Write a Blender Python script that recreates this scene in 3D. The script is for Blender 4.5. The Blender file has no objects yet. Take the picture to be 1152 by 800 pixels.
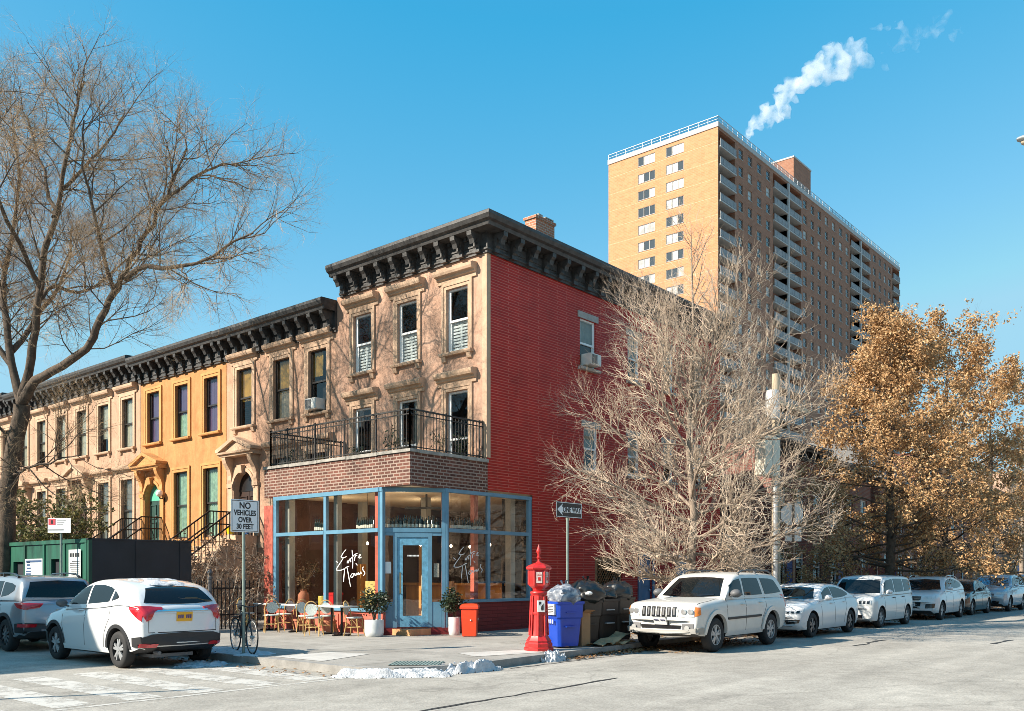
import bpy, bmesh, math, random
import numpy as np
from mathutils import Vector, Matrix
from mathutils.bvhtree import BVHTree

sc = bpy.context.scene
COL = sc.collection
rnd = random.Random(11)
R = math.radians
INV = {}

# ------------------------------------------------------------------ objects
def props(o, label=None, cat=None, group=None, kind=None):
    if label: o['label'] = label
    if cat: o['category'] = cat
    if group: o['group'] = group
    if kind: o['kind'] = kind
    return o

def thing(name, label, cat, loc=(0, 0, 0), rotz=0.0, group=None, world=False):
    o = bpy.data.objects.new(name, None)
    COL.objects.link(o)
    o.empty_display_size = 0.2
    o.location = loc
    o.rotation_euler = (0, 0, rotz)
    props(o, label, cat, group)
    if world:
        INV[o.name] = Matrix.Translation(-Vector(loc))
    return o

def kids(o):
    return [c for c in COL.objects if c.parent == o]

def dup(root, loc, rotz=0.0, label=None, group=None, scale=None):
    r = root.copy()
    COL.objects.link(r)
    r.location = loc
    r.rotation_euler = (0, 0, rotz)
    if scale: r.scale = (scale, scale, scale)
    if label: r['label'] = label
    if group: r['group'] = group
    for ch in list(root.children):
        c = ch.copy(); COL.objects.link(c); c.parent = r
        for g in list(ch.children):
            d = g.copy(); COL.objects.link(d); d.parent = c
    return r

class MB:
    """collects simple shapes into one mesh"""
    def __init__(s):
        s.v = []; s.f = []; s.m = []; s.cm = 0
    def add(s, vs, fs):
        b = len(s.v)
        s.v.extend(tuple(v) for v in vs)
        s.f.extend(tuple(i + b for i in f) for f in fs)
        s.m.extend([s.cm] * len(fs))
        return s
    def box(s, x0, y0, z0, x1, y1, z1):
        return s.add([(x0,y0,z0),(x1,y0,z0),(x1,y1,z0),(x0,y1,z0),(x0,y0,z1),(x1,y0,z1),(x1,y1,z1),(x0,y1,z1)],
              [(0,3,2,1),(4,5,6,7),(0,1,5,4),(1,2,6,5),(2,3,7,6),(3,0,4,7)])
    def tbox(s, T, h0, d0, z0, h1, d1, z1):
        c = [(h0,d0,z0),(h1,d0,z0),(h1,d1,z0),(h0,d1,z0),(h0,d0,z1),(h1,d0,z1),(h1,d1,z1),(h0,d1,z1)]
        return s.add([T(*p) for p in c], [(0,3,2,1),(4,5,6,7),(0,1,5,4),(1,2,6,5),(2,3,7,6),(3,0,4,7)])
    def tprism(s, T, poly, h0, h1):
        """poly of (d,z) swept along h"""
        n = len(poly)
        vs = [T(h0, d, z) for d, z in poly] + [T(h1, d, z) for d, z in poly]
        fs = [tuple(range(n))[::-1], tuple(range(n, 2*n))] + [(i, (i+1) % n, n+(i+1) % n, n+i) for i in range(n)]
        return s.add(vs, fs)
    def tplate(s, T, poly, d0, d1):
        """poly of (h,z) swept along d"""
        n = len(poly)
        vs = [T(h, d0, z) for h, z in poly] + [T(h, d1, z) for h, z in poly]
        fs = [tuple(range(n))[::-1], tuple(range(n, 2*n))] + [(i, (i+1) % n, n+(i+1) % n, n+i) for i in range(n)]
        return s.add(vs, fs)
    def tquad(s, T, h0, z0, h1, z1, d):
        return s.add([T(h0,d,z0),T(h1,d,z0),T(h1,d,z1),T(h0,d,z1)], [(0,1,2,3)])
    def bar(s, p, q, w, h=None):
        p, q = Vector(p), Vector(q); h = h or w
        a = (q - p)
        if a.length < 1e-6: return s
        a.normalize()
        up = Vector((0,0,1)) if abs(a.z) < .95 else Vector((1,0,0))
        u = a.cross(up).normalized() * (w/2); n = u.cross(a).normalized() * (h/2)
        vs = []
        for c in (p, q):
            vs += [c-u-n, c+u-n, c+u+n, c-u+n]
        return s.add(vs, [(0,3,2,1),(4,5,6,7),(0,1,5,4),(1,2,6,5),(2,3,7,6),(3,0,4,7)])
    def tube(s, pts, rs, n=6, cap=True):
        pts = [Vector(p) for p in pts]
        k = len(pts)
        if not hasattr(rs, '__len__'): rs = [rs]*k
        t = (pts[1]-pts[0]).normalized()
        ref = Vector((0,0,1)) if abs(t.z) < .9 else Vector((1,0,0))
        u = t.cross(ref).normalized()
        vs = []
        for i in range(k):
            if i == 0: t = pts[1]-pts[0]
            elif i == k-1: t = pts[i]-pts[i-1]
            else: t = pts[i+1]-pts[i-1]
            if t.length < 1e-9: t = Vector((0,0,1))
            t.normalize()
            u = (u - t*u.dot(t))
            if u.length < 1e-6: u = t.orthogonal()
            u.normalize(); w = t.cross(u)
            for j in range(n):
                a = 2*math.pi*j/n
                vs.append(pts[i] + (u*math.cos(a)+w*math.sin(a))*rs[i])
        fs = [(i*n+j, i*n+(j+1) % n, (i+1)*n+(j+1) % n, (i+1)*n+j) for i in range(k-1) for j in range(n)]
        if cap:
            fs += [tuple(range(n))[::-1], tuple(range((k-1)*n, k*n))]
        return s.add(vs, fs)
    def lathe(s, prof, n=16, c=(0,0,0), ax='z', rot=0.0, cap=True):
        k = len(prof); vs = []
        for r, z in prof:
            for j in range(n):
                a = 2*math.pi*(j)/n + rot
                x, y = r*math.cos(a), r*math.sin(a)
                if ax == 'z': p = (x, y, z)
                elif ax == 'y': p = (x, z, y)
                else: p = (z, x, y)
                vs.append((c[0]+p[0], c[1]+p[1], c[2]+p[2]))
        fs = [(i*n+j, i*n+(j+1) % n, (i+1)*n+(j+1) % n, (i+1)*n+j) for i in range(k-1) for j in range(n)]
        if cap: fs += [tuple(range(n))[::-1], tuple(range((k-1)*n, k*n))]
        return s.add(vs, fs)
    def sphere(s, c, r, n=10, sz=1.0):
        prof = []
        for i in range(n+1):
            a = -math.pi/2 + math.pi*i/n
            prof.append((max(r*math.cos(a), 1e-4), r*math.sin(a)*sz))
        return s.lathe(prof, max(8, n), c)
    def strip(s, A, B):
        """ruled surface between two equal polylines"""
        n = len(A)
        return s.add(list(A)+list(B), [(i, i+1, n+i+1, n+i) for i in range(n-1)])
    def build(s, name, mats, parent=None, smooth=False, fix=None, bevel=0.0, sharp=35):
        me = bpy.data.meshes.new(name)
        me.from_pydata(s.v, [], s.f)
        if not isinstance(mats, (list, tuple)): mats = [mats]
        for m in mats: me.materials.append(m)
        if len(mats) > 1:
            me.polygons.foreach_set('material_index', s.m)
        if fix is None: fix = len(s.f) < 12000
        if fix:
            bm = bmesh.new(); bm.from_mesh(me)
            if bevel:
                bmesh.ops.remove_doubles(bm, verts=bm.verts, dist=1e-5)
            bmesh.ops.recalc_face_normals(bm, faces=bm.faces)
            if bevel:
                es = [e for e in bm.edges if len(e.link_faces) == 2 and e.calc_face_angle(0) > .6]
                bmesh.ops.bevel(bm, geom=es, offset=bevel, segments=2, affect='EDGES', clamp_overlap=True)
            bm.to_mesh(me); bm.free()
        if smooth:
            me.polygons.foreach_set('use_smooth', [True]*len(me.polygons))
            me.set_sharp_from_angle(angle=R(sharp))
        me.update()
        o = bpy.data.objects.new(name, me)
        COL.objects.link(o)
        if parent is not None:
            o.parent = parent
            if parent.name in INV: o.matrix_parent_inverse = INV[parent.name]
        return o

def text_mesh(txt, size, name, m, parent, mat4, bold=0.0, xs=1.0, ext=0.002):
    cu = bpy.data.curves.new(name, 'FONT')
    cu.body = txt; cu.size = size; cu.align_x = 'CENTER'; cu.align_y = 'CENTER'
    cu.offset = bold; cu.extrude = ext; cu.space_line = .98
    o = bpy.data.objects.new(name, cu); COL.objects.link(o)
    dg = bpy.context.evaluated_depsgraph_get()
    me = bpy.data.meshes.new_from_object(o.evaluated_get(dg))
    bpy.data.objects.remove(o); bpy.data.curves.remove(cu)
    me.transform(mat4 @ Matrix.Diagonal((xs, 1, 1, 1)))
    me.materials.clear(); me.materials.append(m)
    ob = bpy.data.objects.new(name, me); COL.objects.link(ob)
    ob.parent = parent
    if parent.name in INV: ob.matrix_parent_inverse = INV[parent.name]
    return ob

def basis(o, x, y):
    x = Vector(x).normalized(); y = Vector(y).normalized(); z = x.cross(y)
    m = Matrix((x, y, z)).transposed().to_4x4(); m.translation = Vector(o)
    return m

# ------------------------------------------------------------------ materials
MATS = {}
def _new(name):
    m = bpy.data.materials.new(name); m.use_nodes = True
    nt = m.node_tree; nt.nodes.clear()
    out = nt.nodes.new('ShaderNodeOutputMaterial')
    return m, nt, out
def N(nt, t, **kw):
    n = nt.nodes.new('ShaderNode'+t)
    for k, v in kw.items():
        if k in n.inputs.keys(): n.inputs[k].default_value = v
        else: setattr(n, k, v)
    return n
def c4(c, f=1.0): return (min(c[0]*f, 1), min(c[1]*f, 1), min(c[2]*f, 1), 1)

def mat(name, col, rough=.6, metal=0.0, var=0.0, scale=2.0, bump=0.0, bscale=40.0, coat=0.0, col2=None, spec=.5, emit=0.0, streak=False, detail=6, sheen=0):
    if name in MATS: return MATS[name]
    m, nt, out = _new(name)
    L = nt.links.new
    b = N(nt, 'BsdfPrincipled'); L(b.outputs[0], out.inputs[0])
    b.inputs['Roughness'].default_value = rough
    b.inputs['Metallic'].default_value = metal
    b.inputs['Specular IOR Level'].default_value = spec
    b.inputs['Coat Weight'].default_value = coat
    b.inputs['Coat Roughness'].default_value = .03
    b.inputs['Base Color'].default_value = c4(col)
    tc = N(nt, 'TexCoord')
    if var or col2:
        mp = N(nt, 'Mapping'); L(tc.outputs['Object'], mp.inputs[0])
        if streak: mp.inputs['Scale'].default_value = (1, 1, .18)
        no = N(nt, 'TexNoise', Scale=scale, Detail=detail, Roughness=.62); L(mp.outputs[0], no.inputs['Vector'])
        rp = N(nt, 'ValToRGB'); L(no.outputs[0], rp.inputs[0])
        rp.color_ramp.elements[0].position = .32; rp.color_ramp.elements[1].position = .68
        rp.color_ramp.elements[0].color = c4(col, 1-var)
        rp.color_ramp.elements[1].color = c4(col2 or col, 1+var)
        L(rp.outputs[0], b.inputs['Base Color'])
    if bump:
        nb = N(nt, 'TexNoise', Scale=bscale, Detail=5); L(tc.outputs['Object'], nb.inputs['Vector'])
        bp = N(nt, 'Bump', Strength=bump, Distance=.02); L(nb.outputs[0], bp.inputs['Height']); L(bp.outputs[0], b.inputs['Normal'])
    if emit:
        b.inputs['Emission Color'].default_value = c4(col); b.inputs['Emission Strength'].default_value = emit
    MATS[name] = m
    return m

def brick_mat(name, a, b_, mortar, bw=.21, bh=.075, ms=.012, rough=.8, bump=.5, bias=0.0, var=.18):
    if name in MATS: return MATS[name]
    m, nt, out = _new(name); L = nt.links.new
    b = N(nt, 'BsdfPrincipled', Roughness=rough); L(b.outputs[0], out.inputs[0])
    b.inputs['Specular IOR Level'].default_value = .3
    tc = N(nt, 'TexCoord'); sp = N(nt, 'SeparateXYZ'); L(tc.outputs['Object'], sp.inputs[0])
    ad = N(nt, 'Math', operation='ADD'); L(sp.outputs[0], ad.inputs[0]); L(sp.outputs[1], ad.inputs[1])
    cb = N(nt, 'CombineXYZ'); L(ad.outputs[0], cb.inputs[0]); L(sp.outputs[2], cb.inputs[1])
    br = N(nt, 'TexBrick'); L(cb.outputs[0], br.inputs['Vector'])
    br.inputs['Color1'].default_value = c4(a); br.inputs['Color2'].default_value = c4(b_); br.inputs['Mortar'].default_value = c4(mortar)
    br.inputs['Scale'].default_value = 1.0; br.inputs['Mortar Size'].default_value = ms; br.inputs['Mortar Smooth'].default_value = .2
    br.inputs['Bias'].default_value = bias; br.inputs['Brick Width'].default_value = bw; br.inputs['Row Height'].default_value = bh
    no = N(nt, 'TexNoise', Scale=1.3, Detail=7, Roughness=.65); L(tc.outputs['Object'], no.inputs['Vector'])
    mr = N(nt, 'MapRange'); L(no.outputs[0], mr.inputs[0])
    mr.inputs[1].default_value = .3; mr.inputs[2].default_value = .7; mr.inputs[3].default_value = 1-var; mr.inputs[4].default_value = 1+var
    mx = N(nt, 'Mix', data_type='RGBA', blend_type='MULTIPLY'); mx.inputs[0].default_value = 1
    L(br.outputs[0], mx.inputs[6]); L(mr.outputs[0], mx.inputs[7]); L(mx.outputs[2], b.inputs['Base Color'])
    bp = N(nt, 'Bump', Strength=bump, Distance=.012, invert=True); L(br.outputs[1], bp.inputs['Height']); L(bp.outputs[0], b.inputs['Normal'])
    MATS[name] = m
    return m

def glass_mat(name, tint=(.75,.8,.8), ior=1.5, add=.03, rough=.015, wav=.04):
    if name in MATS: return MATS[name]
    m, nt, out = _new(name); L = nt.links.new
    t = N(nt, 'BsdfTransparent'); t.inputs[0].default_value = c4(tint)
    g = N(nt, 'BsdfGlossy', Roughness=rough); g.inputs[0].default_value = (1,1,1,1)
    lw = N(nt, 'LayerWeight'); lw.inputs[0].default_value = .5
    pw = N(nt, 'Math', operation='POWER'); L(lw.outputs['Facing'], pw.inputs[0]); pw.inputs[1].default_value = 5
    f0 = 2*((ior-1)/(ior+1))**2 + add
    ad = N(nt, 'Math', operation='MULTIPLY_ADD'); L(pw.outputs[0], ad.inputs[0]); ad.inputs[1].default_value = 1-f0; ad.inputs[2].default_value = f0
    mx = N(nt, 'MixShader'); L(ad.outputs[0], mx.inputs[0]); L(t.outputs[0], mx.inputs[1]); L(g.outputs[0], mx.inputs[2])
    L(mx.outputs[0], out.inputs[0])
    tc = N(nt, 'TexCoord'); no = N(nt, 'TexNoise', Scale=1.2, Detail=1); L(tc.outputs['Object'], no.inputs['Vector'])
    bp = N(nt, 'Bump', Strength=wav, Distance=.05); L(no.outputs[0], bp.inputs['Height']); L(bp.outputs[0], g.inputs['Normal'])
    MATS[name] = m
    return m

def leaf_mat(name, cols, scale=9.0, trans=.25, rough=.55):
    if name in MATS: return MATS[name]
    m, nt, out = _new(name); L = nt.links.new
    tc = N(nt, 'TexCoord'); no = N(nt, 'TexNoise', Scale=scale, Detail=3, Roughness=.7); L(tc.outputs['Object'], no.inputs['Vector'])
    rp = N(nt, 'ValToRGB'); L(no.outputs[0], rp.inputs[0])
    e = rp.color_ramp.elements
    while len(e) < len(cols): e.new(.5)
    for i, c in enumerate(cols):
        e[i].position = .28+.44*i/(len(cols)-1); e[i].color = c4(c)
    d = N(nt, 'BsdfPrincipled', Roughness=rough); L(rp.outputs[0], d.inputs['Base Color'])
    d.inputs['Specular IOR Level'].default_value = .3
    tr = N(nt, 'BsdfTranslucent'); L(rp.outputs[0], tr.inputs[0])
    mx = N(nt, 'MixShader'); mx.inputs[0].default_value = trans
    L(d.outputs[0], mx.inputs[1]); L(tr.outputs[0], mx.inputs[2]); L(mx.outputs[0], out.inputs[0])
    MATS[name] = m
    return m

def stucco(name, col, col2):
    """painted brownstone: soft blotches, vertical weather streaks, fine grain"""
    if name in MATS: return MATS[name]
    m, nt, out = _new(name); L = nt.links.new
    b = N(nt, 'BsdfPrincipled', Roughness=.85); b.inputs['Specular IOR Level'].default_value = .25; L(b.outputs[0], out.inputs[0])
    tc = N(nt, 'TexCoord')
    n1 = N(nt, 'TexNoise', Scale=1.7, Detail=10, Roughness=.75); L(tc.outputs['Object'], n1.inputs['Vector'])
    rp = N(nt, 'ValToRGB'); L(n1.outputs[0], rp.inputs[0])
    rp.color_ramp.elements[0].position = .33; rp.color_ramp.elements[1].position = .66
    rp.color_ramp.elements[0].color = c4(col); rp.color_ramp.elements[1].color = c4(col2)
    mp = N(nt, 'Mapping'); mp.inputs['Scale'].default_value = (1.2, 1.2, .25); L(tc.outputs['Object'], mp.inputs[0])
    n2 = N(nt, 'TexNoise', Scale=1.6, Detail=6, Roughness=.7); L(mp.outputs[0], n2.inputs['Vector'])
    mr = N(nt, 'MapRange'); L(n2.outputs[0], mr.inputs[0]); mr.inputs[1].default_value = .35; mr.inputs[2].default_value = .7; mr.inputs[3].default_value = .76; mr.inputs[4].default_value = 1.10
    mx = N(nt, 'Mix', data_type='RGBA', blend_type='MULTIPLY'); mx.inputs[0].default_value = 1
    L(rp.outputs[0], mx.inputs[6]); L(mr.outputs[0], mx.inputs[7]); L(mx.outputs[2], b.inputs['Base Color'])
    n3 = N(nt, 'TexNoise', Scale=22, Detail=6); L(tc.outputs['Object'], n3.inputs['Vector'])
    bp = N(nt, 'Bump', Strength=.25, Distance=.02); L(n3.outputs[0], bp.inputs['Height']); L(bp.outputs[0], b.inputs['Normal'])
    MATS[name] = m
    return m

def FX(x):                      # a wall whose outside faces -X ; h = world y, d = out of the wall
    return lambda h, d, z: (x-d, h, z)
def FY(y):                      # a wall whose outside faces -Y ; h = world x
    return lambda h, d, z: (h, y-d, z)
def FG(o, dr, nr):
    return lambda h, d, z: (o[0]+dr[0]*h+nr[0]*d, o[1]+dr[1]*h+nr[1]*d, z)

M_BLACK = mat('black_iron', (.012,.012,.013), .45, .3, spec=.4)
M_CORN = mat('weathered_black_cornice', (.042,.040,.039), .55, var=.5, scale=5, bump=.2, bscale=25)
M_WHITE = mat('white_paint', (.78,.78,.76), .45, var=.06)
M_DARKFRAME = mat('dark_frame_paint', (.025,.022,.02), .4)
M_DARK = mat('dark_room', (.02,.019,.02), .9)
M_PANE = glass_mat('window_glass', (.80,.84,.83), 1.45, .0)
M_CONC = mat('sidewalk_concrete', (.30,.285,.265), .9, var=.22, scale=1.1, bump=.35, bscale=60)
M_STEEL = mat('galvanised_steel', (.42,.43,.42), .4, .7, var=.1)
M_RUBBER = mat('tyre_rubber', (.017,.017,.018), .8, bump=.1)
M_RIM = mat('alloy_rim', (.40,.41,.42), .35, .4)
M_PLASTIC = mat('black_plastic', (.022,.022,.024), .55)
M_GRAYPL = mat('grey_plastic', (.12,.12,.125), .55)
M_CARGLASS = mat('car_glass', (.008,.010,.011), .02, spec=.38)
M_CHROME = mat('chrome', (.75,.75,.76), .12, 1.0)
M_LAMPCLEAR = mat('headlamp_lens', (.62,.63,.63), .06, .0, coat=1, var=.22, scale=14)
M_LAMPRED = mat('tail_lamp_red', (.45,.012,.02), .12, coat=1, var=.25, scale=12)
M_AMBER = mat('amber_lens', (.75,.2,.03), .15, coat=1)
M_SNOW = mat('snow_white', (.50,.515,.54), .8, bump=.8, bscale=30, var=.16, scale=6)
M_TERRA = mat('terracotta', (.42,.15,.08), .8, var=.2, scale=8)

# ------------------------------------------------------------------ camera, sun, sky
TH = R(40.4)
CAMX, CAMY, CAMZ = -18.368, -16.527, 1.70
cd = bpy.data.cameras.new('camera'); cam = bpy.data.objects.new('camera', cd); COL.objects.link(cam)
cam.location = (CAMX, CAMY, CAMZ)
fw = Vector((math.cos(TH), math.sin(TH), 0)); rt = Vector((math.sin(TH), -math.cos(TH), 0))
cam.matrix_world = Matrix(((rt.x, 0, -fw.x, CAMX), (rt.y, 0, -fw.y, CAMY), (0, 1, 0, CAMZ), (0, 0, 0, 1)))
cd.sensor_width = 36; cd.sensor_fit = 'HORIZONTAL'
cd.lens = 36*1015/1152.0
cd.shift_y = (646-400)/1152.0
cd.clip_start = .1; cd.clip_end = 3000
sc.camera = cam

SUN_EL = R(33)
SH = Vector((-.899, .438, 0)).normalized()
SD = Vector((SH.x*math.cos(SUN_EL), SH.y*math.cos(SUN_EL), math.sin(SUN_EL)))
sl = bpy.data.lights.new('sun', 'SUN'); sl.energy = 4.8; sl.angle = R(.4); sl.color = (1, .90, .76)
so = bpy.data.objects.new('sun', sl); COL.objects.link(so)
so.rotation_euler = SD.to_track_quat('Z', 'Y').to_euler(); so.location = (-40, 20, 40)

w = bpy.data.worlds.new('World'); sc.world = w; w.use_nodes = True
nt = w.node_tree; nt.nodes.clear()
wo = nt.nodes.new('ShaderNodeOutputWorld'); bg = nt.nodes.new('ShaderNodeBackground')
sky = nt.nodes.new('ShaderNodeTexSky'); sky.sky_type = 'NISHITA'; sky.sun_disc = False
sky.sun_elevation = SUN_EL; sky.sun_rotation = math.atan2(SH.x, SH.y)
sky.air_density = 1.0; sky.dust_density = .7; sky.ozone_density = 2.0; sky.altitude = 50
mn = nt.nodes.new('ShaderNodeVectorMath'); mn.operation = 'MINIMUM'; mn.inputs[1].default_value = (2.1,3.1,4.2)
ma = nt.nodes.new('ShaderNodeVectorMath'); ma.operation = 'MULTIPLY_ADD'; ma.inputs[1].default_value = (.85,.58,.32); ma.inputs[2].default_value = (-.63,.40,1.48)
mx = nt.nodes.new('ShaderNodeVectorMath'); mx.operation = 'MAXIMUM'; mx.inputs[1].default_value = (.16,.3,.5)
nt.links.new(sky.outputs[0], mn.inputs[0]); nt.links.new(mn.outputs[0], ma.inputs[0]); nt.links.new(ma.outputs[0], mx.inputs[0]); nt.links.new(mx.outputs[0], bg.inputs[0]); nt.links.new(bg.outputs[0], wo.inputs[0])
bg.inputs[1].default_value = .15

vs = sc.view_settings
sc.display_settings.display_device = 'sRGB'
vs.view_transform = 'Standard'; vs.look = 'None'; vs.gamma = 1; vs.exposure = 1.1; vs.use_curve_mapping = False
sc.render.engine = 'CYCLES'
cy = sc.cycles
cy.max_bounces = 8; cy.diffuse_bounces = 3; cy.glossy_bounces = 4; cy.transparent_max_bounces = 16; cy.transmission_bounces = 4; cy.volume_bounces = 3
cy.caustics_reflective = False; cy.caustics_refractive = False; cy.sample_clamp_indirect = 6
cy.filter_width = .85
cy.use_denoising = True
try:
    cy.denoiser = 'OPENIMAGEDENOISE'; cy.denoising_input_passes = 'RGB_ALBEDO_NORMAL'; cy.denoising_prefilter = 'NONE'
except Exception: pass
cy.use_adaptive_sampling = True; cy.adaptive_threshold = .006

# ------------------------------------------------------------------ ground
def road_mat():
    m, nt, out = _new('worn_asphalt'); L = nt.links.new
    b = N(nt, 'BsdfPrincipled', Roughness=.88); b.inputs['Specular IOR Level'].default_value = .3; L(b.outputs[0], out.inputs[0])
    tc = N(nt, 'TexCoord')
    big = N(nt, 'TexNoise', Scale=.22, Detail=7, Roughness=.62, Distortion=.6); L(tc.outputs['Object'], big.inputs['Vector'])
    rp = N(nt, 'ValToRGB'); L(big.outputs[0], rp.inputs[0])
    rp.color_ramp.elements[0].position = .3; rp.color_ramp.elements[1].position = .7
    rp.color_ramp.elements[0].color = (.30,.278,.245,1); rp.color_ramp.elements[1].color = (.41,.385,.342,1)
    # long wheel-worn streaks running along the street
    mp = N(nt, 'Mapping'); mp.inputs['Scale'].default_value = (.09, 1.3, 1); L(tc.outputs['Object'], mp.inputs[0])
    st = N(nt, 'TexNoise', Scale=1.0, Detail=6, Roughness=.6); L(mp.outputs[0], st.inputs['Vector'])
    sr = N(nt, 'MapRange'); L(st.outputs[0], sr.inputs[0]); sr.inputs[1].default_value=.33; sr.inputs[2].default_value=.67; sr.inputs[3].default_value=.86; sr.inputs[4].default_value=1.12
    m1 = N(nt, 'Mix', data_type='RGBA', blend_type='MULTIPLY'); m1.inputs[0].default_value = 1; L(rp.outputs[0], m1.inputs[6]); L(sr.outputs[0], m1.inputs[7])
    md = N(nt, 'TexNoise', Scale=2.4, Detail=8, Roughness=.75, Distortion=.8); L(tc.outputs['Object'], md.inputs['Vector'])
    mm = N(nt, 'MapRange'); L(md.outputs[0], mm.inputs[0]); mm.inputs[1].default_value=.32; mm.inputs[2].default_value=.68; mm.inputs[3].default_value=.80; mm.inputs[4].default_value=1.16
    m1b = N(nt, 'Mix', data_type='RGBA', blend_type='MULTIPLY'); m1b.inputs[0].default_value = 1; L(m1.outputs[2], m1b.inputs[6]); L(mm.outputs[0], m1b.inputs[7]); m1 = m1b
    gr = N(nt, 'TexNoise', Scale=26, Detail=6, Roughness=.85); L(tc.outputs['Object'], gr.inputs['Vector'])
    gm = N(nt, 'MapRange'); L(gr.outputs[0], gm.inputs[0]); gm.inputs[1].default_value=.3; gm.inputs[2].default_value=.7; gm.inputs[3].default_value=.56; gm.inputs[4].default_value=1.42
    m2 = N(nt, 'Mix', data_type='RGBA', blend_type='MULTIPLY'); m2.inputs[0].default_value = 1; L(m1.outputs[2], m2.inputs[6]); L(gm.outputs[0], m2.inputs[7])
    # cracks
    wn = N(nt, 'TexNoise', Scale=.9, Detail=4); L(tc.outputs['Object'], wn.inputs['Vector'])
    mw = N(nt, 'Mix', data_type='RGBA'); mw.inputs[0].default_value = .45; L(tc.outputs['Object'], mw.inputs[6]); L(wn.outputs[1], mw.inputs[7])
    vo = N(nt, 'TexVoronoi', feature='DISTANCE_TO_EDGE', Scale=.42); L(mw.outputs[2], vo.inputs['Vector'])
    cr = N(nt, 'MapRange'); L(vo.outputs[0], cr.inputs[0]); cr.inputs[1].default_value=.0; cr.inputs[2].default_value=.008; cr.inputs[3].default_value=.80; cr.inputs[4].default_value=1
    m3 = N(nt, 'Mix', data_type='RGBA', blend_type='MULTIPLY'); m3.inputs[0].default_value = 1; L(m2.outputs[2], m3.inputs[6]); L(cr.outputs[0], m3.inputs[7])
    # salt and worn paint scuffs
    sn = N(nt, 'TexNoise', Scale=.7, Detail=9, Roughness=.75, Distortion=1.2); L(mp.outputs[0], sn.inputs['Vector'])
    sm = N(nt, 'MapRange'); L(sn.outputs[0], sm.inputs[0]); sm.inputs[1].default_value=.60; sm.inputs[2].default_value=.74; sm.inputs[3].default_value=0; sm.inputs[4].default_value=.55
    m4 = N(nt, 'Mix', data_type='RGBA'); L(sm.outputs[0], m4.inputs[0]); L(m3.outputs[2], m4.inputs[6]); m4.inputs[7].default_value = (.54,.50,.43,1)
    L(m4.outputs[2], b.inputs['Base Color'])
    bp = N(nt, 'Bump', Strength=.5, Distance=.012); L(gr.outputs[0], bp.inputs['Height']); L(bp.outputs[0], b.inputs['Normal'])
    return m

def slab_mat(name, c1, c2, joint, sx=1.5, sy=1.5):
    m, nt, out = _new(name); L = nt.links.new
    b = N(nt, 'BsdfPrincipled', Roughness=.9); b.inputs['Specular IOR Level'].default_value = .3; L(b.outputs[0], out.inputs[0])
    tc = N(nt, 'TexCoord')
    br = N(nt, 'TexBrick'); L(tc.outputs['Object'], br.inputs['Vector']); br.offset = 0
    br.inputs['Color1'].default_value = c4(c1); br.inputs['Color2'].default_value = c4(c2); br.inputs['Mortar'].default_value = c4(joint)
    br.inputs['Scale'].default_value = 1; br.inputs['Mortar Size'].default_value = .012; br.inputs['Brick Width'].default_value = sx; br.inputs['Row Height'].default_value = sy
    no = N(nt, 'TexNoise', Scale=.8, Detail=8, Roughness=.7, Distortion=.4); L(tc.outputs['Object'], no.inputs['Vector'])
    mr = N(nt, 'MapRange'); L(no.outputs[0], mr.inputs[0]); mr.inputs[1].default_value=.32; mr.inputs[2].default_value=.68; mr.inputs[3].default_value=.72; mr.inputs[4].default_value=1.15
    mx = N(nt, 'Mix', data_type='RGBA', blend_type='MULTIPLY'); mx.inputs[0].default_value = 1; L(br.outputs[0], mx.inputs[6]); L(mr.outputs[0], mx.inputs[7])
    n2 = N(nt, 'TexNoise', Scale=45, Detail=4); L(tc.outputs['Object'], n2.inputs['Vector'])
    g2 = N(nt, 'MapRange'); L(n2.outputs[0], g2.inputs[0]); g2.inputs[1].default_value=.3; g2.inputs[2].default_value=.7; g2.inputs[3].default_value=.86; g2.inputs[4].default_value=1.12
    m2 = N(nt, 'Mix', data_type='RGBA', blend_type='MULTIPLY'); m2.inputs[0].default_value = 1; L(mx.outputs[2], m2.inputs[6]); L(g2.outputs[0], m2.inputs[7])
    L(m2.outputs[2], b.inputs['Base Color'])
    bp = N(nt, 'Bump', Strength=.3, Distance=.01); L(n2.outputs[0], bp.inputs['Height']); L(bp.outputs[0], b.inputs['Normal'])
    MATS[name] = m
    return m

mb = MB(); mb.add([(-500,-500,0),(700,-500,0),(700,600,0),(-500,600,0)], [(0,1,2,3)])
props(mb.build('road', road_mat()), kind='structure')

M_SLAB = slab_mat('sidewalk_slabs', (.31,.29,.26), (.35,.33,.30), (.16,.15,.135))
M_KERB = mat('granite_kerb', (.27,.26,.245), .85, var=.25, scale=3, bump=.3)
arc = [(-8.6,-4.3),(-8.5,-4.85),(-8.2,-5.3),(-7.75,-5.6),(-7.1,-5.78),(-6.2,-5.76)]
edge = [(-8.6,140.0)] + arc + [(-3.5,-5.58),(-.5,-5.40),(6,-5.38),(240,-5.38)]
def inset(poly, d):
    out = []
    for i, p in enumerate(poly):
        a = poly[max(i-1,0)]; b = poly[min(i+1,len(poly)-1)]
        t = Vector((b[0]-a[0], b[1]-a[1])).normalized()
        out.append((p[0]-t.y*d, p[1]+t.x*d))
    return out
inn = inset(edge, .16)
mb = MB()
mb.add([(x,y,.14) for x, y in inn] + [(240,140,.14)], [tuple(range(len(inn)+1))])
props(mb.build('sidewalk', M_SLAB), kind='structure')
mb = MB()
mb.strip([(x,y,.144) for x, y in inn], [(x,y,.144) for x, y in edge])
mb.strip([(x,y,.144) for x, y in edge], [(x+(.02 if i<3 else 0),y-.0,-.02) for i,(x, y) in enumerate(edge)])
props(mb.build('kerb', M_KERB), kind='structure')
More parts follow.
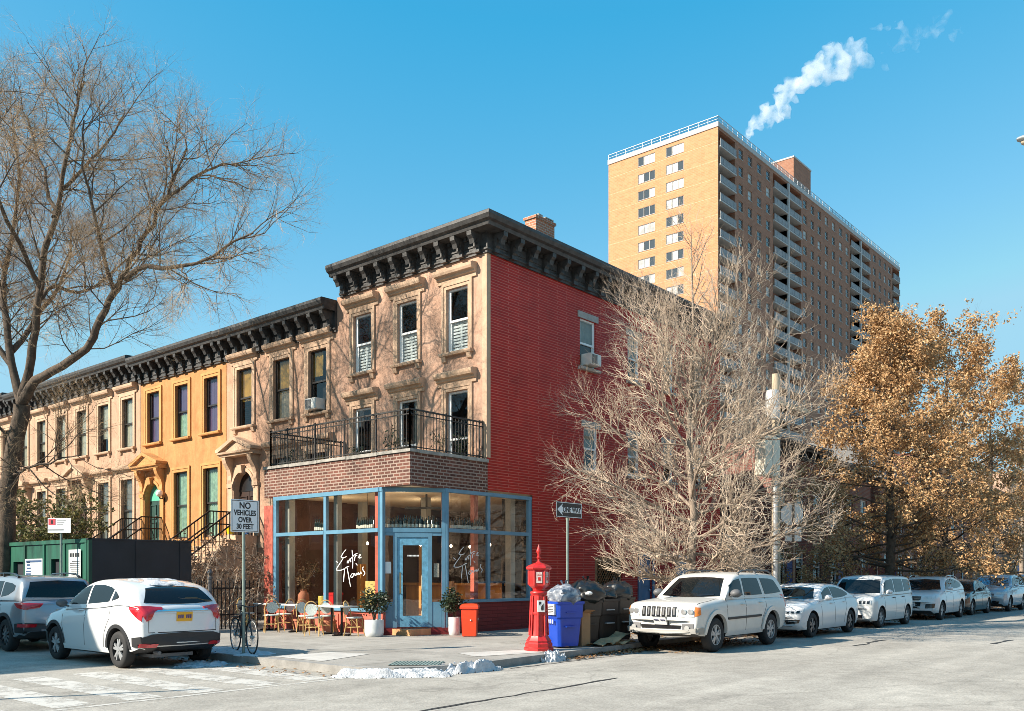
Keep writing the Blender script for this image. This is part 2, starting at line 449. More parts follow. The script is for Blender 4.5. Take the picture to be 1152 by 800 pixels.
# pale new concrete of the corner ramps, and the dimpled warning pad
mb = MB()
M_PALE = mat('new_pale_concrete', (.47,.45,.42), .9, var=.16, scale=2.5, bump=.2)
for q in ([(-5.5,-4.15),(-3.9,-4.75),(-4.25,-5.38),(-5.85,-4.95)], [(-8.3,-2.0),(-7.0,-2.1),(-6.75,-3.0),(-8.3,-3.5)]):
    mb.add([(x,y,.146) for x, y in q], [(0,1,2,3)])
props(mb.build('pale_sidewalk_panel', M_PALE), kind='structure')
mb = MB()
q = [(-8.05,-4.95),(-7.5,-4.55),(-6.95,-5.25),(-7.45,-5.6)]
mb.add([(x,y,.150) for x, y in q], [(0,1,2,3)])
A, B_, D_ = Vector(q[0]), Vector(q[1])-Vector(q[0]), Vector(q[3])-Vector(q[0])
for i in range(11):
    for j in range(14):
        p = A + B_*(i+.5)/11 + D_*(j+.5)/14
        mb.lathe([(.02,.150),(.014,.158)], 6, (p.x,p.y,0))
props(mb.build('tactile_paving', mat('grey_green_tactile', (.14,.19,.18), .8, var=.3, scale=8)), kind='structure')

# worn crosswalk bars
def paint_mat():
    m, nt, out = _new('worn_road_paint'); L = nt.links.new
    b = N(nt, 'BsdfPrincipled', Roughness=.8); t = N(nt, 'BsdfTransparent'); mx = N(nt, 'MixShader')
    tc = N(nt, 'TexCoord'); no = N(nt, 'TexNoise', Scale=2.6, Detail=10, Roughness=.78); L(tc.outputs['Object'], no.inputs['Vector'])
    b.inputs['Base Color'].default_value = (.58,.56,.52,1)
    mr = N(nt, 'MapRange'); L(no.outputs[0], mr.inputs[0]); mr.inputs[1].default_value=.40; mr.inputs[2].default_value=.52; mr.inputs[3].default_value=.08; mr.inputs[4].default_value=.86
    L(mr.outputs[0], mx.inputs[0]); L(t.outputs[0], mx.inputs[1]); L(b.outputs[0], mx.inputs[2]); L(mx.outputs[0], out.inputs[0])
    return m
M_PAINT = paint_mat()
mb = MB()
for x in (-17.2,-16.2,-15.2,-14.2,-13.2,-12.25,-11.3,-10.3,-9.35):
    mb.add([(x-.26,-.9,.004),(x+.26,-.9,.004),(x+.28,-4.75,.004),(x-.24,-4.75,.004)], [(0,1,2,3)])
mb.add([(-8.3,-4.85,.004),(-20,-4.85,.004),(-20,-4.95,.004),(-8.3,-4.95,.004)], [(0,1,2,3)])
props(mb.build('crosswalk_marking', M_PAINT), kind='structure')
# tar-sealed joints in the road
mb = MB()
def seam(pts, w=.03):
    A = []; B = []
    for i, p in enumerate(pts):
        a = pts[max(i-1,0)]; b = pts[min(i+1,len(pts)-1)]
        t = Vector((b[0]-a[0], b[1]-a[1])).normalized(); ww = w*(.5+rnd.random())
        A.append((p[0]-t.y*ww, p[1]+t.x*ww, .005)); B.append((p[0]+t.y*ww, p[1]-t.x*ww, .005))
    mb.strip(A, B)
def wob(a, b, n, j): return [(a[0]+(b[0]-a[0])*i/n + rnd.uniform(-j,j), a[1]+(b[1]-a[1])*i/n + rnd.uniform(-j,j)) for i in range(n+1)]
seam(wob((-10.9,-8.42), (-6.0,-8.28), 16, .03), .028)
seam(wob((-6.0,-6.0), (-1.6,-6.0), 14, .03), .018)
seam(wob((6.0,-11.2), (7.6,-11.25), 5, .03), .05)
seam(wob((3.2,-8.9), (5.6,-8.75), 6, .08), .05)
props(mb.build('road_seam', mat('tar', (.03,.029,.028), .7)), kind='structure')

def scatter_quads(n, area, z, s0, s1, zr=.03, flat=.5):
    mb = MB(); (x0,y0,x1,y1) = area
    for i in range(n):
        x = rnd.uniform(x0,x1); y = y1+(y0-y1)*(rnd.random()**1.8) if y0 < y1 else rnd.uniform(y0,y1)
        s = rnd.uniform(s0,s1); a = rnd.uniform(0,6.28)
        u = Vector((math.cos(a), math.sin(a), rnd.uniform(-flat,flat)))*s; v = Vector((-math.sin(a), math.cos(a), rnd.uniform(-flat,flat)))*s*.6
        p = Vector((x,y,z+s*.5*flat+rnd.random()*zr))
        mb.add([p-u, p-v, p+u, p+v], [(0,1,2,3)])
    return mb
M_LITTER = leaf_mat('dry_leaf_litter', [(.10,.05,.025),(.24,.13,.06),(.36,.22,.11)], 12, .1)
a = scatter_quads(1500, (-4.2,-5.95,3.0,-5.45), .0, .02,.06); b = scatter_quads(1100, (3.0,-6.3,36,-5.45), .0, .025,.07)
a.add(b.v, b.f)
b = scatter_quads(500, (-1.5,-6.9,3.0,-5.4), .0, .02,.055); a.add(b.v, b.f)
b = scatter_quads(500, (-3.2,-5.3,1.5,-3.8), .145, .02,.05); a.add(b.v, b.f)
b = scatter_quads(260, (-8.55,-1.0,-8.0,12), .145, .02,.05); a.add(b.v, b.f)
b = scatter_quads(300, (-9.3,-4.6,-8.62,4), .0, .015,.05); a.add(b.v, b.f)
props(a.build('leaf_litter', M_LITTER, fix=False), kind='stuff')

# ------------------------------------------------------------------ snow
def snow(label, cx, cy, lx, ly, h, z, seed, rot=0.0, thr=.15, n=46, name='snow_pile', group=None):
    from mathutils import noise
    mb = MB(); vs = {}; cells = []
    for i in range(n+1):
        for j in range(n+1):
            u = i/n*2-1; v = j/n*2-1
            e = 1-(u*u+v*v)
            q = noise.fractal(Vector((u*2.2+seed*7, v*2.2, seed)), .8, 2.1, 5)
            q2 = noise.fractal(Vector((u*9+seed, v*9, 3)), .8, 2.1, 3)
            t = e + q*.75 - thr
            x = u*lx; y = v*ly
            vs[i,j] = (t, (cx+x*math.cos(rot)-y*math.sin(rot), cy+x*math.sin(rot)+y*math.cos(rot), z + max(-.03, min(t,.8)*h*(.62+.25*q) + q2*h*.16*(t>0))))
    idx = {}; V = []; F = []
    for i in range(n):
        for j in range(n):
            q = [(i,j),(i+1,j),(i+1,j+1),(i,j+1)]
            if sum(vs[k][0] > 0 for k in q) >= 2:
                f = []
                for k in q:
                    if k not in idx:
                        idx[k] = len(V); V.append(vs[k][1] if vs[k][0] > 0 else (vs[k][1][0], vs[k][1][1], z-.01))
                    f.append(idx[k])
                F.append(tuple(f))
    mb.add(V, F)
    return props(mb.build(name, M_SNOW, smooth=True, sharp=80), label, 'snow', group, 'thing')
snow('low ridge of dirty white snow lying along the corner kerb by the warning pad', -8.28,-5.32, 1.05,.24, .22, .0, 1, -.76)
snow('tallest lump of old snow on the corner kerb right of the warning pad', -6.85,-5.72, .8,.30, .31, .0, 2, -.05)
snow('small crumbly snow heap at the foot of the blue recycling bin', -4.35,-5.66, .42,.2, .30, .0, 3, .05)
snow('trodden patch of snow on the sidewalk around the locked bicycle', -8.15,-.6, .55,1.7, .09, .14, 4, 0, .3)
snow('strip of snow in the gutter under the rear of the white crossover', -9.3,-1.15, .6,.55, .10, .0, 5, 0, .35)
snow('thin bank of snow along the kerb beside the white crossover', -8.55,2.4, .35,1.9, .12, .10, 6, 0, .2)
snow('patch of snow beside the foundation in front of the iron fence', -4.4,8.3, .7,2.0, .1, .14, 7, 0, .3)

# ------------------------------------------------------------------ building kit
def wall(mb, T, h0, h1, z0, z1, ops, dep=.22):
    hs = sorted({h0, h1} | {o[0] for o in ops} | {o[1] for o in ops})
    zs = sorted({z0, z1} | {o[2] for o in ops} | {o[3] for o in ops})
    hs = [h for h in hs if h0 <= h <= h1]; zs = [z for z in zs if z0 <= z <= z1]
    for a, b in zip(hs, hs[1:]):
        for c, e in zip(zs, zs[1:]):
            m, n = (a+b)/2, (c+e)/2
            if any(o[0] < m < o[1] and o[2] < n < o[3] for o in ops): continue
            mb.add([T(a,0,c),T(b,0,c),T(b,0,e),T(a,0,e)], [(0,1,2,3)])
    for a, b, c, e in ops:
        mb.add([T(a,0,c),T(b,0,c),T(b,0,e),T(a,0,e),T(a,-dep,c),T(b,-dep,c),T(b,-dep,e),T(a,-dep,e)],
               [(0,1,5,4),(1,2,6,5),(2,3,7,6),(3,0,4,7)])

M_CURT = {'ivory': mat('ivory_curtain', (.62,.58,.48), .9, var=.12, scale=6), 'violet': mat('violet_shade', (.20,.145,.27), .9, var=.12, scale=3),
          'gold': mat('gold_shade', (.62,.36,.05), .8, var=.15, scale=2), 'mint': mat('mint_curtain', (.42,.58,.44), .9, var=.3, scale=7),
          'grey': mat('grey_curtain', (.30,.30,.27), .9, var=.15, scale=6), 'white': mat('white_shutter', (.75,.76,.76), .6), 'tan': mat('tan_curtain', (.38,.30,.2), .9, var=.3, scale=6)}

def curtain_mesh(T, h0, h1, z0, z1, d, folds=7):
    mb = MB(); n = folds*4
    A = [T(h0+(h1-h0)*i/n, d+.025*math.sin(i*math.pi/2), z1) for i in range(n+1)]
    B = [T(h0+(h1-h0)*i/n, d+.035*math.sin(i*math.pi/2+.4), z0) for i in range(n+1)]
    mb.strip(A, B)
    return mb

def window(root, T, hc, z0, z1, w, frame, casing=None, lintel=None, sill=True, curtains=(), rec=.07, lm=None, shutter=False, cw=.17, split=.5, sill_m=None, dark=True):
    h0, h1 = hc-w/2, hc+w/2; f = .055
    mb = MB()
    mb.tbox(T, h0+.002, -rec-.07, z0+.002, h0+f, -rec, z1-.002); mb.tbox(T, h1-f, -rec-.07, z0+.002, h1-.002, -rec, z1-.002)
    mb.tbox(T, h0+f, -rec-.07, z0+.002, h1-f, -rec, z0+f*1.2); mb.tbox(T, h0+f, -rec-.07, z1-f, h1-f, -rec, z1-.002)
    zm = z0+(z1-z0)*split
    mb.tbox(T, h0+f, -rec-.06, zm-.03, h1-f, -rec-.004, zm+.03)
    # inner sash stiles, upper sash proud of the lower
    s = .04
    mb.tbox(T, h0+f, -rec-.03, zm+.03, h0+f+s, -rec-.008, z1-f); mb.tbox(T, h1-f-s, -rec-.03, zm+.03, h1-f, -rec-.008, z1-f)
    mb.tbox(T, h0+f, -rec-.065, z0+f*1.2, h0+f+s, -rec-.04, zm-.03); mb.tbox(T, h1-f-s, -rec-.065, z0+f*1.2, h1-f, -rec-.04, zm-.03)
    wo = mb.build('window', frame, root)
    pb = MB()
    pb.tquad(T, h0+f, zm+.03, h1-f, z1-f, -rec-.018); pb.tquad(T, h0+f, z0+f*1.2, h1-f, zm-.03, -rec-.052)
    pb.build('pane', M_PANE, wo, fix=False)
    for (c, a0, a1, b0, b1) in curtains:
        hh0, hh1 = h0+(w)*a0, h0+w*a1; zz0, zz1 = z0+(z1-z0)*b0, z0+(z1-z0)*b1
        curtain_mesh(T, hh0, hh1, zz0, zz1, -rec-.10, max(2, int((hh1-hh0)*9))).build('curtain', M_CURT[c], wo, smooth=True, fix=False)
    if shutter:
        sb = MB(); zz = z0+(z1-z0)*.47
        for hh in (h0+.06, hc-.03, hc+.0, h1-.10): sb.tbox(T, hh, -rec-.13, z0+.05, hh+.035, -rec-.09, zz)
        for i in range(9):
            z = z0+.09+(zz-z0-.12)*i/8
            sb.tbox(T, h0+.09, -rec-.14, z, h1-.1, -rec-.085, z+.055)
        sb.build('louvre_shutter', M_CURT['white'], wo)
    if sill:
        sb = MB(); m = sill_m or casing or frame
        sb.tprism(T, [(-rec,z0-.10),(.13,z0-.10),(.15,z0-.06),(.15,z0-.015),(-rec,z0)], h0-cw-.03, h1+cw+.03)
        if lintel == 'hood':
            for q in (h0-cw+.02, h1+cw-.18):
                sb.tprism(T, [(0,z0-.27),(.06,z0-.25),(.11,z0-.102),(0,z0-.102)], q, q+.16)
        sb.build('sill', m, wo)
    if casing:
        cb = MB()
        for a, b, d in ((h0-cw, h0-cw*.52, .055), (h0-cw*.52, h0-.001, .035), (h1+cw*.52, h1+cw, .055), (h1+.001, h1+cw*.52, .035)):
            cb.tbox(T, a, -.01, z0-.0, b, d, z1+.001)
        cb.tbox(T, h0-cw*.52, -.01, z1+.002, h1+cw*.52, .035, z1+cw*.55); cb.tbox(T, h0-cw, -.01, z1+cw*.552, h1+cw, .055, z1+cw)
        cb.tbox(T, h0-cw, -.01, z1+.003, h0-cw*.522, .055, z1+cw*.55); cb.tbox(T, h1+cw*.522, -.01, z1+.003, h1+cw, .055, z1+cw*.55)
        cb.build('casing', casing, wo)
    if lintel == 'hood':
        lb = MB(); b = z1+cw+.08
        lb.tprism(T, [(-.01,b-.08),(.05,b-.078),(.06,b+.02),(.12,b+.04),(.14,b+.10),(.23,b+.12),(.26,b+.18),(.27,b+.25),(.20,b+.29),(-.01,b+.31)], h0-cw-.16, h1+cw+.16)
        lb.build('lintel', lm or casing, wo)
    elif lintel == 'flat':
        lb = MB(); lb.tbox(T, h0-cw-.05, -.01, z1+cw+.002, h1+cw+.05, .10, z1+cw+.10); lb.build('lintel', lm or casing, wo)
    return wo

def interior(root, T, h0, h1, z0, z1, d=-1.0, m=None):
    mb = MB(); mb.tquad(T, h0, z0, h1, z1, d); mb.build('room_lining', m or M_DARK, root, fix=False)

def cornice(root, T, h0, h1, zb, zt, pr, sp, m, name='cornice', m2=None, bw=.17, off=.34, mitre=False):
    mb = MB(); MT = (lambda h, d, z: T(h-d if (mitre and h == h0) else h, d, z))
    mb.tprism(MT, [(-.2,zb),(.06,zb),(.06,zb+.05),(.10,zb+.08),(.10,zb+.12),(.07,zb+.15),(.07,zt-.34),(pr-.16,zt-.34),(pr-.13,zt-.25),(pr-.05,zt-.21),(pr,zt-.11),(pr,zt-.03),(pr-.04,zt),(-.2,zt+.02)], h0, h1)
    n = max(1, int(round((h1-h0-2*off)/sp))); s = (h1-h0-2*off)/n
    pb = mb
    for i in range(n):
        hc = h0+off+s*(i+.5); a = s*.30
        pb.tbox(T, hc-a, .06, zb+.22, hc+a, .095, zb+.40)
        pb.lathe([(.055,0),(.05,.03)], 8, T(hc, .1, zb+.31), 'x' if abs(T(0,1,0)[0]-T(0,0,0)[0]) > .5 else 'y')
        for q in (-a*.75, 0, a*.75): pb.tbox(T, hc+q-.05, .06, zt-.44, hc+q+.05, .14, zt-.345)
    co = mb.build(name, m, root)
    for i in range(n+1):
        hc = h0+off+s*i
        kb = MB()
        kb.tprism(T, [(.06,zb+.14),(.15,zb+.14),(.20,zb+.20),(.19,zb+.30),(.22,zb+.42),(.34,zt-.66),(pr-.26,zt-.54),(pr-.18,zt-.46),(pr-.17,zt-.345),(.06,zt-.345)], hc-bw/2, hc+bw/2)
        kb.tbox(T, hc-bw/2-.02, .06, zb+.03, hc+bw/2+.02, .17, zb+.139)
        kb.build('bracket', m2 or m, co)
    return co

def arch_pts(hc, z, r, n=14):
    return [(hc-r*math.cos(math.pi*i/n), z+r*math.sin(math.pi*i/n)) for i in range(n+1)]

def doorway(root, T, hc, z0, m, dm, fan=None, w=1.24, zs=4.75, hood=True, lamp=False, wall_m=None):
    r = w/2
    # arch-headed stone frame filling the square opening
    fb = MB(); a = arch_pts(hc, zs, r); top = zs+r+.18
    o = [(hc-r-.12, zs)] + [(hc-(r+.12)*math.cos(math.pi*i/14), max(zs, top)) for i in range(1,14)] + [(hc+r+.12, zs)]
    A = [T(h,.04,z) for h,z in a]; B = [T(h,.04,z) for h,z in o]; fb.strip(A, B)
    fb.strip(A, [T(h,-.25,z) for h,z in a])
    fb.tbox(T, hc-r-.12, -.25, z0, hc-r, .04, zs); fb.tbox(T, hc+r, -.25, z0, hc+r+.12, .04, zs)
    # raised voussoir band + keystone
    b2 = arch_pts(hc, zs, r+.13); 
    fb.strip([T(h,.09,z) for h,z in arch_pts(hc, zs, r+.02)], [T(h,.09,z) for h,z in b2]); fb.strip([T(h,.09,z) for h,z in b2], [T(h,.0,z) for h,z in b2])
    fb.strip([T(h,.09,z) for h,z in arch_pts(hc, zs, r+.02)], [T(h,.03,z) for h,z in arch_pts(hc, zs, r+.02)])
    fb.tprism(T, [(.05,zs+r-.12),(.20,zs+r-.06),(.24,zs+r+.2),(.05,zs+r+.24)], hc-.13, hc+.13)
    ds = fb.build('door_surround', m, root)
    db = MB()
    for q in (-1, 1):
        c = hc+q*r/2
        db.tbox(T, c-r/2+.01, -.25, z0, c+r/2-.01, -.20, zs-.08)
        for (za, zb_) in ((z0+.15, z0+.75), (z0+.9, zs-.25)):
            for s in (-1, 1): db.tbox(T, c+s*(r/2-.10)-.015, -.20, za, c+s*(r/2-.10)+.015, -.17, zb_)
            for zz in (za, zb_): db.tbox(T, c-r/2+.1, -.20, zz-.015, c+r/2-.1, -.17, zz+.015)
    dr = db.build('door', dm, root)
    kb = MB(); kb.sphere(T(hc+.06, -.15, z0+1.0), .035, 6); kb.build('handle', M_CHROME, dr)
    tb = MB(); tb.tplate(T, [(hc-r,zs-.07)]+a+[(hc+r,zs-.07)], -.25, -.19); tb.build('fanlight', fan or M_CARGLASS, dr)
    if hood:
        hb = MB(); T0 = T; T = (lambda h, d, z: T0(hc+(h-hc)*.92, d*.74, z0+(z-z0)*.985))
        for q in (-1, 1):
            c = hc+q*.86
            hb.tprism(T, [(0,zs+.25),(.10,zs+.25),(.16,zs+.38),(.14,zs+.55),(.22,zs+.75),(.42,zs+.98),(.48,zs+1.12),(.48,zs+1.19),(0,zs+1.19)], c-.12, c+.12)
            hb.tbox(T, c-.15, -.01, z0, c+.15, .10, zs+.25)
            hb.tbox(T, c-.18, -.01, zs+.10, c+.18, .16, zs+.248)
        e = zs+1.2
        hb.tprism(T, [(-.01,e),(.50,e),(.53,e+.06),(.62,e+.09),(.64,e+.16),(-.01,e+.17)], hc-1.15, hc+1.15)
        hb.tplate(T, [(hc-1.05,e+.17),(hc+1.05,e+.17),(hc,e+.55)], -.01, .50)
        for q in (-1, 1):
            p, s = (hc+q*1.22, e+.165), (hc, e+.62)
            hb.tplate(T, [p, (p[0]-q*.16, p[1]), (s[0], s[1]-.07), (s[0], s[1]+.06), (p[0], p[1]+.10)], -.01, .66)
        T = T0
        hb.build('door_hood', m, ds)
    if lamp:
        lb = MB(); lb.tube([T(hc-r-.28,.0,zs-.05),T(hc-r-.28,.2,zs-.05),T(hc-r-.28,.22,zs+.02)], .02, 6); lb.tbox(T, hc-r-.33, 0, zs-.3, hc-r-.23, .03, zs)
        lo = lb.build('wall_lamp', M_BLACK, root); gb = MB(); gb.sphere(T(hc-r-.28,.22,zs+.15), .14, 10); gb.build('globe', mat('opal_globe', (.8,.78,.74), .3), lo, smooth=True)

def stoop(root, x0, yc, w, z1, n, m, run=.29, name='stoop'):
    mb = MB(); h = (z1-.14)/n
    mb.box(x0-.9, yc-w/2, .14, x0-.03, yc+w/2, z1)
    for i in range(n):
        mb.box(x0-.9-run*(i+1), yc-w/2, .14, x0-.9-run*i-.001, yc+w/2, z1-h*(i+1)+.0)
        mb.box(x0-.9-run*(i+1)-.03, yc-w/2-.02, z1-h*(i+1)+.002, x0-.9-run*i-.002, yc+w/2+.02, z1-h*(i+1)+.04)
    st = mb.build(name, m, root)
    rb = MB(); L = run*n
    for q in (-1, 1):
        y = yc+q*(w/2-.06)
        for zz in (.45, .9): rb.bar((x0-.05,y,z1+zz), (x0-.9,y,z1+zz), .045); rb.bar((x0-.9,y,z1+zz), (x0-.9-L,y,.14+zz), .045)
        for i in range(7): rb.bar((x0-.1-.13*i,y,z1), (x0-.1-.13*i,y,z1+.9), .02)
        for i in range(int(L/.13)):
            t = (i+.5)/int(L/.13); z = z1+(.14-z1)*t; rb.bar((x0-.9-L*t,y,z), (x0-.9-L*t,y,z+.9), .02)
        rb.bar((x0-.9-L,y,.14), (x0-.9-L,y,1.3), .07); rb.sphere((x0-.9-L,y,1.36), .07, 6)
    rb.build('railing', M_BLACK, st)

# ------------------------------------------------------------------ corner building
M_BROWN = stucco('tan_brownstone', (.42,.245,.165), (.53,.345,.25))
M_BROWN2 = stucco('pink_brownstone', (.40,.235,.155), (.53,.34,.235))
M_TRIM = stucco('tan_trim', (.46,.31,.21), (.56,.395,.275))
M_ORANGE = stucco('orange_stucco', (.42,.18,.066), (.56,.28,.115))
M_OTRIM = stucco('orange_trim', (.52,.25,.085), (.57,.30,.12))
M_PINK = stucco('salmon_stucco', (.39,.24,.16), (.52,.34,.235))
M_REDB = brick_mat('red_painted_brick', (.35,.010,.005), (.41,.016,.008), (.50,.11,.085), .9, .078, .012, .55, .8, var=.22)
M_REDBASE = brick_mat('dark_red_base_brick', (.17,.018,.02), (.20,.024,.026), (.12,.012,.014), .42, .10, .010, .5, .6)
M_PARB = brick_mat('brown_parapet_brick', (.075,.032,.024), (.155,.06,.042), (.29,.22,.18), .23, .085, .016, .85, .4)
M_CHIM = brick_mat('orange_chimney_brick', (.42,.17,.09), (.33,.12,.07), (.42,.36,.3), .21, .075, .01)
M_STONE = mat('grey_coping_stone', (.30,.28,.25), .9, var=.3, scale=4, bump=.3)
M_BLUE = mat('blue_shopfront_paint', (.10,.235,.34), .4, var=.12, scale=3, spec=.6)
M_SALMON = mat('salmon_red_panel', (.52,.115,.075), .55, var=.2, scale=4)
M_SHOPG = glass_mat('shop_glass', (.90,.91,.89), 1.45, .03, wav=.03)
M_CEIL = mat('beige_ceiling', (.72,.60,.42), .8, var=.08)
M_WOODF = mat('shop_wood', (.48,.26,.12), .5, var=.25, scale=4, streak=True)
M_WOODD = mat('dark_shop_wood', (.075,.032,.02), .5, var=.3, scale=5)

W1 = 6.45; X1 = 13.5
root = thing('corner_building', 'three-storey corner brownstone with dark red painted side wall and blue glazed corner restaurant', 'building', (0,0,.14), world=True)
F0, S0 = FX(0), FY(0)
WY = (1.12, 3.17, 5.2)
tops = [(y, 7.98, 9.78) for y in WY]; mids = [(y, 4.55, 6.87) for y in WY]
mb = MB(); wall(mb, F0, 0, W1, 4.22, 10.55, [(y-.42,y+.42,a,b) for y,a,b in tops+mids])
mb.build('front_wall', M_BROWN, root, fix=False)
mb = MB(); mb.tbox(F0, -.001, -.14, 4.9, .16, .02, 10.5); mb.build('corner_quoin', M_TRIM, root)
for y, a, b in tops:
    window(root, F0, y, a, b, .84, M_WHITE, M_TRIM, 'hood', shutter=True)
for i, (y, a, b) in enumerate(mids):
    window(root, F0, y, a, b, .84, M_WHITE, M_TRIM, 'hood', sill=False, curtains=[('grey',.0,.35,0,1)] if i == 1 else (), split=.42)
interior(root, F0, .3, W1, 4.3, 10.4, -1.3)
SWIN = [(4.72,8.15,9.66,.84),(7.35,8.15,9.66,.72),(9.6,8.15,9.66,.72),(11.7,8.15,9.66,.72),(4.88,4.98,6.3,.76),(7.35,4.98,6.3,.72),(9.6,4.98,6.3,.72),(11.7,4.98,6.3,.72)]
DOORS = [(5.1,6.65,.14,2.25),(7.7,8.5,.14,2.3),(10.2,11.1,.14,2.3)]
mb = MB(); wall(mb, S0, 0, X1, 4.0, 10.55, [(h-w_/2,h+w_/2,a,b) for h,a,b,w_ in SWIN], .15)
wall(mb, S0, 1.96, X1, .0, 4.0, DOORS, .15)
mb.add([(X1,0,0),(X1,W1,0),(X1,W1,10.5),(X1,0,10.5)], [(0,1,2,3)]); mb.add([(0,W1-.01,9.2),(X1,W1-.01,9.2),(X1,W1-.01,10.55),(0,W1-.01,10.55)], [(0,1,2,3)])
mb.build('side_wall', M_REDB, root, fix=False)
M_GREYLINT = mat('grey_stone_lintel', (.36,.33,.30), .85, var=.2, scale=6)
for h, a, b, w_ in SWIN:
    wn = window(root, S0, h, a, b, w_, M_WHITE, None, None, rec=.05, curtains=[('grey',0,1,.5,1)], sill_m=M_GREYLINT, cw=.08)
    lb = MB(); lb.tbox(S0, h-w_/2-.12, -.02, b+.003, h+w_/2+.12, .03, b+.2); lb.build('lintel', M_GREYLINT, wn)
interior(root, S0, 2.0, X1-.2, .2, 10.4, -1.2)
# trellis gate, two painted doors on the side street
mb = MB(); M_TRELL = mat('brown_trellis_wood', (.26,.125,.055), .7, var=.2, scale=6)
a, b, z0, z1 = DOORS[0]
for (p, q) in ((a,a+.18),(b-.18,b)): mb.tbox(S0, p+.002, -.12, z0, q, -.03, z1-.002)
mb.tbox(S0, a+.18, -.12, z1-.16, b-.18, -.03, z1-.002); mb.tbox(S0, a+.18, -.12, z0, b-.18, -.03, z0+.25)
n = 9
for i in range(-n, n+1):
    for s in (1, -1):
        x0 = a+.18+(b-a-.36)*i/n; pts = []
        zA, zB = z0+.25, z1-.16; dx = (zB-zA)*.8*s
        p0, p1 = (x0 if s > 0 else x0+(b-a-.36)), 0
        ha, hb = p0, p0+dx
        lo, hi = a+.18, b-.18
        def clipx(ha, hb):
            t0, t1 = 0, 1
            if ha == hb: return None
            for bound, sg in ((lo, 1), (hi, -1)):
                pa, pb = (ha-bound)*sg, (hb-bound)*sg
                if pa < 0 and pb < 0: return None
                if pa < 0: t0 = max(t0, pa/(pa-pb))
                elif pb < 0: t1 = min(t1, pa/(pa-pb))
            return (t0, t1) if t0 < t1 else None
        c = clipx(ha, hb)
        if c: mb.bar(S0(ha+dx*c[0], -.07+.012*s, zA+(zB-zA)*c[0]), S0(ha+dx*c[1], -.07+.012*s, zA+(zB-zA)*c[1]), .03, .012)
mb.build('trellis_gate', M_TRELL, root)
for (a, b, z0, z1), m in zip(DOORS[1:], (mat('slate_blue_door', (.10,.17,.28), .5, var=.1), mat('pale_blue_door', (.26,.34,.42), .5, var=.1))):
    mb = MB(); mb.tbox(S0, a+.002, -.12, z0, b-.002, -.06, z1-.002)
    for zz in (z0+.2, z0+1.15): 
        mb.tbox(S0, a+.12, -.06, zz, b-.12, -.045, zz+.8)
    d = mb.build('door', m, root); kb = MB(); kb.sphere(S0(b-.1,-.02,1.15), .035, 6); kb.build('handle', M_CHROME, d)
    fb = MB()
    for p, q in ((a-.1,a-.001),(b+.001,b+.1)): fb.tbox(S0, p, -.01, z0, q, .06, z1+.1)
    fb.tbox(S0, a-.001, -.01, z1+.001, b+.001, .06, z1+.1); fb.build('door_frame', m, d)
# cornice
cornice(root, F0, .0, W1-.2, 10.5, 11.38, .64, .66, M_CORN, off=.25, mitre=True)
cornice(root, S0, .0, X1, 10.5, 11.38, .64, .74, M_CORN, off=.25, mitre=True)
mb = MB(); mb.add([(0,0,11.3),(X1,0,11.3),(X1,W1,11.25),(0,W1,11.25)], [(0,1,2,3)]); 
rf = mb.build('roof', mat('tar_roof', (.05,.05,.05), .9), root, fix=False)
mb = MB(); mb.box(2.5,.3,11.25,3.4,.72,12.3); mb.box(2.46,.26,12.3,3.44,.76,12.38); ch = mb.build('chimney', M_CHIM, rf)
mb = MB(); mb.box(2.7,.36,12.38,2.9,.66,12.5); mb.box(3.0,.33,12.45,3.4,.69,12.48); mb.box(3.05,.4,12.38,3.1,.6,12.45); mb.box(3.3,.4,12.38,3.35,.6,12.45); mb.build('chimney_cap', M_STONE, ch)

# --- restaurant extension
EX = -2.89
E0 = FX(EX); CL = 1.715
CH = FG((EX,1.13), (1.29/CL,-1.13/CL), (-1.13/CL,-1.29/CL))
mb = MB()
mb.box(EX,-.02,3.94,EX+.25,6.2,4.75); mb.box(EX+.25,-.02,3.94,.0,.2,4.75); mb.box(EX+.25,5.95,3.94,0,6.2,4.75)
par = mb.build('brick_parapet', M_PARB, root)
mb = MB()
pieces = []
y = -.06
for i in range(5):
    mb.box(EX-.04,y,4.752+(.0 if i%2 else .012),EX+.29,y+1.24,4.84); y += 1.256
for i in range(3): mb.box(EX+.3+i*.87,-.06,4.752+(.01 if i%2 else 0),EX+.3+i*.87+.855,.24,4.84)
mb.build('coping', M_STONE, par)
mb = MB(); mb.box(EX+.02,.0,4.05,.0,6.18,4.2); mb.box(EX+.05,.05,3.945,-.02,6.1,4.04); mb.box(0.0,.1,3.95,5.6,6.3,4.02); mb.build('ceiling', M_CEIL, root)
# iron railing
mb = MB()
def rail(p, q, z0=4.86, z1=5.86):
    p, q = Vector(p), Vector(q); L_ = (q-p).length; n = int(L_/.115)
    for zz in (z0+.06, z1-.12, z1): mb.bar((p.x,p.y,zz), (q.x,q.y,zz), .025 if zz < z1 else .04)
    for i in range(n+1):
        c = p.lerp(q, i/n); big = i % 11 == 0 or i == n
        mb.bar((c.x,c.y,z0-.03), (c.x,c.y,z1+(.05 if big else 0)), .036 if big else .0125)
rail((EX+.12,.12,0), (EX+.12,6.05,0)); rail((EX+.12,.12,0), (-.06,.12,0)); rail((EX+.12,6.05,0), (-.06,6.05,0))
mb.build('balcony_railing', mat('worn_black_iron', (.028,.026,.025), .6, .2, var=.3), root)
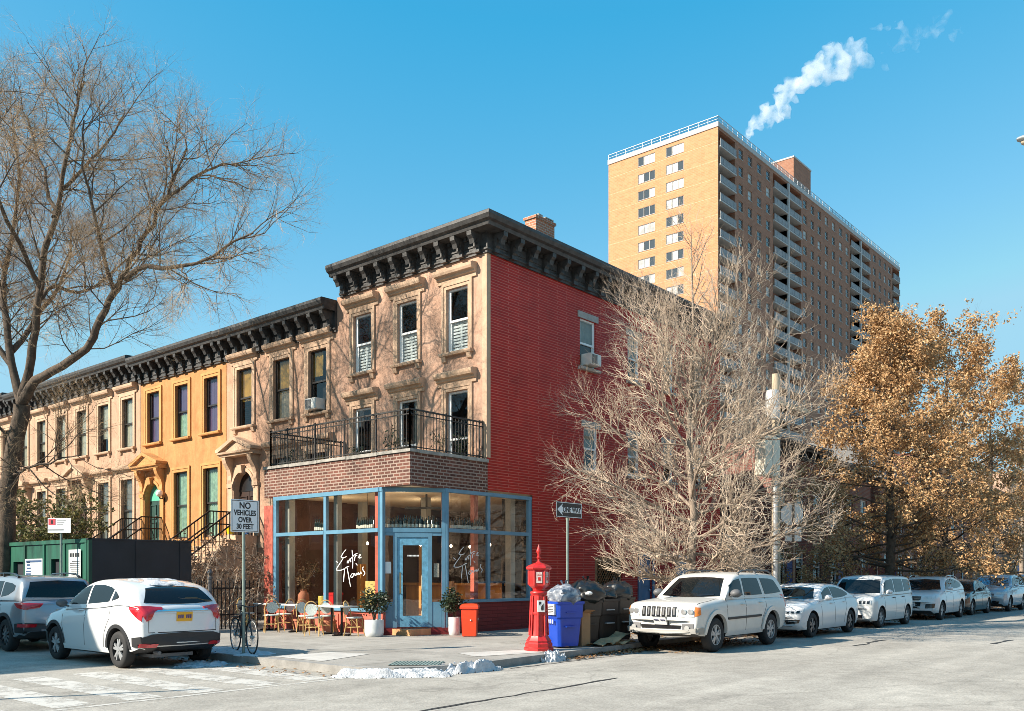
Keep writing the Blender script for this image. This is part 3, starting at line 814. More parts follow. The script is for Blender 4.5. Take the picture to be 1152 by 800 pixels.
# blue shopfront frame
mb = MB()
for (h, w_) in ((5.69,.13),(3.38,.10),(1.10,.17)): mb.tbox(E0, h-w_/2, -.10, .74, h+w_/2, .0, 3.88)
mb.tbox(E0, 1.03, -.10, 3.83, 5.76, .012, 3.938); mb.tbox(E0, 1.19, -.09, 2.79, 3.325, .008, 2.89); mb.tbox(E0, 3.435, -.09, 2.79, 5.62, .008, 2.89); mb.tbox(E0, 1.02, -.11, .72, 5.76, .04, .80)
for (h, w_) in ((.045,.15),(1.68,.15)): mb.tbox(CH, h-w_/2, -.11, .14, h+w_/2, .01, 3.83)
mb.tbox(CH, -.04, -.10, 3.831, CL+.04, .02, 3.937); mb.tbox(CH, .125, -.10, 2.79, 1.60, .012, 2.90)
for h in (.40,1.30): mb.tbox(CH, h-.05, -.09, .32, h+.05, .0, 2.788)
mb.tbox(CH, .451, -.09, 2.66, 1.249, .0, 2.788)
for (a, b) in ((.125,.349),(1.351,1.60)): mb.tbox(CH, a, -.085, .32, b, -.01, .98); mb.tbox(CH, a, -.07, 2.70, b, -.004, 2.787)
for (h, w_) in ((-1.56,.13),(.09,.09),(1.86,.13)): mb.tbox(S0, h-w_/2, -.10, .98, h+w_/2, .0, 3.88)
mb.tbox(S0, -1.63, -.10, 3.84, 1.925, .012, 3.938); mb.tbox(S0, -1.494, -.09, 2.80, .044, .008, 2.90); mb.tbox(S0, .136, -.09, 2.80, 1.794, .008, 2.90); mb.tbox(S0, -1.63, -.11, .94, 1.925, .05, 1.02)
mb.build('shopfront_frame', M_BLUE, root)
mb = MB()
mb.tquad(E0, 1.18, .80, 3.33, 2.79, -.05); mb.tquad(E0, 3.43, .80, 5.63, 2.79, -.05); mb.tquad(E0, 1.18, 2.89, 3.33, 3.83, -.05); mb.tquad(E0, 3.43, 2.89, 5.63, 3.83, -.05)
mb.tquad(CH, .12, 2.90, 1.6, 3.83, -.05); mb.tquad(CH, .12, .98, .35, 2.70, -.05); mb.tquad(CH, 1.35, .98, 1.6, 2.70, -.05)
mb.tquad(S0, -1.5, 1.02, .05, 2.80, -.05); mb.tquad(S0, .13, 1.02, 1.8, 2.80, -.05); mb.tquad(S0, -1.5, 2.90, .05, 3.84, -.05); mb.tquad(S0, .13, 2.90, 1.8, 3.84, -.05)
mb.build('shop_pane', M_SHOPG, root, fix=False)
mb = MB(); mb.tbox(E0, 1.03, -.12, .14, 5.76, -.02, .72)
for h in (1.5,2.3,3.1,3.9,4.7): mb.tbox(E0, h-.3, -.02, .24, h+.32, .0, .64)
mb.tbox(E0, 5.77, -.3, .14, 6.2, .02, 3.70); mb.tbox(E0, 1.26, -.22, .8, 1.44, -.12, 3.9); mb.tbox(S0, -1.48, -.3, 1.0, -1.34, -.16, 3.9); mb.tbox(S0, -.22, -.42, 1.0, -.06, -.28, 3.9)
mb.build('salmon_panel', M_SALMON, root)
mb = MB(); mb.tbox(S0, -1.63, -.14, .14, 1.958, -.002, .938); mb.build('brick_base', M_REDBASE, root)
# door
mb = MB()
mb.tbox(CH, .455, -.08, .33, .60, -.02, 2.655); mb.tbox(CH, 1.10, -.08, .33, 1.245, -.02, 2.655); mb.tbox(CH, .60, -.08, 2.45, 1.10, -.02, 2.655); mb.tbox(CH, .60, -.08, .33, 1.10, -.02, .62)
dr = mb.build('door', mat('blue_door_paint', (.12,.32,.46), .4, var=.3, scale=9), root)
mb = MB(); mb.tquad(CH, .60, .62, 1.10, 2.45, -.05); mb.build('door_glass', M_SHOPG, dr, fix=False)
mb = MB(); mb.tube([CH(.53,-.02,1.2),CH(.53,.05,1.22),CH(.53,.05,1.72),CH(.53,-.02,1.74)], .016, 8); mb.build('handle', mat('brass', (.7,.5,.2), .3, 1.0), dr)
mb = MB(); mb.tplate(CH, [(.14,1.72),(.30,1.72),(.30,2.02),(.14,2.02)], -.045, -.04); mb.build('paper_notice', M_WHITE, root)
mb = MB(); mb.tplate(CH, [(1.40,1.62),(1.54,1.62),(1.54,1.98),(1.40,1.98)], -.045, -.04); mb.build('paper_notice', mat('dim_notice', (.30,.26,.2), .7, var=.5, scale=30), root)
mb = MB()
for i in range(9): mb.tbox(CH, .72+.034*i, -.045, 2.16, .745+.034*i, -.043, 2.20)
mb.build('door_lettering', M_WHITE, dr)
mb = MB(); mb.tbox(CH, -.12, -.6, .142, CL+.12, .16, .31); mb.build('door_step', M_REDBASE, root)
# hand-written sign on both panes
STR = [[(435,325),(402,362),(374,408),(372,420),(392,430),(422,424),(440,412)],[(400,430),(376,470),(332,535),(311,572),(312,588),(345,592),(382,586),(420,566),(440,552)],
 [(300,470),(312,480),(328,496)],[(448,502),(454,470),(460,500),(478,455),(488,452),(492,486),(500,470)],[(512,332),(519,420),(521,500),(519,568)],[(480,448),(508,432),(535,402),(560,385),(582,380)],
 [(543,472),(548,430),(560,408),(578,404)],[(588,432),(604,420),(618,400),(622,392),(606,402),(600,430),(612,438),(634,424)],[(560,505),(580,530)],
 [(418,562),(410,640),(404,700),(400,740)],[(432,566),(452,545),(474,545)],[(448,556),(460,620),(474,700),(492,800)],
 [(516,632),(500,652),(496,674),(508,684),(524,670),(534,648),(522,632),(514,640)],[(536,650),(548,632),(550,655),(562,655),(575,628),(578,650)],[(580,648),(594,620),(600,646),(614,634),(624,612),(630,640)],
 [(662,548),(648,562),(652,590),(668,612),(674,634),(656,662)]]
def handwriting(T, h0, h1, z0, z1, name):
    mb = MB()
    for s in STR:
        # smooth the stroke
        P = [Vector((x,y)) for x, y in s]; Q = []
        for i in range(len(P)-1):
            a = P[max(i-1,0)]; b = P[i]; c = P[i+1]; d = P[min(i+2,len(P)-1)]
            for k in range(4):
                t = k/4; Q.append(.5*((2*b)+(c-a)*t+(2*a-5*b+4*c-d)*t*t+(3*b-a-3*c+d)*t**3))
        Q.append(P[-1])
        A = []; B = []
        for i, p in enumerate(Q):
            t = (Q[min(i+1,len(Q)-1)]-Q[max(i-1,0)]); t = t.normalized() if t.length > 0 else Vector((1,0))
            wd = 5.2*(.55+.45*math.sin(math.pi*(i+.6)/(len(Q)+.2)))
            for q, lst in ((1, A), (-1, B)):
                x = p.x - t.y*wd*q; y = p.y + t.x*wd*q
                lst.append(T(h0+(h1-h0)*(x-300)/375, -.043, z1+(z0-z1)*(y-325)/475))
        mb.strip(A, B)
    return mb.build(name, mat('white_window_lettering', (.85,.85,.83), .6), root, fix=False)
handwriting(E0, 2.95, 1.75, 1.37, 2.36, 'window_lettering'); handwriting(S0, -1.28, -.15, 1.46, 2.43, 'window_lettering')
# room behind the glass
mb = MB(); mb.box(EX+.14,.14,.14,5.4,6.1,.3); mb.build('floor', M_WOODF, root)
mb = MB(); mb.add([(5.4,.1,.3),(5.4,6.1,.3),(5.4,6.1,4.0),(5.4,.1,4.0)], [(0,1,2,3)]); mb.add([(EX+.3,6.1,.3),(5.4,6.1,.3),(5.4,6.1,4.0),(EX+.3,6.1,4.0)], [(0,1,2,3)]); mb.add([(1.95,.16,.3),(5.4,.16,.3),(5.4,.16,4.0),(1.95,.16,4.0)], [(0,1,2,3)])
mb.build('room_wall', mat('dark_brown_plaster', (.11,.052,.036), .8, var=.3, scale=2), root, fix=False)
mb = MB()
for (x, y, s) in ((EX+.35,3.25,.16),(.0,5.2,.22),(1.5,.45,.2),(.2,2.6,.2),(EX+.4,5.5,.2)): mb.box(x-s/2,y-s/2,.3,x+s/2,y+s/2,3.95)
mb.build('interior_post', mat('grey_painted_post', (.34,.33,.29), .7, var=.15), root)
mb = MB()
for (x, y, s, z) in ((-1.2,4.9,.12,2.7),(-.6,4.55,.2,2.0),(.6,3.2,.12,2.6),(-.5,.9,.14,1.5)): mb.box(x-s/2,y-s/2,.3,x+s/2,y+s/2,z)
mb.box(2.2,1.2,.3,2.9,5.6,1.35); mb.box(2.1,1.1,1.35,3.0,5.7,1.42)
mb.build('bar_counter', mat('orange_wood', (.50,.24,.07), .4, var=.25, scale=5, streak=True), root)
mb = MB()
for z in (1.2,1.7,2.2,2.7): mb.box(5.05,1.0,z,5.35,5.8,z+.04)
for y in (1.0,2.6,4.2,5.76): mb.box(5.05,y,.3,5.35,y+.04,2.9)
mb.box(EX+.16,1.2,2.86,EX+.36,5.6,2.895); mb.build('shelf', M_WOODD, root)
mb = MB(); mb.tbox(CH, .05, -.36, 2.86, 1.66, -.125, 2.895); mb.tbox(S0, -1.2, -.36, 2.86, 1.75, -.14, 2.895); mb.build('bottle_shelf', M_WOODD, root)
mb = MB()
mb.bar((-1.2,1.9,3.55),(-.2,1.4,3.55),.05); mb.bar((-.7,1.65,3.55),(-.7,1.65,3.95),.04); mb.bar((-1.0,2.2,3.55),(-.4,1.1,3.55),.05); mb.build('ceiling_fan', M_DARKFRAME, root)
# unlit and lit little bulbs hanging in the window
M_BULB = mat('warm_bulb', (1,.82,.55), .3, emit=5)
for k, (x, y, z) in enumerate(((-.9,.5,2.42),(-.1,.55,2.42),(-2.2,2.4,2.5),(-.4,2.2,2.5),(.9,.7,2.5))):
    mb = MB(); mb.tube([(x,y,3.9),(x,y,z+.1)], .006, 4); p = mb.build('pendant_cord', M_BLACK, root); mb = MB(); mb.sphere((x,y,z+.04), .035, 6, 1.3); mb.build('bulb', M_BULB, p)

for x, y, z in ((-1.7,1.6,3.2),(-1.6,4.4,3.2),(.6,3.0,3.3)):  # unseen point lights added to brighten the room, standing in for the bulbs
    pl_ = bpy.data.lights.new('bulb_fill_light', 'POINT'); pl_.energy = 12; pl_.color = (1,.80,.55); pl_.shadow_soft_size = .12
    po = bpy.data.objects.new('bulb_fill_light', pl_); COL.objects.link(po); po.location = (x,y,z)
# bottles on the window shelf
def bottle_data():
    mb = MB(); mb.lathe([(.001,0),(.038,0),(.038,.19),(.03,.225),(.014,.25),(.013,.31),(.001,.31)], 8)
    a = mb.build('wine_bottle', [mat('bottle_glass', (.012,.02,.012), .12, spec=.8)], None, smooth=True)
    mb = MB(); mb.lathe([(.0385,.03),(.0395,.031),(.0395,.11),(.0385,.111)], 8); mb.build('bottle_label', mat('cream_paper', (.75,.72,.62), .7), a)
    return a
b0 = bottle_data(); first = True
spots = [(CH(.13+i*.052+rnd.uniform(-.01,.01), -.20-.08*(i%2), 2.896), 'door') for i in range(28)] + [(E0(1.7+i*.085, -.26, 2.896), 'left') for i in range(8)] + [(E0(3.6+i*.085, -.26, 2.896), 'left') for i in range(7)] + [(S0(-1.15+i*.1, -.24, 2.896), 'right') for i in range(15)]
LAB = {'door': 'dark wine bottle with cream label in the row on the shelf above the restaurant door', 'left': 'dark wine bottle on the shelf behind the sunlit front panes of the restaurant', 'right': 'dark wine bottle on the shelf behind the shaded side panes of the restaurant'}
for p, k in spots:
    o = b0 if first else dup(b0, p)
    first = False
    o.location = p; s = rnd.uniform(.85,1.15); o.scale = (1,1,s)
    props(o, LAB[k], 'bottle', 'wine bottles in the row above the door' if k == 'door' else 'wine bottles behind the front panes' if k == 'left' else 'wine bottles behind the side panes')

# ------------------------------------------------------------------ terraced houses along the left street
def rowhouse(y0, label, wm, tm, ctop, wins, door_y, dm, fan, curt, hood='hood', width=6.35, corn_m=None, lamp=False, st=True, gwins=None, gcurt=None, depth=12.0, door_hood=True):
    r = thing('row_house', label, 'house', (0, y0, .14), world=True)
    y1 = y0+width-.01; zb = ctop-1.0
    up = [(y, 7.0, 9.05) for y in wins]; lo = [(y, 3.08, 5.67) for y in (gwins or [])]
    mb = MB()
    wall(mb, F0, y0, y1, .0, ctop-.1, [(y-.47,y+.47,a,b) for y,a,b in up] + [(y-.5,y+.5,a,b) for y,a,b in lo] + [(door_y-.74,door_y+.74,3.04,5.54)] + [(y-.45,y+.45,.7,2.3) for y in (gwins or [])], .24)
    mb.build('front_wall', wm, r, fix=False)
    mb = MB()
    mb.add([(0,y0,9.0),(depth,y0,9.0),(depth,y0,ctop-.1),(0,y0,ctop-.1)], [(0,1,2,3)]); mb.add([(0,y1,0),(depth,y1,0),(depth,y1,ctop-.1),(0,y1,ctop-.1)], [(0,1,2,3)]); mb.add([(depth,y0,0),(depth,y1,0),(depth,y1,ctop-.1),(depth,y0,ctop-.1)], [(0,1,2,3)])
    mb.build('party_wall', M_CHIM, r, fix=False)
    mb = MB(); mb.add([(-.1,y0,ctop-.03),(depth,y0,ctop-.06),(depth,y1,ctop-.06),(-.1,y1,ctop-.03)], [(0,1,2,3)]); mb.build('roof', mat('tar_roof', (.05,.05,.05), .9), r, fix=False)
    interior(r, F0, y0+.1, y1-.1, .3, ctop-.3, -1.2)
    for i, (y, a, b) in enumerate(up):
        window(r, F0, y, a, b, .94, M_DARKFRAME, tm, hood, curtains=curt[i % len(curt)], rec=.09, cw=.2)
    for i, (y, a, b) in enumerate(lo):
        window(r, F0, y, a, b, 1.0, M_DARKFRAME, tm, hood, curtains=(gcurt or curt)[i % len(gcurt or curt)], rec=.09, cw=.2)
    for y in (gwins or []): window(r, F0, y, .7, 2.3, .9, M_DARKFRAME, None, None, rec=.2)
    mb = MB(); mb.tbox(F0, y0, .0, 2.62, door_y-.9 if door_y > (y0+y1)/2 else y1, .05, 2.80); mb.build('belt_course', tm, r)
    doorway(r, F0, door_y, 3.05, tm, dm, fan, lamp=lamp, hood=door_hood)
    cornice(r, F0, y0, y1, zb, ctop, .66, .64, corn_m or M_CORN, off=.22)
    if st: stoop(r, 0, door_y, 1.7, 3.05, 14, tm)
    return r
C_GOLD = [[('gold',.35,1,.45,1),('tan',.0,.3,0,.9)], [('gold',.3,.9,.45,1),('tan',.3,1,0,.5)], [('gold',.45,1,.6,1)]]
C_VIO = [[('violet',0,1,.0,1)], [('violet',0,1,.45,1),('mint',.2,1,0,.46)], [('violet',0,1,0,1)]]
C_MINT = [[('mint',.35,1,.0,1),('grey',0,.3,0,.4)], [('mint',.3,1,0,1)]]
C_IVO = [[('ivory',.45,1,0,1)], [('ivory',.4,1,.3,1),('grey',0,.4,0,1)], [('ivory',.5,1,0,1)]]
C_GRY = [[('grey',.3,1,0,1)], [('grey',.4,1,.0,1)]]
M_DDOOR = mat('dark_brown_door', (.035,.018,.013), .45, var=.2); M_GDOOR = mat('dark_green_door', (.02,.06,.05), .45, var=.2)
M_FAN = mat('sea_green_fanlight', (.10,.42,.30), .4)
rowhouse(6.46, 'tan brownstone row house with gold window shades, next to the corner building', M_BROWN2, M_TRIM, 10.45, (7.45,9.42,11.65), 11.67, M_DDOOR, mat('dark_fanlight', (.015,.013,.013), .3), [C_GOLD[2], C_GOLD[1], C_GOLD[0]], gwins=(7.45,9.42))
rowhouse(12.82, 'bright orange stucco row house with violet window shades and sea-green door arch', M_ORANGE, M_OTRIM, 10.47, (13.83,15.93,18.1), 18.15, M_GDOOR, M_FAN, C_VIO, hood=None, gwins=(13.85,16.0), gcurt=C_MINT, lamp=True)
rowhouse(19.18, 'salmon pink row house with ivory curtains, just left of the orange one', M_PINK, M_TRIM, 10.62, (20.25,22.4,24.5), 24.5, M_DDOOR, None, C_IVO, gwins=(20.3,22.4), gcurt=C_GRY)
rowhouse(25.54, 'salmon pink row house behind the big bare street tree, second left of the orange one', M_PINK, M_TRIM, 10.62, (26.6,28.75,30.85), 30.9, M_DDOOR, None, C_IVO, gwins=(26.6,28.75), gcurt=C_GRY)
rowhouse(31.9, 'pale brownstone row house at the left edge, mostly hidden by the tree trunk', M_BROWN, M_TRIM, 10.75, (33,35.1,37.2), 37.2, M_DDOOR, None, C_IVO, gwins=(33,35.1), gcurt=C_GRY, st=False)
rowhouse(38.26, 'farthest brownstone row house seen past the tree at the left edge', M_BROWN2, M_TRIM, 10.7, (39.4,41.5,43.6), 43.6, M_DDOOR, None, C_IVO, st=False)

# window air conditioners
def air_con(label, M4):
    a = thing('air_conditioner', label, 'air conditioner'); a.matrix_world = M4
    mb = MB(); mb.box(-.28,-.30,0,.28,.12,.36); mb.build('casing_box', mat('cream_metal', (.66,.65,.60), .5, var=.06), a, bevel=.02)
    mb = MB()
    for i in range(9): mb.box(-.25,-.315,.04+.032*i,.05,-.302,.055+.032*i)
    mb.build('vent_grille', M_GRAYPL, a)
    return a
air_con('cream air conditioner in the top window of the tan row house with gold shades', Matrix.Translation((-.02,7.45,7.06)) @ Matrix.Rotation(R(-90),4,'Z'))
air_con('white air conditioner hanging from the upper side window of the red wall', Matrix.Translation((4.72,-.03,8.2)))

# ------------------------------------------------------------------ apartment tower
TX, TY, TZ = 104.4, 47.5, 68.7
LW, RW = 19.7, 84.5
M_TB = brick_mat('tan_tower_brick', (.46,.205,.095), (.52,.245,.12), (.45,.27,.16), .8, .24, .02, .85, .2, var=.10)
M_TB_SHADE = brick_mat('shade_toned_tower_brick', (.26,.115,.07), (.31,.145,.09), (.28,.18,.13), .8, .24, .02, .85, .2, var=.12)  # darker copy of the tan brick, shade of the long side coloured in
M_TW = mat('white_tower_concrete', (.38,.37,.36), .8, var=.1)
M_TG = mat('tower_window_glass', (.05,.06,.07), .06, spec=.9)
M_TGL = mat('tower_window_blind', (.34,.34,.33), .25, var=.4, scale=.7)
M_TRAIL = mat('pale_balcony_rail', (.22,.23,.24), .7, var=.2)
tw = thing('apartment_tower', 'tall tan brick apartment tower with shade-browned side and stacked white balconies, behind the bare trees', 'apartment tower', (TX,TY,0), world=True)
TF, TS = FX(TX), FY(TY)
PIT = 2.72
# left (sunlit) face
mb = MB(); ops = []
for y in (54.85, 59.95):
    for i in range(19): z1 = TZ-.55-PIT*i; ops.append((y-1.55,y+1.55,z1-1.45,z1))
wall(mb, TF, TY, TY+LW, 0, TZ, ops, .12)
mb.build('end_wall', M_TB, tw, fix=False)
mb = MB()
for i in range(0, 24): mb.tbox(TF, TY+.02, -.01, TZ-2.3-PIT*i, TY+LW-.02, .012, TZ-2.24-PIT*i)
mb.build('floor_band', mat('pale_brick_band', (.55,.38,.22), .85), tw)
COLS = [111.9,115.1,118.5,121.8,136.9,140.2,143.4,146.8,150.3,154.0,157.3,172.9,176.2,179.4,182.3]
BAL = [(104.7,110.0),(123.7,129.2),(129.7,135.1),(158.9,164.1),(164.6,169.9),(184.2,188.7)]
NB = 16
mb = MB(); ops2 = []
for x in COLS:
    for i in range(19): z1 = TZ-.75-PIT*i; ops2.append((x-.74,x+.74,z1-1.55,z1))
bops = [(a,b,TZ-PIT*NB,TZ-.35) for a,b in BAL]
wall(mb, TS, TX, TX+RW, 0, TZ, ops2, .18)
mb2 = MB()
# recessed bays need their own cut: build wall strips by hand
mb = MB(); xs = sorted([TX, TX+RW] + [v for ab in BAL for v in ab])
for a, b in zip(xs, xs[1:]):
    if (a, b) in BAL:
        mb.add([TS(a,0,0),TS(b,0,0),TS(b,0,TZ-PIT*NB),TS(a,0,TZ-PIT*NB)], [(0,1,2,3)])
        z0, z1 = TZ-PIT*NB, TZ-.35
        mb.add([TS(a,0,z0),TS(b,0,z0),TS(b,0,z1),TS(a,0,z1),TS(a,-1.5,z0),TS(b,-1.5,z0),TS(b,-1.5,z1),TS(a,-1.5,z1)], [(0,1,5,4),(1,2,6,5),(2,3,7,6),(3,0,4,7),(4,5,6,7)])
        mb.add([TS(a,0,z1),TS(b,0,z1),TS(b,0,TZ),TS(a,0,TZ)], [(0,1,2,3)])
    else:
        wall(mb, TS, a, b, 0, TZ, [o for o in ops2 if a < o[0] and o[1] < b], .18)
mb.add([(TX+RW,TY,0),(TX+RW,TY+LW,0),(TX+RW,TY+LW,TZ),(TX+RW,TY,TZ)], [(0,1,2,3)]); mb.add([(TX,TY+LW,0),(TX+RW,TY+LW,0),(TX+RW,TY+LW,TZ),(TX,TY+LW,TZ)], [(0,1,2,3)])
mb.build('side_wall', M_TB_SHADE, tw, fix=False)
def tower_window(mb, T, o, n, dep, light):
    a, b, c, e = o
    mb.cm = 0
    for i in range(n): 
        x0 = a+(b-a)*i/n; x1 = a+(b-a)*(i+1)/n
        mb.cm = 2 if rnd.random() < (.55 if light else .22) else 1
        mb.tquad(T, x0, c, x1, e, -dep)
        mb.cm = 0
        if i: mb.tbox(T, x0-.05, -dep, c, x0+.05, -dep+.05, e)
    mb.tbox(T, a, -dep, c, a+.06, -dep+.06, e); mb.tbox(T, b-.06, -dep, c, b, -dep+.06, e); mb.tbox(T, a, -dep, e-.06, b, -dep+.06, e); mb.tbox(T, a-.05, -dep, c-.07, b+.05, .05, c+.03)
    if n == 1: mb.tbox(T, a, -dep, (c+e)/2-.04, b, -dep+.06, (c+e)/2+.04)
WM = [mat('tower_window_frame', (.30,.28,.26), .6), M_TG, M_TGL]
rest = MB(); cnt = 0
allw = [(TF, o, 3, .11, True) for o in ops] + [(TS, o, 1, .17, False) for o in ops2]
allw.sort(key=lambda q: -(q[1][2]*1.0) + (0 if q[0] is TF else (q[1][0]-TX)*.35))
for T, o, n, dep, li in allw:
    if cnt < 100:
        mb = MB(); tower_window(mb, T, o, n, dep, li); mb.build('window', WM, tw, fix=False); cnt += 1
    else:
        tower_window(rest, T, o, n, dep, li)
props(rest.build('windows', WM, tw, fix=False), kind='stuff')
for a, b in BAL:
    for i in range(NB):
        z = TZ-.35-PIT*(i+1)+.35
        mb = MB(); mb.tbox(TS, a+.01, -1.48, z-.22, b-.01, .28, z)
        bo = mb.build('balcony', M_TW, tw, fix=False)
        mb = MB(); mb.tbox(TS, a+.05, .20, z+.10, b-.05, .23, z+1.0); mb.tbox(TS, a+.02, .17, z+1.0, b-.02, .26, z+1.06)
        for q in range(6): xx = a+.05+(b-a-.16)*q/5; mb.tbox(TS, xx, .231, z, xx+.06, .26, z+1.0)
        mb.build('railing', M_TRAIL, bo, fix=False)
        mb = MB(); mb.tquad(TS, a+.6, z+.02, a+2.4, z+2.1, -1.46); mb.build('balcony_window', M_TG, bo, fix=False)
mb = MB()
for a in (129.2, 164.1): mb.tbox(TS, a, -1.4, TZ-PIT*NB, a+.5, .3, TZ-.36)
mb.build('balcony_divider', M_TW, tw)
mb = MB(); mb.box(TX-.12,TY-.12,TZ+.003,TX+RW+.1,TY+LW+.1,TZ+.75); mb.build('parapet', M_TW, tw)
mb = MB(); zt = TZ+1.6
for p, q in (((TX,TY),(TX+RW,TY)), ((TX,TY),(TX,TY+LW))):
    L_ = math.hypot(q[0]-p[0], q[1]-p[1]); n = int(L_/1.6)
    mb.bar((p[0],p[1],zt), (q[0],q[1],zt), .07); mb.bar((p[0],p[1],zt-.45), (q[0],q[1],zt-.45), .04)
    for i in range(n+1):
        x, y = p[0]+(q[0]-p[0])*i/n, p[1]+(q[1]-p[1])*i/n; mb.bar((x,y,TZ+.74),(x,y,zt),.06)
mb.build('roof_railing', mat('silver_rail', (.30,.31,.32), .5, .3), tw)
mb = MB()
for p, q in (((TX+.02,TY+.03),(TX+RW,TY+.03)), ((TX+.03,TY+.05),(TX+.03,TY+LW))):
    mb.add([(p[0],p[1],TZ+.76),(q[0],q[1],TZ+.76),(q[0],q[1],zt-.08),(p[0],p[1],zt-.08)], [(0,1,2,3)])
mb.build('mesh_guard', glass_mat('rail_mesh', (.72,.76,.78), 1.1, .02), tw, fix=False)
mb = MB(); mb.box(141.4,TY+4,TZ+.7,149.3,TY+8.3,78.3); bk = mb.build('roof_bulkhead', M_TB_SHADE, tw)
mb = MB(); mb.box(141.3,TY+3.9,78.3,149.4,TY+8.4,78.6); mb.build('bulkhead_coping', M_TW, bk)
mb = MB(); mb.box(141.38,TY+5.2,72,141.40,TY+5.9,73.2); mb.box(141.38,TY+6.4,73.6,141.40,TY+7.1,74.8); mb.build('vent_opening', M_DARK, bk)
mb = MB(); mb.lathe([(.9,TZ+.7),(.9,70.6),(1.05,70.6),(1.05,70.9),(.7,70.9)], 14, (121.3,51.0,0)); mb.build('flue', mat('brick_flue', (.30,.14,.09), .8), tw)

# steam plume from the flue
def smoke():
    pts = [((121.3,51,71.2),.35),((121.2,50.95,73.2),.5),((121.2,50.9,74.9),.7),((121.9,50.1,75.9),1.1),((122.8,49.1,76.9),1.6),((123.9,47.8,78.3),1.9),((125,46.5,80.1),1.9),((126.2,45.1,81.9),2.1),((127.3,43.8,83.8),2.3),((128.6,42.2,85.0),2.6),((130,40.7,86.0),2.8),((131.6,38.9,86.9),2.8),((133.2,37,87.6),2.5),((134.6,35.2,87.4),1.6)]
    r = random.Random(5); mb = MB()
    for (a, ra), (b, rb) in zip(pts, pts[1:]):
        for k in range(5):
            t = k/5; c = Vector(a).lerp(Vector(b), t); rr = ra+(rb-ra)*t
            for q in range(3):
                o = Vector((r.gauss(0,1), r.gauss(0,1), r.gauss(0,1)))*rr*.42
                mb.sphere(c+o, rr*r.uniform(.22,.52), 7)
    for c, n, s in (((137.2,33.4,88.0),7,.9),((138.6,30.8,90.6),16,1.3),((136.4,33.2,91.6),8,.9),((137.6,31.6,93.4),6,.6),((141.7,27,92.6),14,1.2),((144.3,23.6,92.2),8,.7)):
        for k in range(n):
            mb.sphere(Vector(c)+Vector((r.gauss(0,1)*1.2,r.gauss(0,1)*1.2,r.gauss(0,.8)))*s, s*r.uniform(.35,.75), 6)
    tmp = mb.build('smoke_tmp', M_WHITE, None)
    md = tmp.modifiers.new('r', 'REMESH'); md.mode = 'VOXEL'; md.voxel_size = .38
    dg = bpy.context.evaluated_depsgraph_get()
    me = bpy.data.meshes.new_from_object(tmp.evaluated_get(dg))
    bpy.data.objects.remove(tmp)
    from mathutils import noise
    for v in me.vertices:
        p = v.co; d = noise.noise_vector(p*.55)*.75 + noise.noise_vector(p*1.5)*.3
        v.co = p + d
    m, nt, out = _new('steam'); L = nt.links.new
    pv = N(nt, 'VolumePrincipled'); pv.inputs['Color'].default_value = (.97,.97,.98,1); pv.inputs['Anisotropy'].default_value = .2
    tc = N(nt, 'TexCoord'); no = N(nt, 'TexNoise', Scale=.42, Detail=6, Roughness=.65); L(tc.outputs['Object'], no.inputs['Vector'])
    sx = N(nt, 'SeparateXYZ'); L(tc.outputs['Object'], sx.inputs[0])
    fade = N(nt, 'MapRange'); L(sx.outputs[0], fade.inputs[0]); fade.inputs[1].default_value = 124; fade.inputs[2].default_value = 137.5; fade.inputs[3].default_value = 1.0; fade.inputs[4].default_value = .17
    th = N(nt, 'MapRange'); L(no.outputs[0], th.inputs[0]); th.inputs[1].default_value = .40; th.inputs[2].default_value = .60; th.inputs[3].default_value = 0; th.inputs[4].default_value = .7
    mu = N(nt, 'Math', operation='MULTIPLY'); L(fade.outputs[0], mu.inputs[0]); L(th.outputs[0], mu.inputs[1]); L(mu.outputs[0], pv.inputs['Density'])
    L(pv.outputs[0], out.inputs['Volume'])
    me.materials.clear(); me.materials.append(m)
    o = bpy.data.objects.new('steam_plume', me); COL.objects.link(o)
    props(o, 'white steam plume drifting up and right from the tower roof', 'steam plume', None, 'stuff')
smoke()

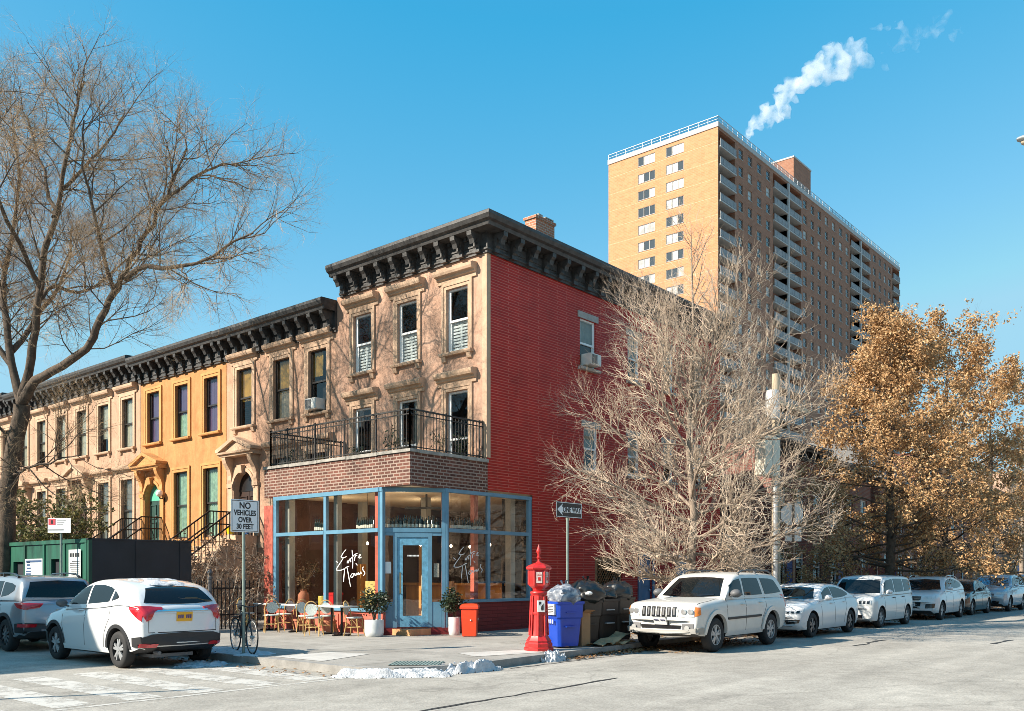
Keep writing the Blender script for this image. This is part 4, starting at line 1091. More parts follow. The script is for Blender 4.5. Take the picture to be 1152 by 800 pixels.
# ------------------------------------------------------------------ brick houses down the side street
def brick_house(x0, x1, zt, y0, label, m, roof=None, nw=2, dep=9.0, rows=2):
    r = thing('brick_house', label, 'house', (x0, y0, .14), world=True)
    T = FY(y0); step = (x1-x0)/nw; ops = []
    for i in range(nw):
        for k in range(rows):
            xc = x0+step*(i+.5); zb = 1.2+k*3.0; ops.append((xc-.5,xc+.5,zb,zb+1.7))
    dx = x0+step*.5+step*.5 if nw > 1 else x0+.9
    ops_d = (dx-.5, dx+.5, .14, 2.4)
    mb = MB(); wall(mb, T, x0, x1, 0, zt, ops+[ops_d], .15); mb.build('front_wall', m, r, fix=False)
    mb = MB(); mb.add([(x0,y0,0),(x0,y0+dep,0),(x0,y0+dep,zt),(x0,y0,zt)], [(0,1,2,3)]); mb.add([(x1,y0,0),(x1,y0+dep,0),(x1,y0+dep,zt),(x1,y0,zt)], [(0,1,2,3)]); mb.add([(x0,y0+dep,0),(x1,y0+dep,0),(x1,y0+dep,zt),(x0,y0+dep,zt)], [(0,1,2,3)])
    mb.build('end_wall', m, r, fix=False)
    interior(r, T, x0+.1, x1-.1, .2, zt-.2, -.9)
    for (a, b, c, e) in ops: window(r, T, (a+b)/2, c, e, b-a, M_WHITE, None, None, rec=.08, curtains=[('grey',.0,1,.45,1)], sill_m=M_GREYLINT, cw=.05)
    mb = MB(); mb.tbox(T, ops_d[0], -.12, .14, ops_d[1], -.06, 2.39); mb.build('door', mat('strong_blue_door', (.03,.08,.30), .5), r)
    if roof:
        mb = MB(); mb.add([(x0-.2,y0-.3,zt),(x1+.2,y0-.3,zt),(x1-.6,y0+2.2,zt+2.6),(x0+.6,y0+2.2,zt+2.6),(x0-.2,y0+dep,zt),(x1+.2,y0+dep,zt),(x1-.6,y0+dep-2,zt+2.6),(x0+.6,y0+dep-2,zt+2.6)], [(0,1,2,3),(1,5,6,2),(5,4,7,6),(4,0,3,7),(3,2,6,7)])
        mb.build('roof', roof, r, fix=False)
    else:
        mb = MB(); mb.add([(x0,y0,zt-.1),(x1,y0,zt-.1),(x1,y0+dep,zt-.1),(x0,y0+dep,zt-.1)], [(0,1,2,3)]); mb.build('roof', mat('tar_roof', (.05,.05,.05), .9), r, fix=False)
        cornice(r, T, x0, x1, zt-.7, zt+.1, .45, .9, M_CORN)
M_RB1 = brick_mat('dark_red_street_brick', (.16,.045,.035), (.20,.06,.045), (.22,.15,.12), .22, .075, .01)
M_RB2 = brick_mat('brown_red_street_brick', (.22,.075,.05), (.26,.095,.06), (.26,.2,.16), .22, .075, .01)
brick_house(13.52, 20.0, 7.6, 3.6, 'dark red brick rear wing behind the pale utility pole', M_RB1, nw=3)
brick_house(21.5, 28.0, 8.0, 1.5, 'dark red brick house hidden behind the brown-leaved oak', M_RB1, nw=3)
brick_house(28.1, 34.8, 7.6, 1.5, 'brown-red brick house behind the sparse right-hand oak', M_RB2, nw=3)
brick_house(35.5, 43.0, 7.2, 1.2, 'red brick house with dark grey slate roof at the far end of the parked cars', M_RB2, roof=mat('grey_slate_roof', (.05,.052,.056), .6, var=.25, scale=5), nw=3)
brick_house(56.3, 66.0, 8.4, 1.2, 'distant pinkish brick house past the farthest parked cars', mat('pink_brick_far', (.34,.18,.13), .85, var=.15, scale=3), nw=3, rows=2)
brick_house(66.2, 84.0, 10.2, .6, 'distant pale brick block closing the side street at the right edge', mat('pale_brick_far', (.40,.26,.19), .85, var=.15, scale=3), nw=6, rows=3)
brick_house(43.2, 56.0, 9.6, 1.5, 'farthest brick building down the side street at the right edge', M_RB1, nw=5, rows=3)
# red board fence with a steel rail between the houses
f = thing('board_fence', 'dark red fence with pale steel top rail behind the dark parked car', 'fence', (27.5,-.6,.14), world=True)
mb = MB()
for i in range(34): mb.box(24.8+i*.2,-.62,.14,24.98+i*.2,-.58,2.0+.02*(i%3))
mb.build('board_panel', mat('dark_red_boards', (.17,.03,.03), .7, var=.2, scale=5), f)
for i in range(4):
    mb = MB(); mb.lathe([(.04,.14),(.04,2.3)], 8, (24.75+i*2.27,-.7,0)); mb.build('post', M_STEEL, f)
mb = MB(); mb.bar((24.7,-.7,2.28),(31.6,-.7,2.28),.06); mb.build('top_rail', M_STEEL, f)

# ------------------------------------------------------------------ cars
def interp(tab, x):
    """smooth (monotone cubic) interpolation through a table of (x, y), x ascending"""
    xs = [t[0] for t in tab]; ys = [t[1] for t in tab]
    if x <= xs[0]: return ys[0]
    if x >= xs[-1]: return ys[-1]
    n = len(xs); d = [(ys[i+1]-ys[i])/(xs[i+1]-xs[i]) for i in range(n-1)]
    m = [d[0]] + [0 if d[i-1]*d[i] <= 0 else 2*d[i-1]*d[i]/(d[i-1]+d[i]) for i in range(1, n-1)] + [d[-1]]
    i = max(j for j in range(n-1) if xs[j] <= x); h = xs[i+1]-xs[i]; t = (x-xs[i])/h
    return (2*t**3-3*t**2+1)*ys[i] + (t**3-2*t**2+t)*h*m[i] + (-2*t**3+3*t**2)*ys[i+1] + (t**3-t**2)*h*m[i+1]

class Car:
    def __init__(s, label, paint, loc, rotz, sp, group=None, name='parked_car', cat='car'):
        s.sp = sp; s.root = thing(name, label, cat, loc, rotz, group)
        s.paint = paint
        L, W = sp['L'], sp['W']; s.L, s.W = L, W
        s.top = sorted(sp['top']); s.roof = sorted(sp['roof']); s.bot = sorted(sp['bot'])
        s.front = L/2-sp['fo']; s.rear = s.front-sp['wb']; s.r = sp['r']
        s.body()
    def warp(s, x, y):
        h = s.L/2; k = s.sp.get('curve', (.16,.10))
        a = max(0, (abs(x)-h*.35)/(h*.65)); a = a*a*(3-2*a)
        q = (abs(y)/(s.W/2))**2.4
        return x - (k[0] if x > 0 else -k[1])*a*q
    def wid(s, x):
        h = s.L/2; d = h-abs(x); e = s.sp.get('round', .42); f = s.sp.get('endw', .86)
        if d >= e: return s.W/2*(1-.02*(abs(x)/h)**2)
        return s.W/2*(f+(1-f)*math.sqrt(max(0, 1-(1-d/e)**2)))*(1-.02*(abs(x)/h)**2)
    def body(s):
        sp = s.sp; L = s.L; h = L/2
        xs = sorted(set([-h+d for d in (0,.02,.05,.10,.17,.27,.40)] + [h-d for d in (0,.02,.05,.10,.17,.27,.40)] + list(np.linspace(-h+.5, h-.5, 26))))
        sec = sp.get('sec', [(0,0),(.84,0),(.95,.05),(.985,.16),(1.0,.42),(.995,.66),(.975,.82),(.945,.92),(.89,.985),(.78,1.015),(.42,1.04),(0,1.05)])
        rows = []
        for x in xs:
            zb, zt, w_ = interp(s.bot, x), interp(s.top, x), s.wid(x)
            half = [(f*w_, zb+(zt-zb)*t) for f, t in sec]
            ring = [(y, z) for y, z in half] + [(-y, z) for y, z in half[-2:0:-1]]
            rows.append([(s.warp(x, y), y, z) for y, z in ring])
        n = len(rows[0]); V = [p for r_ in rows for p in r_]; F = []
        for i in range(len(rows)-1):
            for j in range(n): F.append((i*n+j, i*n+(j+1) % n, (i+1)*n+(j+1) % n, (i+1)*n+j))
        F.append(tuple(range(n))); F.append(tuple(range((len(rows)-1)*n, len(rows)*n)))
        lo = MB(); lo.add(V, F); tmp = lo.build('tmp_body', s.paint, None)
        cut = MB()
        for ax in (s.front, s.rear):
            for sg in (-1, 1):
                ra = s.r*sp.get('arch', 1.15)
                y0, y1 = sorted((sg*(s.W/2-.36), sg*(s.W/2+.2)))
                cut.lathe([(ra, y0), (ra, y1)], 32, (ax, 0, s.r+.02), 'y')
        tc = cut.build('tmp_cut', M_PLASTIC, None)
        md = tmp.modifiers.new('b', 'BOOLEAN'); md.operation = 'DIFFERENCE'; md.object = tc; md.solver = 'EXACT'
        dg = bpy.context.evaluated_depsgraph_get(); dg.update()
        me = bpy.data.meshes.new_from_object(tmp.evaluated_get(dg))
        bpy.data.objects.remove(tmp); bpy.data.objects.remove(tc)
        # wheel-well lining dark
        me.materials.clear(); me.materials.append(s.paint); me.materials.append(M_PLASTIC)
        for p in me.polygons:
            c = p.center; p.material_index = 0
            for ax in (s.front, s.rear):
                if math.hypot(c.x-ax, c.z-s.r-.02) < s.r*sp.get('arch', 1.15)*1.01 and abs(c.y) < s.W/2-.02 and c.z > .2: p.material_index = 1
            if p.normal.z < -.75: p.material_index = 1
        me.polygons.foreach_set('use_smooth', [True]*len(me.polygons)); me.set_sharp_from_angle(angle=R(42))
        me.name = 'body'
        b = bpy.data.objects.new('body', me); COL.objects.link(b); b.parent = s.root; s.bodyo = b
        # greenhouse
        x0, x1 = s.roof[0][0], s.roof[-1][0]
        gx = sorted(set(list(np.linspace(x0, x1, 30)) + [x0+.03, x0+.08, x1-.03, x1-.08]))
        rows = []; tb = sp.get('tumble', .30)
        for x in gx:
            zb = interp(s.top, x)-.03; zr = max(interp(s.roof, x), zb+.035); w_ = s.wid(x)*sp.get('belt', .925)
            hh = zr-zb; yt = w_-tb*hh
            half = [(0,zb),(w_,zb),(w_-tb*hh*.33,zb+hh*.36),(w_-tb*hh*.68,zb+hh*.70),(yt,zb+hh*.885),(yt*.965,zb+hh*.955),(yt*.88,zb+hh*.995),(yt*.55,zr+.018*min(1,hh*2)),(0,zr+.028*min(1,hh*2))]
            ring = half + [(-y, z) for y, z in half[-2:0:-1]]
            rows.append([(s.warp2(x, y, x0, x1), y, z) for y, z in ring])
        n = len(rows[0]); V = [p for r_ in rows for p in r_]; F = []
        for i in range(len(rows)-1):
            for j in range(n): F.append((i*n+j, i*n+(j+1) % n, (i+1)*n+(j+1) % n, (i+1)*n+j))
        F.append(tuple(range(n))); F.append(tuple(range((len(rows)-1)*n, len(rows)*n)))
        g = MB(); g.add(V, F); s.roofo = g.build('roof', sp.get('roof_paint', s.paint), s.root, smooth=True, sharp=48)
        # what the trims get projected on
        bv = [v.co.copy() for v in me.vertices]; bf = [tuple(p.vertices) for p in me.polygons if p.material_index == 0]
        off = len(bv); gv = [Vector(v) for v in V]; gf = [tuple(i+off for i in f) for f in F]
        s.tree = BVHTree.FromPolygons(bv+gv, bf+gf)
        s.wheels()
    def warp2(s, x, y, x0, x1):
        m = (x0+x1)/2; a = abs(x-m)/((x1-x0)/2); a = max(0, (a-.3)/.7); a = a*a
        k = s.sp.get('gcurve', (.22,.14)); q = (abs(y)/(s.W/2))**2.2
        return x - (k[0] if x > m else -k[1])*a*q
    def hit(s, p, d):
        d = Vector(d); l, n, i, dist = s.tree.ray_cast(Vector(p), d)
        if l is None: return None, None
        if n.dot(d) > 0: n = -n
        return l, n
    def decal(s, name, top, bot, side, m, off=.006, nu=10, nv=4, parent=None, smooth=True, thick=.02, mirror=False, curve=True):
        """a panel laid on the car's skin. side 'f','r' take (y,z) outlines, 'l','s' (left, right) take (x,z), 't' takes (x,y)."""
        def pl(P, t):
            ds = [0]
            for a, b in zip(P, P[1:]): ds.append(ds[-1]+math.hypot(b[0]-a[0], b[1]-a[1]))
            q = t*ds[-1]
            for i in range(len(P)-1):
                if q <= ds[i+1]+1e-9:
                    k = (q-ds[i])/max(1e-9, ds[i+1]-ds[i]); return (P[i][0]+(P[i+1][0]-P[i][0])*k, P[i][1]+(P[i+1][1]-P[i][1])*k)
            return P[-1]
        # keep the outline's own corners
        def params(P):
            ds = [0]
            for a, b in zip(P, P[1:]): ds.append(ds[-1]+math.hypot(b[0]-a[0], b[1]-a[1]))
            return [d/ds[-1] for d in ds]
        ts = sorted(set([round(i/nu, 5) for i in range(nu+1)] + [round(t, 5) for t in params(top)+params(bot)]))
        G = []; ok = True
        for t in ts:
            a, b = pl(top, t), pl(bot, t); col = []
            for j in range(nv+1):
                k = j/nv; u, z = a[0]+(b[0]-a[0])*k, a[1]+(b[1]-a[1])*k
                if side == 'f': p, d = (5, u, z), (-1,0,0)
                elif side == 'r': p, d = (-5, u, z), (1,0,0)
                elif side == 'l': p, d = (u, 3, z), (0,-1,0)
                elif side == 's': p, d = (u, -3, z), (0,1,0)
                else: p, d = (u, z, 4), (0,0,-1)
                l, n = s.hit(p, d)
                if l is not None and side in 'fr' and abs(l.x) < s.L/2-.6 and name not in ('windscreen','rear_window','wiper'): l = None
                if l is not None and side in 'ls' and abs(l.y) < s.W/2-.45: l = None
                col.append((l, n, Vector(d)))
            G.append(col)
        mb = MB(); V = []; F = []; nt_ = len(ts); m1 = nv+1
        for col in G:
            for l, n, d in col:
                if l is None: V.append(None)
                else:
                    nn = (n-d).normalized(); V.append(l+nn*off)
        good = lambda i: V[i] is not None
        for i in range(nt_-1):
            for j in range(nv):
                q = (i*m1+j, i*m1+j+1, (i+1)*m1+j+1, (i+1)*m1+j)
                if all(good(k) for k in q): F.append(q)
        base = [Vector((0,0,0)) if v is None else v for v in V]
        inner = []
        for idx, col in enumerate(G):
            for l, n, d in col: inner.append(Vector((0,0,0)) if l is None else l+d*thick)
        nb = len(base)
        from collections import Counter
        ec = Counter()
        for f in F:
            for a, b in zip(f, f[1:]+f[:1]): ec[tuple(sorted((a,b)))] += 1
        S = []
        for f in F:
            for a, b in zip(f, f[1:]+f[:1]):
                if ec[tuple(sorted((a,b)))] == 1: S.append((a, b, b+nb, a+nb))
        if not F: return None
        used = sorted({i for f in F+S for i in f}); mp = {k: i for i, k in enumerate(used)}
        allv = base+inner
        mb.add([allv[i] for i in used], [tuple(mp[i] for i in f) for f in F+S])
        return mb.build(name, m, parent or s.root, smooth=smooth, sharp=40)
    def both(s, name, top, bot, m, **k):
        a = s.decal(name, top, bot, 'l', m, **k); b = s.decal(name, top, bot, 's', m, **k); return a, b
    def line(s, name, pts, side, m=None, w=.008, off=.0015, parent=None):
        """a thin shut line"""
        A = []; B = []
        top = []; bot = []
        for i, p in enumerate(pts):
            a = pts[max(i-1,0)]; b = pts[min(i+1,len(pts)-1)]; t = Vector((b[0]-a[0], b[1]-a[1])).normalized()
            top.append((p[0]-t.y*w, p[1]+t.x*w)); bot.append((p[0]+t.y*w, p[1]-t.x*w))
        return s.decal(name, top, bot, side, m or M_PLASTIC, off=off, nu=max(12, len(pts)*3), nv=1, parent=parent or s.bodyo, thick=.002)
    def wheels(s):
        sp = s.sp; r = s.r; tw_ = .21; hub = sp.get('rim', .66); ns = sp.get('spokes', 5)
        for ax in (s.front, s.rear):
            for sg in (1, -1):
                yo = sg*(s.W/2-.025); yi = yo-sg*tw_
                mb = MB(); lo_, hi_ = sorted((yo, yi))
                mb.lathe([(r*.62,lo_+.01),(r*.80,lo_),(r*.95,lo_+.012),(r,lo_+.045),(r,hi_-.045),(r*.95,hi_-.012),(r*.80,hi_),(r*.62,hi_-.01),(r*.62,lo_+.01)], 36, (ax,0,r), 'y', cap=False)
                wh = mb.build('wheel', M_RUBBER, s.root, smooth=True, sharp=50)
                rr = r*hub; mb = MB(); f = yo-sg*.012; bk = yo-sg*.09
                # barrel ring
                mb.lathe([(rr*.93,min(f,bk)),(rr*1.0,min(f,bk)),(rr*1.0,max(f,bk)),(rr*.93,max(f,bk)),(rr*.93,min(f,bk))], 30, (ax,0,r), 'y', cap=False)
                mb.lathe([(rr*.20,min(f-sg*.03,f+sg*.004)),(rr*.20,max(f-sg*.03,f+sg*.004))], 14, (ax,0,r), 'y')
                for k in range(ns):
                    a = 2*math.pi*(k+.25)/ns
                    for q in ((-.09,.09) if ns <= 6 and sp.get('twin', True) else (0,)):
                        a1 = a+q*1.6
                        p0 = (ax+rr*.12*math.cos(a1), f-sg*.018, r+rr*.12*math.sin(a1)); p1 = (ax+rr*.96*math.cos(a+q*2.2), f-sg*.03, r+rr*.96*math.sin(a+q*2.2))
                        mb.bar(p0, p1, .03 if ns <= 6 else .026, .045)
                mb.build('rim', sp.get('rim_m', M_RIM), wh, smooth=True, sharp=30)
                mb = MB(); mb.lathe([(.001,min(bk,bk+sg*.01)),(rr*.93,min(bk,bk+sg*.01)),(rr*.93,max(bk,bk+sg*.01)),(.001,max(bk,bk+sg*.01))], 20, (ax,0,r), 'y'); mb.build('brake_disc', M_GRAYPL, wh)
    def flares(s, m, wd=.055, out=.012):
        for ax in (s.front, s.rear):
            for sg, side in ((1,'l'),(-1,'s')):
                ra = s.r*s.sp.get('arch', 1.15); mb = MB(); A = []; B = []; C = []
                for i in range(25):
                    a = math.pi*(.0+1.0*i/24)
                    pts = []
                    for rr in (ra*.985, ra+wd):
                        x, z = ax+rr*math.cos(a), s.r+.02+rr*math.sin(a)
                        x2, z2 = ax+(ra+wd*1.0)*math.cos(a), s.r+.02+(ra+wd)*math.sin(a)
                        l, n = s.hit((x2, sg*3, max(z2, interp(s.bot, x2)+.03)), (0,-sg,0))
                        y = l.y if l is not None else sg*s.W/2
                        pts.append((x, y+sg*out, z))
                    A.append(pts[0]); B.append(pts[1]); C.append((pts[1][0], pts[1][1]-sg*.03, pts[1][2]))
                mb.strip(A, B); mb.strip(B, C); mb.strip(A, [(x, y-sg*.08, z) for x, y, z in A]); mb.build('wheel_arch_trim', m, s.root, smooth=True, sharp=50, fix=False)
    def mirror(s, x, z, m, y=None, sc_=1.0):
        for sg in (1, -1):
            yy = (y or s.wid(x)*.93)
            mb = MB(); c = (x, sg*(yy+.13), z)
            prof = [(-.06,.02),(-.055,.07),(-.02,.095),(.04,.085),(.09,.05),(.11,.01)]
            V = []; F = []; n = 10
            for px, rr in prof:
                for k in range(n):
                    a = 2*math.pi*k/n; V.append((c[0]+px*sc_, c[1]+rr*1.15*math.cos(a)*sc_, c[2]+rr*.85*math.sin(a)*sc_))
            for i in range(len(prof)-1):
                for k in range(n): F.append((i*n+k, i*n+(k+1) % n, (i+1)*n+(k+1) % n, (i+1)*n+k))
            F += [tuple(range(n)), tuple(range((len(prof)-1)*n, len(prof)*n))]
            mb.add(V, F); mb.bar((x+.01, sg*(yy-.02), z-.07), (x+.02, sg*(yy+.09), z-.03), .05, .03)
            mb.build('mirror', m, s.root, smooth=True, sharp=60)
    def handle(s, x, z, m):
        for sg, side in ((1,'l'),(-1,'s')):
            l, n = s.hit((x, sg*3, z), (0,-sg,0))
            if l is None: continue
            mb = MB(); mb.tube([(x+.10, l.y-sg*.005, z), (x+.08, l.y+sg*.03, z), (x-.08, l.y+sg*.03, z+.003), (x-.10, l.y-sg*.005, z+.003)], .014, 6)
            mb.build('door_handle', m, s.root, smooth=True)
    def rails(s, x0, x1, m, h=.05, inset=.06):
        for sg in (1, -1):
            P = []
            for i in range(9):
                x = x0+(x1-x0)*i/8; zb = interp(s.top, x); zr = interp(s.roof, x); yt = s.wid(x)*s.sp.get('belt', .925)-s.sp.get('tumble', .3)*(zr-zb)-inset
                P.append((x, sg*yt, zr+h*(0.2 if i in (0, 8) else 1)+.01))
            mb = MB(); mb.tube(P, .02, 6)
            for i in (0, 4, 8): mb.bar((P[i][0], P[i][1], P[i][2]-.08), P[i], .05, .03)
            mb.build('roof_rail', m, s.root, smooth=True)
    def plate(s, side, y, z, m, w_=.30, h_=.16, off=.012, marks=None):
        t = [(y-w_/2, z+h_/2), (y+w_/2, z+h_/2)]; b = [(y-w_/2, z-h_/2), (y+w_/2, z-h_/2)]
        p = s.decal('licence_plate', t, b, side, m, off=off, nu=2, nv=1)
        q = mat('plate_marks', marks or (.06,.05,.2), .6)
        if p:
            for i in range(7):
                if i == 3: continue
                yy = y-w_*.38+w_*.76*i/6
                s.decal('plate_mark', [(yy-.012, z+.035), (yy+.012, z+.035)], [(yy-.012, z-.03), (yy+.012, z-.03)], side, q, off=off+.002, nu=1, nv=1, parent=p)

P_WHITE = mat('white_car_paint', (.66,.665,.67), .28, coat=.8, var=.03, scale=1.5)
P_WHITE2 = mat('bright_white_car_paint', (.70,.705,.71), .25, coat=.9)
P_CREAM = mat('stone_white_car_paint', (.60,.585,.555), .35, coat=.5, var=.06, scale=2.5)
P_SILVER = mat('silver_grey_car_paint', (.30,.33,.37), .3, .55, coat=.8)
P_BLACK = mat('black_car_paint', (.015,.017,.02), .18, coat=1)
P_LBLUE = mat('pale_blue_silver_paint', (.42,.52,.60), .28, .35, coat=.9)
M_PLATEW = mat('white_plate', (.75,.75,.74), .5); M_PLATEY = mat('gold_plate', (.72,.36,.02), .5)
M_BLKG = mat('gloss_black_trim', (.012,.012,.013), .2, coat=.5)

def mirrorpoly(P): return [(-y, z) for y, z in P]

# --- white compact crossover seen from behind
L, W = 4.29, 1.77
c = Car('white compact crossover with snow on its roof and red tail lamps, seen from behind', P_WHITE2, (-9.72, .80, 0), R(90), dict(
    L=L, W=W, fo=.87, wb=2.61, r=.335, arch=1.14, rim=.68, curve=(.30,.10), round=.5, endw=.84, belt=.95, tumble=.33, gcurve=(.3,.10),
    top=[(2.145,.62),(2.08,.80),(1.85,.93),(1.4,1.0),(.95,1.05),(.3,1.07),(-.6,1.11),(-1.4,1.17),(-2.0,1.13),(-2.12,1.05),(-2.145,.98)],
    roof=[(1.12,1.05),(.75,1.25),(.35,1.45),(0,1.565),(-.4,1.60),(-.9,1.585),(-1.4,1.525),(-1.72,1.43),(-1.95,1.24),(-2.08,1.10)],
    bot=[(2.145,.40),(1.95,.24),(1.0,.22),(-1.0,.22),(-1.8,.28),(-2.05,.36),(-2.145,.46)],
    sec=[(0,0),(.84,0),(.94,.04),(.97,.14),(.985,.34),(1.0,.60),(.985,.78),(.955,.90),(.90,.98),(.78,1.01),(.42,1.03),(0,1.04)]))
hrv = c
c.flares(M_PLASTIC, .06, .014)
c.both('side_window', [(.78,1.20),(.42,1.39),(.12,1.475),(-.02,1.49)], [(.80,1.12),(.4,1.125),(.1,1.13),(-.02,1.135)], M_CARGLASS, nu=12, nv=5)
c.both('side_window', [(-.09,1.50),(-.5,1.50),(-.85,1.46),(-1.0,1.42)], [(-.10,1.14),(-.5,1.165),(-.85,1.19),(-.93,1.20)], M_CARGLASS, nu=12, nv=5)
c.both('side_window', [(-1.06,1.40),(-1.2,1.33),(-1.28,1.28)], [(-1.02,1.21),(-1.15,1.235),(-1.27,1.265)], M_BLKG, nu=6, nv=3)
c.decal('rear_window', [(-.52,1.44),(-.3,1.475),(0,1.485),(.3,1.475),(.52,1.44)], [(-.68,1.19),(-.3,1.165),(0,1.16),(.3,1.165),(.68,1.19)], 'r', M_CARGLASS, nu=16, nv=6, off=.008)
c.decal('windscreen', [(-.50,1.47),(0,1.50),(.50,1.47)], [(-.70,1.12),(0,1.10),(.70,1.12)], 'f', M_CARGLASS, nu=14, nv=6)
for sg in (1, -1):
    t = [(.40,1.10),(.60,1.125),(.76,1.13),(.835,1.125)]; b = [(.42,1.045),(.56,1.03),(.62,.90),(.70,.86)]
    t2 = [(sg*y, z) for y, z in t]; b2 = [(sg*y, z) for y, z in b]
    c.decal('tail_lamp', t2, b2, 'r', M_LAMPRED, off=.02, nu=10, nv=4)
    side = 'l' if sg > 0 else 's'
    c.decal('tail_lamp', [(-2.05,1.125),(-1.85,1.14),(-1.66,1.13)], [(-2.05,.86),(-1.9,.96),(-1.70,1.085)], side, M_LAMPRED, off=.014, nu=8, nv=4)
    c.decal('reflector', [(sg*.50,.46),(sg*.78,.47)], [(sg*.52,.405),(sg*.78,.41)], 'r', M_LAMPRED, off=.042, nu=6, nv=1)
    c.decal('headlamp', [(sg*.45,.78),(sg*.82,.80)], [(sg*.48,.68),(sg*.82,.66)], 'f', M_LAMPCLEAR, off=.01)
c.decal('rear_bumper', [(-.76,.58),(-.6,.63),(0,.645),(.6,.63),(.76,.58)], [(-.76,.40),(-.6,.37),(0,.36),(.6,.37),(.76,.40)], 'r', M_PLASTIC, off=.03, nu=20, nv=4)
for sg, sd in ((1,'l'),(-1,'s')): c.decal('rear_bumper', [(-2.10,.60),(-1.84,.57)], [(-2.10,.38),(-1.83,.41)], sd, M_PLASTIC, off=.02, nu=4, nv=3)
c.decal('chrome_strip', [(-.55,1.055),(0,1.06),(.55,1.055)], [(-.55,1.03),(0,1.035),(.55,1.03)], 'r', M_CHROME, off=.02, nu=10, nv=1)
c.plate('r', -.0, .93, M_PLATEY, .31, .165, .016)
c.both('sill_trim', [(1.0,.33),(-1.0,.33)], [(1.0,.23),(-1.0,.23)], M_PLASTIC, off=.014, nu=12, nv=1)
for sd in 'ls':
    c.line('shut_line', [(-.05,1.12),(-.06,.8),(-.03,.36)], sd); c.line('shut_line', [(.92,1.05),(.90,.7),(.80,.36)], sd); c.line('shut_line', [(-1.0,1.18),(-1.05,.9),(-.85,.62),(-.80,.36)], sd)
c.line('shut_line', [(-.66,1.0),(-.66,.66),(0,.655),(.66,.66),(.66,1.0)], 'r')
c.mirror(.74, 1.14, M_GRAYPL); c.handle(.16, 1.02, P_WHITE2)
mb = MB(); mb.tube([(-1.9,.45,.30),(-2.08,.45,.29)], .035, 8); mb.box(-1.9,-.3,.20,-1.4,.5,.26); mb.build('exhaust', M_GRAYPL, c.root)
from mathutils import noise as _nz
mb = MB(); V = []; F = []; n = 24
for i in range(n+1):
    for j in range(n+1):
        x = -1.60+.85*i/n; y = -.56+1.12*j/n
        l, nn = c.hit((x,y,4), (0,0,-1)); t = _nz.fractal(Vector((x*3,y*3,2)), .8, 2, 4) + .35 - (abs(y)/.56)**4 - .5*abs(i/n-.45)
        V.append((x,y,(l.z if l else 1.5)+ (.004+.022*min(t,1) if t > 0 else -.03)))
for i in range(n):
    for j in range(n): F.append((i*(n+1)+j, (i+1)*(n+1)+j, (i+1)*(n+1)+j+1, i*(n+1)+j+1))
mb.add(V, F); mb2 = mb
roof_snow = mb.build('roof_snow', M_SNOW, c.root, smooth=True, sharp=80)

# --- silver SUV ahead of it
c = Car('silver grey sport utility car parked ahead of the white crossover at left', P_SILVER, (-9.62, 6.12, 0), R(90), dict(
    L=4.45, W=1.82, fo=.90, wb=2.64, r=.36, arch=1.14, rim=.68, spokes=10, twin=False, curve=(.25,.12), round=.45, belt=.95, tumble=.30, rim_m=mat('dark_machined_rim', (.18,.18,.19), .3, .8),
    top=[(2.225,.70),(2.15,.90),(1.8,1.0),(1.2,1.06),(.9,1.09),(0,1.11),(-1.0,1.15),(-1.9,1.16),(-2.15,1.10),(-2.225,1.02)],
    roof=[(1.1,1.09),(.6,1.40),(.25,1.58),(-.2,1.65),(-.9,1.66),(-1.5,1.63),(-1.85,1.58),(-2.0,1.45),(-2.12,1.14)],
    bot=[(2.225,.42),(2.0,.26),(1.0,.23),(-1.0,.23),(-1.9,.30),(-2.225,.46)]))
c.flares(M_PLASTIC, .07, .014)
c.both('side_window', [(.70,1.30),(.30,1.48),(.0,1.53)], [(.76,1.15),(.3,1.155),(.0,1.16)], M_CARGLASS, nu=10, nv=5)
c.both('side_window', [(-.07,1.54),(-.6,1.55),(-.92,1.54)], [(-.07,1.165),(-.6,1.17),(-.95,1.18)], M_CARGLASS, nu=10, nv=5)
c.both('side_window', [(-1.0,1.53),(-1.4,1.50),(-1.62,1.45)], [(-1.02,1.20),(-1.35,1.24),(-1.62,1.34)], M_CARGLASS, nu=10, nv=5)
c.decal('rear_window', [(-.58,1.53),(0,1.56),(.58,1.53)], [(-.72,1.20),(0,1.18),(.72,1.20)], 'r', M_CARGLASS, nu=14, nv=6, off=.01)
for sg in (1, -1):
    c.decal('tail_lamp', [(sg*.42,1.06),(sg*.84,1.08)], [(sg*.50,.97),(sg*.80,.93)], 'r', M_LAMPRED, off=.02)
    c.decal('tail_lamp', [(-2.12,1.08),(-1.78,1.07)], [(-2.12,.94),(-1.95,.97)], 'l' if sg > 0 else 's', M_LAMPRED, off=.012)
    c.decal('reflector', [(sg*.55,.62),(sg*.86,.63)], [(sg*.57,.55),(sg*.86,.56)], 'r', M_LAMPRED, off=.04, nu=6, nv=1)
c.decal('rear_bumper', [(-.78,.65),(0,.60),(.78,.65)], [(-.78,.42),(0,.38),(.78,.42)], 'r', M_PLASTIC, off=.03, nu=20, nv=4)
for sg, sd in ((1,'l'),(-1,'s')): c.decal('rear_bumper', [(-2.17,.66),(-1.87,.63)], [(-2.17,.42),(-1.86,.44)], sd, M_PLASTIC, off=.016, nu=4, nv=3)
c.both('sill_trim', [(1.0,.36),(-1.0,.36)], [(1.0,.24),(-1.0,.24)], M_PLASTIC, off=.014, nu=12, nv=1)
for sd in 'ls': c.line('shut_line', [(-.03,1.16),(-.05,.8),(-.02,.38)], sd); c.line('shut_line', [(-1.0,1.18),(-1.1,.9),(-.85,.6),(-.8,.38)], sd)
c.mirror(.72, 1.2, P_SILVER); c.handle(.12, 1.02, P_SILVER); c.handle(-.85, 1.04, P_SILVER); c.rails(-1.5, .1, M_BLKG)
